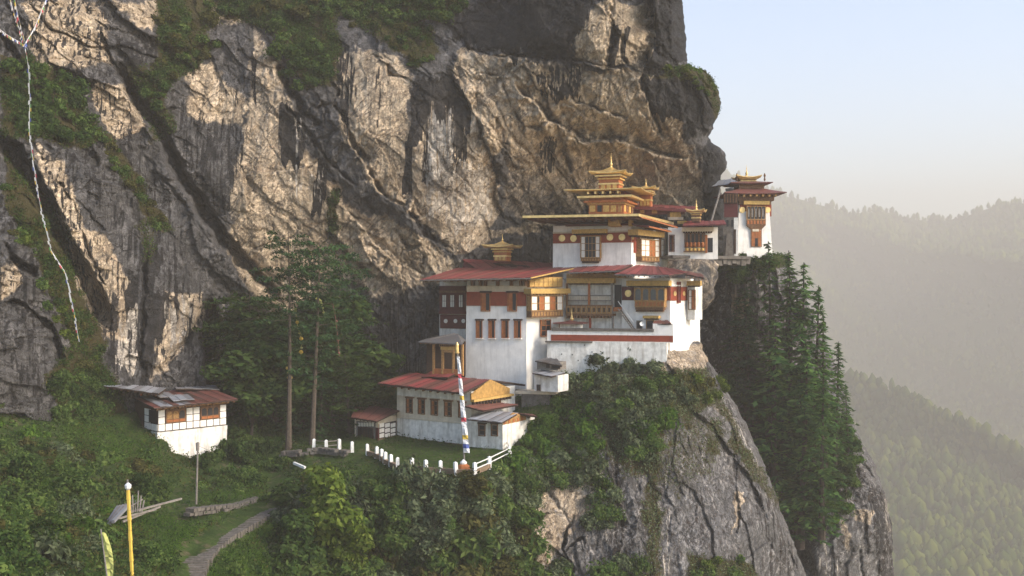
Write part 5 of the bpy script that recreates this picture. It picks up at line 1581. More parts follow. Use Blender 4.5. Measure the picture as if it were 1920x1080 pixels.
for a, b, dk in ((1, 4, (2,)), (6, 9, (0, 1, 2))):
    def pm(c, r, dk=dk): return 'dark' if c in dk else 'wood'
    s_a, s_b = a * cw + .04, b * cw - .04
    # build with the pixel window helper through its own rectangle
    k0 = MB().sbox(E1, s_a, s_b, zl + H * .34, zl + H * .98, -.02, .12)
    wn_ = k0.build('window', M['wood'], eh)
    for j in range(3):
        xa = s_a + .12 + j * (s_b - s_a - .2) / 3; xb = xa + (s_b - s_a) / 3 - .16
        rr_ = (xb - xa) / 2; za_, zb_ = zl + H * .52, zl + H * .86
        pts = [(xa, za_), (xb, za_)] + [(xa + rr_ + rr_ * math.cos(math.pi * i / 6), zb_ - rr_ + rr_ * math.sin(math.pi * i / 6)) for i in range(7)]
        MB().prism([E1.w(p[0], .14, p[1]) for p in pts], [E1.w(p[0], .05, p[1]) for p in pts]).build('pane', M['dark' if j in dk else 'ochre'], wn_)
        MB().sbox(E1, xa, xb, zl + H * .38, zl + H * .48, .1, .15).build('carved_panel', M['orange'], wn_)
eb = MB().sbox(E1, -.1, L + .1, zh + .0, zh + .22, -.02, .42).build('eaves_band', M['ochre'], eh)
for i in range(22): MB().sbox(E1, .05 + i * L / 22, .2 + i * L / 22, zh - .12, zh - .003, .0, .36).build('corbel', M['wood'], eb)
for c in range(2):
    for r in range(3):
        if c == 0 or r == 0: pnl(E0, .1 + c * E0.L * .5, E0.L * .5 * (c + 1) - .08, H * .31 * r + .07, H * .31 * (r + 1), eh)
MB().sbox(E0, E0.L * .38, E0.L * .9, zl + H * .36, zl + H * .92, -.02, .08).build('window', M['dark'], eh)
roof(eh, P(289, 765, 98.4), P(446, 749, 105.8), P(386, 725.5, 112.5), P(243, 742, 106.5), 14, 'rusttin', .12, 'darkwood', 12, .45, .08, 'wood', mats=['rusttin', 'tin', 'tin', 'rusttin', 'tin', 'tin', 'rusttin', 'rusttin', 'rusttin', 'rusttin', 'rusttin', 'rusttin', 'rusttin', 'rusttin'])
for a, b in (((300, 747), (352, 758)), ((330, 752), (372, 757)), ((310, 734), (350, 742)), ((340, 726), (382, 733))):
    p = P(a[0], a[1], 104.5 if a[1] > 745 else 108.5)
loose = roof(eh, P(325, 757, 101.2), P(366, 754, 103), P(352, 744, 105.5), P(314, 747, 103.8), 3, 'tin', .03, name='roof_patch')
loose.location.z += .22
loose2 = roof(eh, P(300, 750, 102.5), P(330, 748, 103.8), P(316, 741, 106), P(286, 743, 104.8), 2, 'tin', .03, name='roof_patch')
loose2.location.z += .22
# plank shed behind
G1 = Wall.px(206, 104.5, 280, 106)
ps = thing('shed', 'brown plank shed with long grey tin roof behind the timber-framed house', 'shed', (*G1.a, zpx(780, 105)))
body(ps, [G1.a, G1.b, G1.b + depth(G1, 4), G1.a + depth(G1, 4)], zpx(795, 105), zpx(733, 105), 'darkwood')
for i in range(9): MB().wbox(G1, 209 + i * 7.4, 738, 215 + i * 7.4, 772, -.02, .07 + .03 * (i % 2)).build('plank', M[('wood', 'greywood', 'orange')[(i * 5) % 3]], ps)
roof(ps, P(194, 724, 101.5), P(298, 739, 100.5), P(312, 729, 107), P(216, 717, 108), 8, 'tin', .1, 'darkwood', 8, .6, .06)
roof(eh, P(330, 729, 108), P(412, 731, 110.5), P(405, 723, 115), P(326, 722, 113), 5, 'tin', .08, name='rear_roof')

# ================================================================== terrace posts, poles, flags, path
def post_mesh():
    m = MB(); m.prism([(-.17, -.17, 0), (.17, -.17, 0), (.17, .17, 0), (-.17, .17, 0)], [(-.15, -.15, 1.15), (.15, -.15, 1.15), (.15, .15, 1.15), (-.15, .15, 1.15)])
    m.prism([(-.15, -.15, 1.15), (.15, -.15, 1.15), (.15, .15, 1.15), (-.15, .15, 1.15)], [(-.04, -.04, 1.24), (.04, -.04, 1.24), (.04, .04, 1.24), (-.04, .04, 1.24)])
    return m
fence = thing('terrace_fence', 'row of white posts with rails curving round the lawn of the lower hall', 'fence', tuple(P(800, 885, 17 * F / 345)))
pp = [(588, 842), (612, 844), (636, 842), (660, 847), (689, 852), (706, 857), (716, 862), (722, 868), (733, 873), (746, 879), (772, 880), (798, 884), (826, 885), (855, 888), (890, 889), (917, 877), (956, 857), (949, 838)]
pos = []
shared = None
for i, (a, b) in enumerate(pp):
    Yq = 16.9 * F / (b - 540.0)
    p = P(a, b, Yq); pos.append(p)
    if shared is None:
        o = post_mesh().build('post', M['whitepaint']); shared = o
    else:
        o = shared.copy(); COL.objects.link(o)
    o.parent = fence
    o.location = Vector(tuple(p - [0, 0, .15])) - fence.location
    o.rotation_euler = (random.uniform(-.04, .04), random.uniform(-.04, .04), random.uniform(0, .6))
for i in range(len(pos) - 1):
    if i in (0, 1, 14, 15, 16):
        for z in (.45, .9): MB().bar(pos[i] + [0, 0, z], pos[i + 1] + [0, 0, z], .055).build('rail', M['whitepaint' if i > 3 else 'greywood'], fence)
    if 4 <= i <= 14: MB().bar(pos[i] + [0, .1, .16], pos[i + 1] + [0, .1, .16], .3).build('kerb', M['earth'], fence)
# tall prayer flag pole on the terrace
base = P(871, 872, 16.9 * F / (872 - 540.0))
fp = thing('prayer_flag_pole', 'tall pole with gold cap and long white prayer flag on the lawn', 'flagpole', tuple(base))
top = P(858, 668, base[1] + 1.2); tip = P(857, 646, base[1] + 1.3)
MB().bar(base, tip, .09, .06, 8).build('pole', M['greywood'], fp)
MB().lathe(tip - [0, 0, .85], [(.22, 0), (.24, .1), (.17, .15), (.16, .8), (.10, .95), (.02, 1.1)], 10).build('cap', M['gold'], fp)
cols = ['flag_white', 'flag_white', 'flag_white', 'flag_white', 'flag_red', 'flag_white', 'flag_white', 'flag_white', 'flag_white', 'flag_yellow', 'flag_white', 'flag_white', 'flag_white', 'flag_white', 'flag_red', 'flag_white', 'flag_white', 'flag_white', 'flag_yellow', 'flag_white', 'flag_blue', 'flag_white']
for k, c in (('flag_white', (.62, .62, .63)), ('flag_blue', (.06, .09, .28)), ('flag_red', (.42, .06, .08)), ('flag_yellow', (.52, .36, .06)), ('flag_green', (.10, .25, .08))): M[k] = paint(k, c, .15, 2.0, .9)
n = len(cols)
for i in range(n):
    m = MB(); vs = []; 
    for j in range(5):
        t = (i + j / 4) / n; p = lerp(top, base + [0, 0, 1.2], t)
        w = .20 + .30 * t
        sx = .10 * math.sin(i * 1.7 + j * .8); 
        vs += [p + [-.08, -.1, 0], p + [w * .5, -.2 + sx, 0], p + [w, -.08 - sx, -.04]]
    fs = []
    for j in range(4):
        for c_ in range(2): a_ = j * 3 + c_; fs.append((a_, a_ + 1, a_ + 4, a_ + 3))
    vs2 = [q_ + np.array([0, .03, 0]) for q_ in vs]; off = len(vs)
    m.add(vs + vs2, fs + [tuple(off + x for x in reversed(f_)) for f_ in fs])
    m.build('flag_cloth', M[cols[i]], fp)
cb = P(869, 886, 94)
cai = thing('incense_burner', 'low red and white stone burner by the fence under the tall flagpole', 'stone burner', tuple(cb))
MB().lathe(cb, [(.85, -.3), (.8, .25), (.7, .3)], 10).build('base', M['stone'], cai); MB().lathe(cb + [0, 0, .3], [(.6, 0), (.55, .35), (.3, .5)], 10).build('drum', M['orange'], cai); MB().lathe(cb + [0, 0, .8], [(.3, 0), (.32, .15), (.05, .4)], 10).build('cap', M['whitepaint'], cai)
def simple_pole(name, label, cat, b, t, r, mat, extra=None):
    o = thing(name, label, cat, tuple(b))
    MB().bar(b, t, r, r * .8, 8).build('pole', M[mat], o)
    return o
b_, t_ = P(368, 946, 88.5), P(371, 829, 88.5)
lp = simple_pole('utility_pole', 'thin grey-green metal pole in front of the white stone base of the house', 'pole', b_, t_, .09, 'greypole' if 'greypole' in M else 'greywood')
MB().bar(t_ + [-.02, 0, -.05], t_ + [-.02, 0, -.75], .16, .14, 8).build('lamp_box', M['greywood'], lp)
cabm = MB(); cabm.bar(t_ + [0, 0, -.3], P(400, 848, 92), .02); cabm.build('stay_wire', M['greywood'], lp)
b_, t_ = P(249, 1110, 66), P(240, 918, 66.5)
yp = simple_pole('flagpole', 'slim pole wrapped in yellow cloth with a white tuft at its top', 'flagpole', b_, t_, .06, 'greywood')
for i in range(10): MB().bar(lerp(b_, t_, i / 10) + [0, 0, 0], lerp(b_, t_, (i + .96) / 10), .115 + .03 * (i % 2), .12, 6).build('yellow_cloth', M['flag_yellow'], yp)
MB().bar(t_, t_ + (t_ - b_) * .1, .05).build('tip', M['greywood'], yp)
MB().lathe(t_ + [0, 0, -.05], [(.05, 0), (.2, .15), (.22, .35), (.06, .5)], 8).build('tuft', M['flag_white'], yp)
b_, t_ = P(206, 1120, 60), P(189, 992, 60.5)
gp = simple_pole('flagpole', 'leaning pole with a drooping pale yellow-green banner at the bottom left', 'flagpole', b_, t_, .05, 'greywood')
M['flag_lime'] = paint('flag_lime', (.36, .38, .12), .3, 3.0, .9)
for i in range(5):
    vs = []
    for j in range(4):
        t = (i + j / 3) / 5; p = lerp(t_, b_, .05 + t * .9); w = .06 + .42 * math.sin(math.pi * min(1, t * 1.0 + .12)) ** .8
        vs += [p, p + [w * .55, -.12 * math.sin(i + j), 0], p + [w, .05, -.06]]
    fs = [(j * 3 + c_, j * 3 + c_ + 1, j * 3 + c_ + 4, j * 3 + c_ + 3) for j in range(3) for c_ in range(2)]
    off = len(vs); vs2 = [q_ + np.array([0, .02, 0]) for q_ in vs]
    MB().add(vs + vs2, fs + [tuple(off + x for x in reversed(f_)) for f_ in fs]).build('banner_cloth', M['flag_lime'], gp)

# prayer flag strings at the upper left
def flag_string(label, pts, n, drop=.26, sag=.0):
    P3 = [P(*p) for p in pts]
    o = thing('prayer_flag_string', label, 'prayer flags', tuple(P3[0]))
    seg = [np.linalg.norm(P3[i + 1] - P3[i]) for i in range(len(P3) - 1)]; tot = sum(seg)
    def at(t):
        d = t * tot
        for i, s in enumerate(seg):
            if d <= s or i == len(seg) - 1: return lerp(P3[i], P3[i + 1], min(d / s, 1))
            d -= s
    m = MB()
    for i in range(24): m.bar(at(i / 24), at((i + 1) / 24), .02)
    m.build('cord', M['flag_white'], o)
    cs = ['flag_blue', 'flag_white', 'flag_red', 'flag_green', 'flag_yellow', 'flag_white', 'flag_white']
    for i in range(n):
        p = at((i + .5) / n); q = at((i + .5) / n + .5 / n) - p
        q = q / np.linalg.norm(q) * .15
        d = np.array([random.uniform(-.5, .5), random.uniform(-.3, .3), -1.0]); d = d / np.linalg.norm(d) * drop * random.uniform(.6, 1.0)
        if abs(q[2]) > .13: d = np.array([random.uniform(.5, 1) * random.choice((-1, 1)), 0, -.4]) * drop * .8
        th = np.array([0, .012, 0])
        m = MB(); m.hexa([p - q + d, p + q + d, p + q + d + th, p - q + d + th], [p - q, p + q, p + q + th, p - q + th])
        m.build('flag', M[cs[i % 7] if random.random() < .8 else 'flag_white'], o)
    return o
flag_string('long prayer flag string hanging down the left rock face to the mossy gully', [(46, 84, 78), (53, 120, 79), (56, 180, 80), (55, 250, 81), (66, 330, 82), (78, 400, 83), (96, 470, 84), (122, 510, 85), (140, 590, 86), (148, 640, 87)], 90, .16)
flag_string('steep prayer flag string in the top left corner, left strand', [(14, -20, 70), (28, 30, 73), (46, 84, 78)], 34)
flag_string('short prayer flag string in the top left corner rising to the right', [(46, 84, 78), (66, 50, 80), (90, -10, 84)], 24)
flag_string('prayer flag string coming in from the left edge below the corner knot', [(-14, 44, 70), (14, 66, 74), (46, 84, 78)], 20)
flag_string('second steep prayer flag string beside the left strand in the corner', [(24, -20, 74), (36, 40, 76), (50, 90, 79)], 24)
M['faded_cloth'] = paint('faded_cloth', (.20, .09, .07), .3, 3.0, .9)
# yellow and red cloth strings among the pines
def cloth_string(label, pts, cols_, n, sz=.2):
    P3 = [P(*p) for p in pts]
    o = thing('cloth_garland', label, 'garland', tuple(P3[0]))
    m = MB()
    for i in range(len(P3) - 1): m.bar(P3[i], P3[i + 1], .05)
    m.build('cord', M[cols_[0]], o)
    for i in range(n):
        t = (i + .5) / n * (len(P3) - 1); k = min(int(t), len(P3) - 2)
        p = lerp(P3[k], P3[k + 1], t - k)
        r = sz * random.uniform(.7, 1.3)
        MB().lathe(p - [0, 0, r], [(.02, 0), (r * .8, r * .5), (r, r), (r * .6, r * 1.7), (.03, r * 2)], 6).build('cloth', M[cols_[i % len(cols_)]], o)
    return o
cloth_string('yellow-green cloth garland hanging between the two tall pines', [(553, 576, 112), (558, 610, 112), (566, 640, 112), (564, 664, 112)], ['flag_lime', 'flag_lime', 'flag_yellow'], 9, .2)
cloth_string('yellow cloth strip tied to the left tall pine trunk', [(541, 660, 112), (540, 690, 112), (544, 712, 112)], ['flag_yellow'], 5, .26)
cloth_string('curved yellow garland high between the two tall pines', [(592, 558, 113), (602, 566, 113), (608, 590, 113)], ['flag_lime'], 6, .16)
cloth_string('faded red cloth string hanging right of the tall pines', [(622, 560, 114), (630, 600, 114), (634, 640, 114), (636, 668, 114)], ['faded_cloth'], 7, .15)

# stone stair path
path = [(350, 1090, 72.0, 30), (360, 1058, 74.5, 29), (378, 1035, 77.5, 27), (406, 1012, 80.5, 24), (444, 992, 84.5, 21), (480, 970, 89, 19), (507, 951, 93, 17), (520, 928, 97, 20), (520, 906, 101, 18), (507, 888, 104, 18)]
pr = thing('stone_stairs', 'long rubble stone stairway winding up the meadow at the bottom', 'stairs', tuple(P(350, 1080, 72)))
ns = 62
def pat(t):
    t *= len(path) - 1; k = min(int(t), len(path) - 2)
    return np.array(path[k]) * (1 - (t - k)) + np.array(path[k + 1]) * (t - k)
for i in range(ns):
    a = pat(i / ns); b = pat((i + 1) / ns)
    pa = P(a[0], a[1], a[2]); pb = P(b[0], b[1], b[2])
    d = pb - pa; d[2] = 0; d /= np.linalg.norm(d) + 1e-9
    sd_ = np.array([d[1], -d[0], 0]); hw_ = a[3] / F * a[2] * (1.0 + random.uniform(-.1, .1))
    if i > 30: hw_ *= 1.1
    zc = pa[2] + .12
    ln_ = np.linalg.norm((pb - pa)[:2]) * .72
    c = [pa - sd_ * hw_ + d * 0, pa + sd_ * hw_, pa + sd_ * hw_ + d * ln_, pa - sd_ * hw_ + d * ln_]
    for q_ in c: q_[2] = zc + random.uniform(-.03, .03)
    lo = [q_ - [0, 0, .9] for q_ in c]
    MB().hexa(lo, c).build('step', M['stone'], pr)
# dry stone walls by the path and terrace
def rubble(label, pts, h, name='dry_stone_wall', sz=.5):
    P3 = [P(*p) for p in pts]
    o = thing(name, label, 'wall', tuple(P3[0]))
    seg = [np.linalg.norm(P3[i + 1] - P3[i]) for i in range(len(P3) - 1)]
    for i, s in enumerate(seg):
        n_ = max(1, int(s / sz)); u_ = (P3[i + 1] - P3[i]); u_[2] = 0; u_ /= np.linalg.norm(u_)
        for r in range(max(1, int(h / .33))):
            for k in range(n_):
                if random.random() < .06: continue
                p = lerp(P3[i], P3[i + 1], (k + .5 + .5 * (r % 2)) / n_) + [0, 0, .16 + r * .33]
                m = MB(); w_, t_2, hh = s / n_ * .47, .3 + random.random() * .12, .15
                m.box(p + np.array([random.uniform(-.03, .03), random.uniform(-.08, .08), 0]), (w_ * random.uniform(.8, 1), t_2, hh * random.uniform(.8, 1.05)), (u_[0] + random.uniform(-.1, .1), u_[1]))
                m.build('stone', M['stone'], o)
    return o
rubble('grey rubble wall between the stair path and the meadow pole', [(350, 968, 84), (400, 962, 87), (440, 958, 90), (490, 942, 95)], .7)
rubble('low stone wall holding the terrace edge below the tall pines', [(525, 858, 105), (560, 855, 104.5), (600, 850, 105), (650, 856, 103)], .8)
# collapsed plank hut
rh = thing('ruined_hut', 'collapsed wooden plank hut with tipped grey roof boards in the meadow gully', 'hut', tuple(P(235, 975, 76)))
for i in range(5):
    m = MB(); a = P(196 + i * 4, 990 - i * 3, 75 - i * .2); b = P(222 + i * 5, 950 - i * 1, 77)
    m.bar(a, b, .16).build('plank', M['greywood' if i % 2 else 'tin'], rh)
for a, b in (((222, 972, 76), (292, 955, 79)), ((230, 978, 76), (300, 950, 80)), ((238, 962, 77), (340, 935, 82))):
    MB().bar(P(*a), P(*b), .1).build('beam', M['greywood'], rh)
for i in range(6): MB().bar(P(246 + i * 4, 960, 77.5), P(243 + i * 5.5, 920 + (i % 3) * 9, 78), .055).build('post', M['greywood'], rh)
MB().bar(P(244, 950, 77.5), P(268, 936, 78), .05).build('rail', M['greywood'], rh)
bm = thing('fallen_beam', 'pale board lying on the bushes above the stair path', 'board', tuple(P(561, 872, 100)))
MB().bar(P(551, 868, 100), P(572, 877, 99), .16).build('board', M['whitepaint'], bm)
# ------------------------------------------------------------------ vegetation
def cards(cen, nor, size, aspect=1.0, jitter=.6, seed=0, droop=None):
    """one rhombic leaf clump per centre, facing roughly nor"""
    r = np.random.default_rng(seed)
    n = len(cen)
    nn = nor + r.normal(0, jitter, (n, 3)); nn /= np.linalg.norm(nn, axis=1)[:, None] + 1e-9
    a = r.normal(0, 1, (n, 3)) if droop is None else droop + r.normal(0, .25, (n, 3))
    a -= nn * (a * nn).sum(1)[:, None]; a /= np.linalg.norm(a, axis=1)[:, None] + 1e-9
    b = np.cross(nn, a)
    s = size * r.uniform(.6, 1.3, n)[:, None]
    v = np.stack([cen - a * s, cen + b * s * aspect * .5, cen + a * s, cen - b * s * aspect * .5], 1)
    f = np.arange(n * 4).reshape(n, 4)
    return v.reshape(-1, 3), f

def join(lst):
    vs, fs, o = [], [], 0
    for v, f in lst:
        vs.append(v); fs.append(f + o); o += len(v)
    return np.concatenate(vs), np.concatenate(fs)

def bush_mesh(seed, n=1500, leaf=.17, w=1.0, h=.8, lobes=9):
    """crown about 2 m across with its base at z = 0"""
    r = np.random.default_rng(seed)
    out = []
    for k in range(lobes):
        th = r.uniform(0, 2 * math.pi); rad = r.uniform(.1, .72) * w
        c = np.array([rad * math.cos(th), rad * math.sin(th), r.uniform(.25, 1.0) * h])
        R = r.uniform(.26, .5) * (1.15 - .4 * rad)
        m = n // lobes
        d = r.normal(0, 1, (m, 3)); d /= np.linalg.norm(d, axis=1)[:, None]
        q = c + d * R * (r.uniform(.45, 1.12, m) ** .6)[:, None] * np.array([1, 1, .85])
        out.append(cards(q, d + [0, 0, .5], leaf, 1.1, .55, seed * 31 + k))
    # sprigs that break the outline
    m = n // 9
    d = r.normal(0, 1, (m, 3)); d[:, 2] = np.abs(d[:, 2]); d /= np.linalg.norm(d, axis=1)[:, None]
    q = d * np.array([w * 1.15, w * 1.15, h * 1.55]) * r.uniform(.8, 1.08, m)[:, None]
    out.append(cards(q, d, leaf * .8, .8, .9, seed * 31 + 99))
    v, f = join(out)
    return mesh_np('bush', v, f, M['leaf'], link=False)

def trunk_np(H, r0, seed, bend=.3, n=7, segs=8, branches=()):
    r = np.random.default_rng(seed)
    ph = r.uniform(0, 6.28, 2)
    zs = np.linspace(-.8, H, segs)
    cx = bend * np.sin(zs / H * 2.2 + ph[0]) - bend * math.sin(ph[0]); cy = bend * np.sin(zs / H * 1.7 + ph[1]) - bend * math.sin(ph[1])
    vs = []
    for i, z in enumerate(zs):
        rr = r0 * (1 - .88 * max(z, 0) / H) * (1.3 if i == 0 else 1)
        for k in range(n):
            t = 2 * math.pi * k / n
            vs.append((cx[i] + rr * math.cos(t), cy[i] + rr * math.sin(t), z))
    fs = [(i * n + k, i * n + (k + 1) % n, (i + 1) * n + (k + 1) % n, (i + 1) * n + k) for i in range(segs - 1) for k in range(n)]
    f = lambda z: np.array([np.interp(z, zs, cx), np.interp(z, zs, cy)])
    return np.array(vs), np.array(fs), f

def conifer(seed, H=20., R=3.2, z0=.12, spacing=.5, per=6, leaf=.34, dense=1.0, droop=.35, flat=False, irregular=.35):
    r = np.random.default_rng(seed)
    tv, tf, fx = trunk_np(H, H * .011 + .06, seed)
    cen, nor, dr = [], [], []
    bv, bf = [], []
    zw = H * z0; gap = r.uniform(0, 6.28)
    while zw < H * .99:
        z = zw
        t = (z - H * z0) / (H * (1 - z0))
        L0 = R * r.uniform(.72, 1.15) * ((1 - t) ** .75) * (.55 + .45 * min(1, t * 5)) + .25
        if flat: L0 = R * (.55 + .6 * math.sin(min(1, t * 1.15) * math.pi) ** .7) * (1 if t < .93 else .6)
        base = fx(z)
        off = r.uniform(0, 6.28)
        for k in range(per):
            if r.random() < .12: continue
            z = min(zw + r.uniform(-.7, .7) * spacing, H * .985)
            th = off + 2 * math.pi * k / per + r.uniform(-.35, .35)
            L = L0 * (1 - irregular * r.random()) * (1 - .35 * max(0, math.cos(th - gap - z * .35)))
            u = np.array([math.cos(th), math.sin(th), 0]); s = np.array([-u[1], u[0], 0])
            m = max(3, int(L * 9 * dense))
            q = r.uniform(.12, 1.0, m) ** .8
            wdt = .42 * L * (1 - q) * .9 + .16 * min(L, 1.5)
            side = r.uniform(-1, 1, m) * wdt
            up = .10 if flat else .22 * (1 - t)
            zz_ = z + L * q * up - droop * L * q ** 2 - np.abs(side) * .22 + r.normal(0, .07, m)
            p = np.stack([base[0] + u[0] * L * q + s[0] * side, base[1] + u[1] * L * q + s[1] * side, zz_], 1)
            cen.append(p)
            nor.append(np.tile([u[0] * .3, u[1] * .3, 1.0], (m, 1)))
            dr.append(np.tile(u, (m, 1)) + s * np.sign(side)[:, None] * .7 + [0, 0, -.35])
            if L > 1.0:
                e = np.array([base[0] + u[0] * L * .8, base[1] + u[1] * L * .8, z + L * .8 * up - droop * L * .64])
                b0 = np.array([base[0], base[1], z]); w = .018 + .007 * L
                o = len(bv) 
                bv += [b0 + [0, 0, w], b0 + s * w, b0 - s * w, e]
                bf += [(o, o + 1, o + 3, o + 3), (o, o + 3, o + 2, o + 2), (o + 1, o + 2, o + 3, o + 3)]
        zw += spacing * (1.0 - .35 * t) * r.uniform(.8, 1.2)
    cen = np.concatenate(cen); nor = np.concatenate(nor); dr = np.concatenate(dr)
    v, f = cards(cen, nor, leaf, .75, .35, seed, dr)
    cm = mesh_np('crown', v, f, M['conifer'], link=False)
    me = bpy.data.meshes.new('trunk')
    allv = [tuple(x) for x in tv] + [tuple(x) for x in bv]
    allf = [tuple(x) for x in tf] + [tuple(len(tv) + i for i in dict.fromkeys(x)) for x in bf]
    me.from_pydata(allv, [], allf); me.materials.append(M['bark']); me.update()
    return me, cm

def pine(seed, H=24., R=3.6, z0=.5, nb=34, leaf=.24, cards_per=46):
    """old mountain pine: bare trunk, irregular limbs carrying flat pads of needles"""
    r = np.random.default_rng(seed)
    tv, tf, fx = trunk_np(H, H * .011 + .05, seed, .5)
    allv = [tuple(x) for x in tv]; allf = [tuple(x) for x in tf]
    cen, nor = [], []
    for i in range(nb):
        t = (i + r.uniform(-.4, .4)) / nb; t = min(max(t, 0), 1)
        z = H * (z0 + (1 - z0) * t ** .85 * .985)
        L = R * (.45 + .65 * math.sin(math.pi * min(1, .15 + t * .85)) ** .8) * r.uniform(.45, 1.1)
        if t > .9: L = R * r.uniform(.35, .75)
        if t < .25: L *= r.uniform(.3, .8)
        th = i * 2.399 + r.uniform(-.5, .5)
        u = np.array([math.cos(th), math.sin(th), 0]); s_ = np.array([-u[1], u[0], 0])
        b0 = np.array([*fx(z), z]); rise = r.uniform(-.12, .18) * L
        tip = b0 + u * L + [0, 0, rise]
        o = len(allv); w = .02 + .012 * L
        allv += [tuple(b0 + [0, 0, w]), tuple(b0 + s_ * w), tuple(b0 - s_ * w), tuple(tip)]
        allf += [(o, o + 1, o + 3), (o, o + 3, o + 2), (o + 1, o + 2, o + 3)]
        np_ = max(1, int(L / .8))
        for k in range(np_):
            q = 1 - k * .28 * r.uniform(.7, 1.2)
            if q < .25: break
            c = b0 + (tip - b0) * q + s_ * r.uniform(-.5, .5) * L * .35 + [0, 0, r.uniform(-.05, .2)]
            m = int(cards_per * r.uniform(.6, 1.2)); pr = r.uniform(.55, .95)
            d = r.normal(0, 1, (m, 3)) * np.array([pr * .55, pr * .55, .13])
            d[:, 2] -= .12 * (d[:, 0] ** 2 + d[:, 1] ** 2)
            cen.append(c + d); nor.append(np.tile([0, 0, 1.0], (m, 1)))
    v, f = cards(np.concatenate(cen), np.concatenate(nor), leaf, .8, .7, seed)
    cm = mesh_np('crown', v, f, M['conifer'], link=False)
    me = bpy.data.meshes.new('trunk'); me.from_pydata(allv, [], allf); me.materials.append(M['bark']); me.update()
    return me, cm

def broad(seed, H=7., R=3.2, n=4200, leaf=.24, lobes=16):
    r = np.random.default_rng(seed)
    tv, tf, fx = trunk_np(H * .75, .16, seed)
    allv = [tuple(x) for x in tv]; allf = [tuple(x) for x in tf]
    out = []
    for k in range(lobes):
        th = r.uniform(0, 6.28); rad = r.uniform(.1, .85) * R * .75
        z = r.uniform(.38, .98) * H
        if z > .8 * H: rad *= .5
        c = np.array([rad * math.cos(th), rad * math.sin(th), z]); Rr = r.uniform(.26, .42) * R
        m = n // lobes
        d = r.normal(0, 1, (m, 3)); d /= np.linalg.norm(d, axis=1)[:, None]
        q = c + d * Rr * (r.uniform(.3, 1.1, m) ** .5)[:, None] * np.array([1, 1, .7])
        out.append(cards(q, d + [0, 0, .6], leaf, 1.1, .5, seed * 17 + k))
        b = fx(H * .3); p = np.array([b[0], b[1], H * r.uniform(.2, .45)]); e = c
        o = len(allv); allv += [tuple(p + [.06, 0, 0]), tuple(p + [-.05, .05, 0]), tuple(p + [-.05, -.05, 0]), tuple(e)]
        allf += [(o, o + 1, o + 3), (o + 1, o + 2, o + 3), (o + 2, o, o + 3)]
    v, f = join(out)
    cm = mesh_np('crown', v, f, M['leaf'], link=False)
    me = bpy.data.meshes.new('trunk'); me.from_pydata(allv, [], allf); me.materials.append(M['bark']); me.update()
    return me, cm

def put_tree(kind, meshes, label, cat, loc, scale, mat, group=None, rz=None, bark=None, lean=(0, 0)):
    t = thing(kind, label, cat, tuple(loc), group, random.uniform(0, 6.28) if rz is None else rz)
    t.rotation_euler[0], t.rotation_euler[1] = lean
    sc = (scale, scale, scale) if np.isscalar(scale) else scale
    t.scale = sc
    for nm, me, mt in (('trunk', meshes[0], bark or 'bark'), ('crown', meshes[1], mat)):
        o = bpy.data.objects.new(nm, me); COL.objects.link(o); o.parent = t
        o.material_slots[0].link = 'OBJECT'; o.material_slots[0].material = M[mt]
    return t

class Surf:
    def __init__(s, V):
        v = V.reshape(-1, 3)[::1]
        s.v = v
        s.px = v[:, 0] / v[:, 1] * F + 960; s.py = 540 - v[:, 2] / v[:, 1] * F
        key = (np.clip(s.px // 12, -60, 400).astype(int) + 100) * 1000 + np.clip(s.py // 12, -60, 400).astype(int) + 100
        o = np.argsort(key, kind='stable'); s.key = key[o]; s.o = o
    def at(s, px, py):
        c = []
        for a in (-1, 0, 1):
            for b in (-1, 0, 1):
                k = (int(px // 12) + a + 100) * 1000 + int(py // 12) + b + 100
                i, j = np.searchsorted(s.key, [k, k + 1]); c.append(s.o[i:j])
        c = np.concatenate(c)
        if len(c) == 0: return None
        d = (s.px[c] - px) ** 2 + (s.py[c] - py) ** 2
        near = c[d < d.min() + 9]
        return s.v[near[np.argmin(s.v[near][:, 1])]]
S_cl, S_sp, S_bk, S_gr = Surf(cliff_V), Surf(spur_V), Surf(back_V), Surf(ground_V)
def front(px, py, surfs):
    best = None
    for s in surfs:
        p = s.at(px, py)
        if p is not None and (best is None or p[1] < best[1]): best = p
    return None if best is None else np.array(best, float)

BUSH = [bush_mesh(500 + i, 1500, .15 + .02 * (i % 3), 1.0, .7 + .15 * (i % 3), 9 + i % 4) for i in range(8)]
BUSHES = []
def put_bush(label, px, py, size, mat, surfs, group, cat='bush', name='bush', squash=1.0, sink=.25, out=.25):
    p = front(px, py, surfs)
    if p is None: return False
    k = size * .5
    BUSHES.append(dict(px=px, py=py, size=size, mat=mat, group=group, mesh=random.randrange(8),
                       loc=np.array([p[0], p[1] - size * out, p[2] - size * sink]),
                       rot=(random.uniform(-.15, .25), random.uniform(-.15, .15), random.uniform(0, 6.28)),
                       scale=np.array([k * random.uniform(.9, 1.2), k * random.uniform(.8, 1.1), k * squash * random.uniform(.85, 1.25)])))
    return True

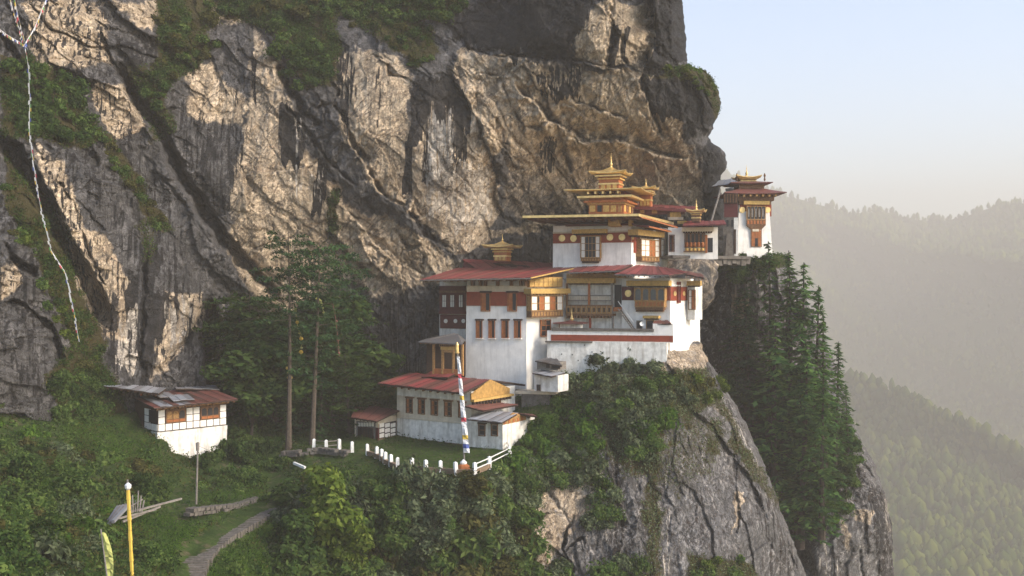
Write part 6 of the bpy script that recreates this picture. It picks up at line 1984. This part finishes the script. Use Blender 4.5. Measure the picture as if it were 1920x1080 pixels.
LANDMARKS = [('the ruined plank hut', 235, 965), ('the thin grey utility pole', 369, 890), ('the stone base of the farmhouse', 350, 845), ('the plank shed', 235, 760), ('the yellow flagpole', 243, 1010),
             ('the drooping lime banner', 200, 1035), ('the bottom of the stair path', 360, 1060), ('the top of the stair path', 512, 900), ('the tallest pine trunk', 541, 800), ('the lime-green tree', 620, 940),
             ('the tall prayer flag pole', 870, 868), ('the left end of the white posts', 600, 845), ('the corner post of the fence', 956, 855), ('the white annex', 955, 810), ('the tiny grey sheds', 1030, 700),
             ('the red parapet band', 1150, 636), ('the orange rock patch', 1280, 670), ('the bare tan rock face', 1050, 960), ('the mossy rust streak', 1222, 980), ('the smooth grey rock', 1350, 900), ('the far white tower', 1415, 470),
             ('the stand of conifers', 1500, 850), ('the rock dome on the skyline', 1300, 180), ('the top of the diagonal crack', 560, 160), ('the upper end of the great fissure', 262, 190), ('the middle of the great fissure', 350, 350),
             ('the prayer flag knot', 46, 84), ('the lower end of the prayer flags', 145, 620), ('the dark cave beside the streaks', 398, 640), ('the pale streaked slab', 840, 200), ('the bottom left corner', 20, 1060), ('the slope under the hall', 760, 960), ('the rubble wall', 440, 955), ('the foot of the left cliff', 100, 800), ('the middle of the left hillside', 150, 900), ('the left end of the meadow', 15, 900), ('the bank beside the plank shed', 215, 840), ('the bottom of the thicket', 850, 1050), ('the spur shoulder', 1190, 760), ('the dark tree by the path', 560, 1040), ('the middle of the prayer flags', 66, 330)]
COLW = {'leaf': 'green', 'leafgrey': 'grey-green', 'leafbright': 'bright green', 'leafdeep': 'dark green', 'leafbrown': 'brownish', 'leaflime': 'yellow-green', 'conifer': 'dark green', 'cypress': 'dark green'}
ORD = ['', 'second', 'third', 'fourth', 'fifth', 'sixth', 'seventh', 'eighth', 'ninth', 'tenth', 'eleventh', 'twelfth', 'thirteenth', 'fourteenth', 'fifteenth', 'sixteenth', 'seventeenth', 'eighteenth', 'nineteenth', 'twentieth']
def flush_bushes(limit=285):
    for q in BUSHES:
        q['show'] = q['size'] / q['loc'][1] if -15 < q['px'] < 1930 and -15 < q['py'] < 1095 else 0
        d = [math.hypot(q['px'] - a[1], q['py'] - a[2]) for a in LANDMARKS]
        i = int(np.argmin(d)); q['lm'] = i; q['d'] = d[i]
        dx, dy = q['px'] - LANDMARKS[i][1], q['py'] - LANDMARKS[i][2]
        q['dir'] = ('right of' if dx > 0 else 'left of') if abs(dx) > abs(dy) else ('below' if dy > 0 else 'above')
    BUSHES.sort(key=lambda q: -q['show'])
    keep, rest = BUSHES[:limit], BUSHES[limit:]
    cnt = {}
    for q in sorted(keep, key=lambda q: q['d']):
        k = (q['lm'], q['dir']); n = cnt.get(k, 0); cnt[k] = n + 1
        q['ord'] = n
    for q in keep:
        o = bpy.data.objects.new('bush', BUSH[q['mesh']]); COL.objects.link(o)
        o.material_slots[0].link = 'OBJECT'; o.material_slots[0].material = M[q['mat']]
        o.location = tuple(q['loc']); o.rotation_euler = q['rot']; o.scale = tuple(q['scale'])
        szw = 'large' if q['size'] > 3.0 else ('small' if q['size'] < 1.8 else 'rounded')
        nth = ORD[min(q['ord'], 19)]
        if len(LANDMARKS[q['lm']][0].split()) > 6: szw = szw if q['ord'] == 0 else ''
        lab = f"{szw} {COLW[q['mat']]} bush {q['dir']} {LANDMARKS[q['lm']][0]}, {(nth + ' ') if nth else ''}nearest to it"
        tag(o, lab.strip(), 'bush', q['group'])
    base = []
    for me in BUSH:
        co = np.empty(len(me.vertices) * 3, np.float32); me.vertices.foreach_get('co', co)
        base.append(co.reshape(-1, 4, 3)[::3])
    by = {}
    for q in rest:
        c, s_ = math.cos(q['rot'][2]), math.sin(q['rot'][2])
        v = base[q['mesh']] * q['scale'] * 1.0
        v = (v - v.mean(1, keepdims=True)) * 1.45 + v.mean(1, keepdims=True)
        v = np.stack([v[..., 0] * c - v[..., 1] * s_, v[..., 0] * s_ + v[..., 1] * c, v[..., 2]], -1) + q['loc']
        by.setdefault(q['mat'], []).append(v)
    for mt, l in by.items():
        v = np.concatenate(l).reshape(-1, 3)
        tag(mesh_np('undergrowth', v, np.arange(len(v)).reshape(-1, 4), M[mt]), kind='stuff')

def scatter(poly, n, size, mats, surfs, label, group, cat='bush', name='bush', mind=.55, **kw):
    xs = [p[0] for p in poly]; ys = [p[1] for p in poly]
    done = []; tries = 0
    while len(done) < n and tries < n * 60:
        tries += 1
        x = random.uniform(min(xs), max(xs)); y = random.uniform(min(ys), max(ys))
        if poly_sd(np.array([x]), np.array([y]), poly)[0] < 0: continue
        sz = random.uniform(*size)
        if any((x - a) ** 2 + (y - b) ** 2 < (mind * (sz + c) * 8.5) ** 2 for a, b, c in done): continue
        o = put_bush(label, x, y, sz, random.choice(mats), surfs, group, cat, name, **kw)
        if o: done.append((x, y, sz))

GS = [S_gr, S_sp]
# thicket below the terrace fence
scatter([(560, 895), (690, 890), (960, 905), (1000, 880), (1010, 1090), (560, 1090), (520, 1000)], 74, (2.6, 4.6), ['leaf', 'leaf', 'leafgrey', 'leafgrey', 'leaf', 'leafbrown'], GS,
        'leafy green bush in the thicket on the steep slope below the terrace fence', 'bushes in the thicket below the terrace')
scatter([(720, 893), (870, 900), (950, 880), (960, 905), (880, 925), (700, 915)], 9, (1.3, 1.9), ['leaf', 'leafgrey'], GS,
        'low bush hugging the outer edge of the terrace just below the white posts', 'low bushes under the white posts')
# brighter bushes between the annex and the rock
scatter([(975, 838), (1005, 790), (1040, 740), (1110, 760), (1115, 850), (1010, 880), (960, 880)], 30, (1.9, 3.2), ['leafbright', 'leafbright', 'leaf', 'leafbright', 'leaf'], GS,
        'bright green bush on the bank between the annex and the grey rock', 'bright bushes right of the annex')
scatter([(965, 870), (1090, 850), (1130, 880), (1060, 905), (960, 920)], 15, (2.0, 3.2), ['leafgrey', 'leaf'], GS,
        'greyish bush overhanging the tan rock face right of the thicket', 'bushes over the tan rock face')
# on the crown of the front spur
scatter([(1045, 690), (1110, 672), (1160, 650), (1225, 655), (1250, 700), (1260, 750), (1235, 800), (1160, 790), (1050, 740)], 46, (1.9, 3.4), ['leafgrey', 'leafgrey', 'leaf', 'leafgrey', 'leafbright'], GS,
        'grey-green bush crowding the top of the rock spur under the retaining wall', 'bushes on top of the rock spur', sink=.35, out=.35)
scatter([(1165, 790), (1235, 780), (1225, 860), (1180, 865)], 8, (1.8, 2.8), ['leaf', 'leafgrey'], GS, 'bush hanging down the middle of the front rock face', 'bushes hanging on the rock face')
scatter([(1255, 705), (1345, 700), (1365, 740), (1300, 760), (1250, 750)], 14, (1.3, 2.2), ['leafgrey', 'leaflime', 'leafbrown'], GS, 'small pale bush on the shoulder of the spur below the orange rock', 'small bushes on the spur shoulder')
scatter([(1110, 905), (1150, 900), (1150, 960), (1120, 1010), (1100, 990)], 8, (1.5, 2.3), ['leaf', 'leafgrey'], GS, 'bush in the cleft between tan and grey rock faces', 'bushes in the rock cleft')
scatter([(990, 1050), (1060, 1045), (1070, 1090), (980, 1090)], 6, (1.8, 2.6), ['leaf', 'leafgrey'], GS, 'bush at the bottom edge before the tan rock face', 'bushes at the bottom of the tan rock')
scatter([(1130, 1050), (1200, 1040), (1210, 1090), (1120, 1090)], 5, (1.8, 2.8), ['leafgrey', 'leaf'], GS, 'bush at the bottom edge beside the moss-streaked rock', 'bushes at the foot of the mossy streak')
scatter([(1300, 1060), (1340, 1035), (1400, 1045), (1430, 1085), (1300, 1085)], 7, (1.0, 1.8), ['leaflime', 'leaf'], GS, 'small mossy green bush low on the smooth grey rock', 'small bushes low on the grey rock')
# left hillside
scatter([(-20, 840), (60, 790), (120, 840), (310, 870), (330, 950), (190, 975), (210, 1090), (-20, 1090)], 84, (1.5, 3.2), ['leaf', 'leafbrown', 'leaf', 'leafgrey', 'leafbright', 'leafdeep', 'leaf'], GS,
        'dark green bush on the shaded hillside left of the ruined hut', 'bushes on the left hillside', sink=.3)
scatter([(-10, 780), (60, 770), (200, 800), (300, 860), (310, 900), (200, 870), (0, 830)], 26, (1.0, 2.0), ['leafbright', 'leaf', 'leaf'], GS, 'low green bush on the grassy bank left of the timber-framed house', 'low bushes beside the farmhouse', sink=.45)
scatter([(200, 1000), (330, 1010), (330, 1085), (200, 1090)], 9, (1.2, 2.0), ['leafbrown', 'leaf', 'leafdeep'], GS, 'brownish bush around the yellow flagpole at the bottom', 'bushes round the yellow flagpole', sink=.5)
scatter([(390, 830), (440, 800), (530, 800), (545, 850), (500, 910), (420, 905), (380, 870)], 26, (1.8, 3.0), ['leafdeep', 'leaf', 'leafdeep'], [S_gr, S_cl], 'dense dark bush between the stone base of the house and the stair path', 'dark bushes right of the farmhouse')
scatter([(380, 900), (500, 912), (500, 935), (390, 940)], 6, (1.0, 1.7), ['leaf', 'leafdeep'], GS, 'small bush along the rubble wall by the path', 'small bushes by the rubble wall')
scatter([(420, 1040), (500, 960), (560, 960), (600, 1090), (410, 1090)], 26, (1.4, 2.8), ['leafdeep', 'leaf', 'leafdeep'], GS, 'dark bush on the grass right of the stair path', 'bushes right of the stair path', sink=.5)
# cliff ledges
CS = [S_cl]
scatter([(20, 120), (100, 120), (150, 160), (190, 240), (140, 260), (40, 250)], 26, (1.5, 2.8), ['leafdeep', 'leafdeep', 'leaf'], CS, 'dark bush on the big mossy ledge at the left of the cliff', 'bushes on the left ledge')
scatter([(510, 30), (570, 60), (625, 110), (628, 150), (560, 160), (520, 110)], 16, (1.8, 3.0), ['leafdeep', 'leaf'], CS, 'green bush hanging over the dark diagonal crack near the top', 'bushes over the diagonal crack')
scatter([(390, -10), (870, -10), (880, 18), (800, 40), (650, 28), (540, 40), (480, 20), (400, 60)], 40, (1.4, 2.8), ['leafdeep', 'leafdeep', 'leafbrown', 'leaf'], CS, 'dark bush growing along the top ledge of the cliff', 'bushes along the top ledge')
scatter([(650, 40), (800, 40), (820, 110), (770, 140), (700, 60)], 16, (.9, 1.6), ['leaf', 'leafbrown', 'leafdeep'], CS, 'small bush scattered on the broken rock under the top ledge', 'small bushes under the top ledge')
scatter([(285, 0), (330, 10), (420, 90), (330, 150), (300, 200), (260, 190), (300, 110)], 22, (1.2, 2.2), ['leafdeep', 'leafbrown', 'leaf'], CS, 'dark bush in the steep gully at the upper left of the cliff', 'bushes in the upper left gully')
scatter([(180, 240), (215, 262), (330, 430), (300, 430), (220, 320)], 18, (.8, 1.5), ['leaf', 'leafbrown', 'leafdeep'], CS, 'small bush on the slanting ledge beside the great fissure', 'small bushes on the slanting ledge')
scatter([(0, 300), (60, 400), (130, 520), (170, 620), (200, 700), (150, 720), (60, 500), (0, 380)], 26, (.8, 1.7), ['leaf', 'leaflime', 'leafbrown', 'leafdeep'], CS, 'small mossy bush in the gully beneath the prayer flag string', 'small bushes in the flag gully')
scatter([(130, 680), (200, 700), (250, 790), (120, 800), (90, 730)], 16, (1.4, 2.4), ['leafdeep', 'leaf'], [S_cl, S_gr], 'bush at the foot of the left cliff beside the plank shed', 'bushes at the foot of the left cliff')
scatter([(1240, 128), (1290, 124), (1326, 134), (1345, 175), (1335, 185), (1300, 150)], 22, (.8, 1.5), ['leaf', 'leaflime', 'leafbrown'], CS, 'small bush fringing the round rock dome against the sky', 'bushes on the rock dome', sink=.35, out=.0)
scatter([(378, 560), (405, 570), (412, 680), (390, 690)], 6, (.9, 1.6), ['leaf', 'leafdeep'], CS, 'hanging bush at the dark cave right of the streaked rock', 'bushes at the dark cave')
scatter([(1330, 478), (1410, 478), (1440, 500), (1400, 520), (1345, 500)], 14, (1.2, 2.0), ['leafdeep', 'leaf'], [S_bk], 'dark bush on the ledge just below the far white tower', 'bushes below the far tower', out=.5)
scatter([(1345, 700), (1420, 760), (1480, 900), (1470, 960), (1400, 860)], 22, (1.6, 2.8), ['leafdeep', 'conifer'], [S_bk], 'dark bush in the shaded cleft behind the front rock spur', 'bushes in the shaded cleft', out=.6)
scatter([(1480, 820), (1590, 780), (1604, 850), (1600, 940), (1540, 985), (1480, 960)], 30, (1.5, 2.8), ['leaf', 'leafbright', 'leafdeep', 'conifer'], [S_bk], 'green bush at the feet of the conifers on the rear spur', 'bushes under the conifers', out=.5)

flush_bushes()

# lime-green tree and neighbours on the slope below the terrace
BR = [broad(700 + i) for i in range(3)]
p = front(625, 1000, GS); put_tree('broadleaf_tree', BR[0], 'light yellow-green leafy tree on the slope below the tall pines', 'tree', p - [0, 2.5, 3.0], (1.35, 1.2, 1.25), 'leaflime')
p = front(665, 1030, GS); put_tree('broadleaf_tree', BR[1], 'lower yellow-green tree spreading just right of the larger lime tree', 'tree', p - [0, 3, 2.5], .8, 'leaflime')
p = front(560, 1040, GS); put_tree('broadleaf_tree', BR[2], 'dark leafy tree in shade by the bottom of the stair path', 'tree', p - [0, 2, 3], .95, 'leafdeep')
p = front(640, 900, GS); put_tree('broadleaf_tree', BR[1], 'round green tree right below the left end of the white posts', 'tree', p - [0, 1, 4.6], (.8, .8, .75), 'leaf')
p = front(820, 980, GS); put_tree('broadleaf_tree', BR[0], 'green tree in the middle of the thicket below the flagpole', 'tree', p - [0, 2, 3.5], .8, 'leafgrey')
p = front(740, 1000, GS); put_tree('broadleaf_tree', BR[2], 'dense green tree in the thicket beneath the hall', 'tree', p - [0, 2, 3.5], .85, 'leaf')
p = front(1178, 680, [S_sp]); put_tree('broadleaf_tree', BR[2], 'small green tree growing against the parapet wall with its red band', 'tree', p - [0, .6, 2.4], (.46, .46, .62), 'leafgrey')

for a, b, i, sc_, mt, lab in ((55, 905, 0, .62, 'leafdeep', 'round dark shrub-like tree at the left edge above the mossy rocks'), (150, 925, 1, .55, 'leaf', 'green shrubby tree in the middle of the left hillside'), (275, 925, 2, .5, 'leafdeep', 'dark shrubby tree between the ruined hut and the farmhouse bank'),
        (105, 1010, 2, .5, 'leaf', 'green shrubby tree left of the drooping lime banner'), (20, 1040, 1, .5, 'leafdeep', 'dark shrubby tree in the bottom left corner'), (290, 1050, 0, .42, 'leaf', 'small green tree just right of the yellow flagpole foot'),
        (885, 965, 1, .72, 'leafgrey', 'grey-green tree at the right end of the thicket under the fence'), (770, 925, 0, .5, 'leafgrey', 'small grey-green tree right below the middle fence posts'), (935, 1020, 2, .7, 'leafgrey', 'grey-green tree left of the bare tan rock face'),
        (1125, 735, 0, .55, 'leafgrey', 'grey-green tree on the left half of the spur top under the wall'), (1205, 735, 1, .52, 'leaf', 'green tree at the centre of the bushes on the rock spur'), (1020, 805, 2, .5, 'leafbright', 'bright green tree on the bank right of the white annex'),
        (1372, 520, 0, .6, 'leafdeep', 'dark leafy tree on the ledge under the narrow stairs by the tower'), (1425, 512, 1, .62, 'leaf', 'leafy green tree directly beneath the far white tower'), (1340, 505, 2, .42, 'leafdeep', 'small dark tree between the grey boulder and the tower ledge'),
        (455, 860, 1, .62, 'leafdeep', 'dark leafy tree right beside the white stone base of the farmhouse')):
    p = front(a, b, [S_bk] if a > 1330 else GS + [S_cl]); put_tree('broadleaf_tree', BR[i], lab, 'tree', p - [0, sc_ * (1.5 if a < 1330 else 4.5), sc_ * 3.6], (sc_ * 1.15, sc_ * 1.15, sc_), mt)
# conifers on the rear spur
CF = [conifer(800, 22, 3.5, .12, .75, 5, .34, 1.2, .32, False, .6), conifer(801, 24, 3.2, .1, .8, 5, .36, 1.2, .30, False, .6), conifer(802, 20, 3.8, .02, .7, 6, .34, 1.2, .38, False, .65), conifer(803, 18, 3.5, .02, .66, 6, .32, 1.2, .35, False, .65)]
cf_list = [(1400, 765, 478, 'conifer nearest the far tower, its top just below the white wall'), (1443, 800, 452, 'tallest conifer of the stand, topping out beside the far tower'),
           (1478, 835, 470, 'slender conifer just right of the tallest one'), (1502, 860, 492, 'conifer with feathery top right of the slender one'), (1524, 880, 535, 'conifer stepping down the right edge of the stand, upper'),
           (1548, 880, 585, 'conifer stepping down the right edge of the stand, middle'), (1566, 850, 640, 'outermost conifer on the right, branches against the haze'),
           (1455, 990, 600, 'full conifer in front at the middle of the stand'), (1500, 1000, 650, 'bright-tipped conifer low in front of the stand'), (1540, 985, 700, 'lowest conifer on the right above the bare rock'),
           (1415, 880, 570, 'dark conifer on the left side of the stand by the cleft'), (1385, 800, 560, 'leaning dark conifer against the streaked back rock'), (1590, 830, 720, 'short conifer at the very edge above the right rock'),
           (1470, 800, 520, 'dense conifer filling the centre of the stand')]
for i, (a, b, c, lab) in enumerate(cf_list):
    p = front(a, b, [S_bk])
    if p is None: continue
    Yq = p[1] - (1.5 if i not in (7, 8, 9) else 3.2)
    base = P(a, b + 14, Yq); hgt = (b + 14 - c) / F * Yq
    im = i % 4 if i not in (7, 8, 9) else 2 + i % 2
    me = CF[im]; H0 = (22, 24, 20, 18)[im]
    k = hgt / H0
    wk = k * (1.25 if i < 7 else 1.45)
    put_tree('conifer', me, lab, 'tree', base, (wk, wk, k), 'conifer' if i not in (10, 11, 0) else 'cypress', 'conifers on the rear rock spur', bark='barkdark')

for a, b, i, sc_, lab in ((1478, 950, 0, .95, 'leafy bright green tree low in front of the conifer stand'), (1528, 935, 1, .85, 'leafy green tree beneath the right-hand conifers'), (1572, 880, 2, .7, 'leafy green tree at the right edge of the rear spur'), (1455, 890, 2, .8, 'leafy green tree half hidden among the conifers by the cleft')):
    p = front(a, b, [S_bk]); put_tree('broadleaf_tree', BR[i], lab, 'tree', p - [0, 3.2, 3.2], sc_, 'leafbright' if i != 2 else 'leaf')
# pines beside the lower hall
TP = [pine(820, 24, 3.5, .36, 46, .22, 40), pine(821, 22, 3.7, .26, 58, .22, 40), pine(822, 20, 4.0, .14, 80, .26, 44)]
for (a, b, c, Yq, me, H0, wk, lab, mt) in (
        (541, 840, 432, 108.5, 0, 24, 1.0, 'tallest pine with bare trunk and flat layered crown left of the hall', 'cypress'),
        (585, 838, 452, 110, 1, 22, 1.05, 'second tall pine with bare trunk, just right of the tallest pine', 'cypress'),
        (622, 820, 470, 117, 1, 22, 1.0, 'shaded tall pine behind the second pine, nearer the cliff', 'cypress')):
    hgt = (b - c) / F * Yq
    k = hgt / H0
    put_tree('pine_tree', TP[me], lab, 'tree', P(a, b, Yq), (k * wk, k * wk, k), mt, 'tall pines left of the hall', rz=1.0 + a)
BRD = [broad(760 + i, 14, 4.4, 7000, .30, 26) for i in range(3)]
dk = [(450, 838, 560, 118, 'dark conifer closest to the timber-framed house'), (486, 845, 545, 120, 'dark bushy conifer left of the tallest pine'), (515, 850, 600, 116, 'low dark conifer at the foot of the tallest pine'),
      (566, 830, 560, 118, 'dark conifer filling the gap between the two tall pines'), (608, 830, 545, 119, 'dark conifer behind the second tall pine, below its crown'), (640, 825, 560, 120, 'dark conifer between the tall pines and the small annex'),
      (668, 815, 590, 121, 'dark conifer right behind the small annex roof'), (690, 790, 640, 123, 'short dark conifer by the cliff beside the pavilion'), (432, 815, 600, 122, 'short dark conifer in the corner behind the farmhouse roof'),
      (545, 830, 640, 114, 'low dark tree behind the bare trunk of the tallest pine'), (655, 835, 660, 114, 'low dark tree crowding the left wall of the small annex'), (470, 835, 640, 113, 'low dark tree above the dark bushes by the house'), (600, 838, 660, 113, 'low dark tree behind the wooden rail of the terrace')]
for i, (a, b, c, Yq, lab) in enumerate(dk):
    hgt = (b - c) / F * Yq; me = (CF[2], TP[2], BRD[i % 3])[i % 3]; H0 = (20, 20, 14)[i % 3]; k = hgt / H0
    put_tree('conifer', me, lab, 'tree', P(a, b + 4, Yq), (k * 1.55, k * 1.55, k), ('cypress', 'leafdeep', 'leafdeep')[i % 3], 'dark conifers under the cliff', bark='barkdark')

# ------------------------------------------------------------------ ground cover
def cover(name, Vg, weight, n, size, mat, seed, label=None, up=.4, lift=.06, aspect=.7):
    r = np.random.default_rng(seed)
    v = Vg.reshape(-1, 3)
    w = weight.reshape(-1).astype(float); w = w / w.sum()
    i = r.choice(len(v), n, p=w)
    c = v[i] + r.normal(0, .16, (n, 3)); c[:, 2] += lift; c[:, 1] -= lift
    nor = np.tile([0, -.8, .7], (n, 1))
    vv, f = cards(c, nor, size, aspect, .8, seed + 1)
    o = mesh_np(name, vv, f, M[mat])
    tag(o, kind='stuff')
    return o
gpx = ground_V[..., 0] / ground_V[..., 1] * F + 960; gpy = 540 - ground_V[..., 2] / ground_V[..., 1] * F
path_m = np.zeros(gpx.shape)
for i in range(len(path) - 1):
    d, _, _ = seg_dist(gpx, gpy, [path[i][:2], path[i + 1][:2]]); path_m = np.maximum(path_m, d < (path[i][3] + path[i + 1][3]) * .52)
lawn = poly_mask(gpx, gpy, [([(690, 850), (745, 835), (960, 830), (960, 868), (890, 892), (760, 886)], 4)])
inb = ((gpx > -60) & (gpx < 1090) & (gpy < 1100)).astype(float)
gw = inb * (1 - path_m) * (1 - .97 * lawn) * (.25 + sstep(-.3, .3, fbm(gpx * .02, gpy * .02, 555, 4)))
cover('ground_cover', ground_V, gw, 70000, .15, 'leafdeep', 901)
cover('ground_cover', ground_V, gw * (fbm(gpx * .02, gpy * .02, 556, 4) > .05), 26000, .15, 'leafbrown', 902)
grass_zone = poly_mask(gpx, gpy, [([(120, 790), (250, 800), (300, 850), (280, 880), (120, 840)], 10), ([(380, 1090), (480, 985), (540, 960), (600, 1000), (620, 1090)], 10), ([(300, 1090), (340, 1020), (400, 985), (320, 985), (290, 1040)], 8), ([(230, 960), (330, 975), (300, 1000), (200, 1010)], 8), ([(375, 930), (500, 905), (500, 925), (375, 950)], 6)])
cover('meadow_grass', ground_V, inb * (1 - path_m) * (grass_zone + .02), 60000, .11, 'leafbright', 903, aspect=.35)
cover('lawn_grass', ground_V, inb * lawn + 1e-9, 9000, .07, 'leafbright', 904, aspect=.35)
cpx = cliff_V[..., 0] / cliff_V[..., 1] * F + 960; cpy = 540 - cliff_V[..., 2] / cliff_V[..., 1] * F
cn = fbm(cpx * .03, cpy * .03, 777, 4)
cw_ = np.clip(cliff_P[..., 2] - .35, 0, 1) * sstep(-.35, .2, cn) * (cpx > -40) * (cpy > -40)
cover('cliff_vegetation', cliff_V, cw_, 60000, .17, 'leafdeep', 911)
cover('cliff_vegetation', cliff_V, cw_ * (cn > .0), 26000, .15, 'leaf', 912)
cover('cliff_vegetation', cliff_V, cw_ * (cn < .05), 22000, .14, 'leafbrown', 913)
spw = np.clip(spur_P[..., 2] - .35, 0, 1); spy = 540 - spur_V[..., 2] / spur_V[..., 1] * F
cover('rock_vegetation', spur_V, spw * (spy < 1100) * (spy > 650), 30000, .13, 'leafgrey', 921)
cover('rock_vegetation', spur_V, spw * (spy < 1100) * (spy > 690), 14000, .12, 'leafbrown', 922)
bkw = np.clip(back_P[..., 2] - .35, 0, 1)
cover('rock_vegetation', back_V, bkw, 30000, .16, 'leafdeep', 931)

# forest on the far slopes
def forest(name, Vg, n, hr, seed, mat='forest', rows=None):
    r = np.random.default_rng(seed)
    ny, nx = Vg.shape[:2]
    i = (4 + r.uniform(0, 1, n) ** (1.25 if rows is None else rows) * (ny - 6)).astype(int); j = (r.uniform(0, nx - 1, n)).astype(int)
    base = Vg[i, j] + np.stack([r.uniform(-4, 4, n), r.uniform(-4, 4, n), -1.5 + 0 * r.uniform(0, 1, n)], -1)
    h = r.uniform(hr[0], hr[1], n) * (.7 + .6 * r.random(n) ** 2); w = h * r.uniform(.24, .46, n)
    dn = fbm(base[:, 0] * .012, base[:, 2] * .012, seed, 3); ok = dn > r.uniform(-.9, .12, n)
    base, h, w, i, j = base[ok], h[ok], w[ok], i[ok], j[ok]; n = len(h)
    K = 5
    th = np.arange(K) * 2 * math.pi / K
    prof = [(.55, .08), (1.0, .38), (.72, .74), (.12, 1.0)]
    vs = []
    ph = r.uniform(0, 6.28, n)
    for a, z in prof:
        k = np.stack([np.cos(th[None] + ph[:, None]), np.sin(th[None] + ph[:, None])], -1) * (w[:, None] * a * r.uniform(.65, 1.3, (n, K)))[..., None]
        q = np.concatenate([base[:, None, :2] + k, (base[:, None, 2] + h[:, None] * z * r.uniform(.94, 1.05, (n, K)))[..., None]], -1)
        vs.append(q)
    V_ = np.stack(vs, 1)                       # n, rings, K, 3
    m = len(prof) * K
    f = []
    for a in range(len(prof) - 1):
        for k in range(K): f.append((a * K + k, a * K + (k + 1) % K, (a + 1) * K + (k + 1) % K, (a + 1) * K + k))
    f = np.array(f)
    Fc = (f[None] + (np.arange(n) * m)[:, None, None]).reshape(-1, 4)
    o = mesh_np(name, V_.reshape(-1, 3), Fc, M[mat])
    tag(o, kind='stuff')
    return o
forest('far_forest', far_V, 9000, (10, 20), 950)
forest('far_forest', far_V[:18], 1500, (12, 24), 951, rows=1.0)
forest('near_forest', near_V, 8500, (8, 15), 952)
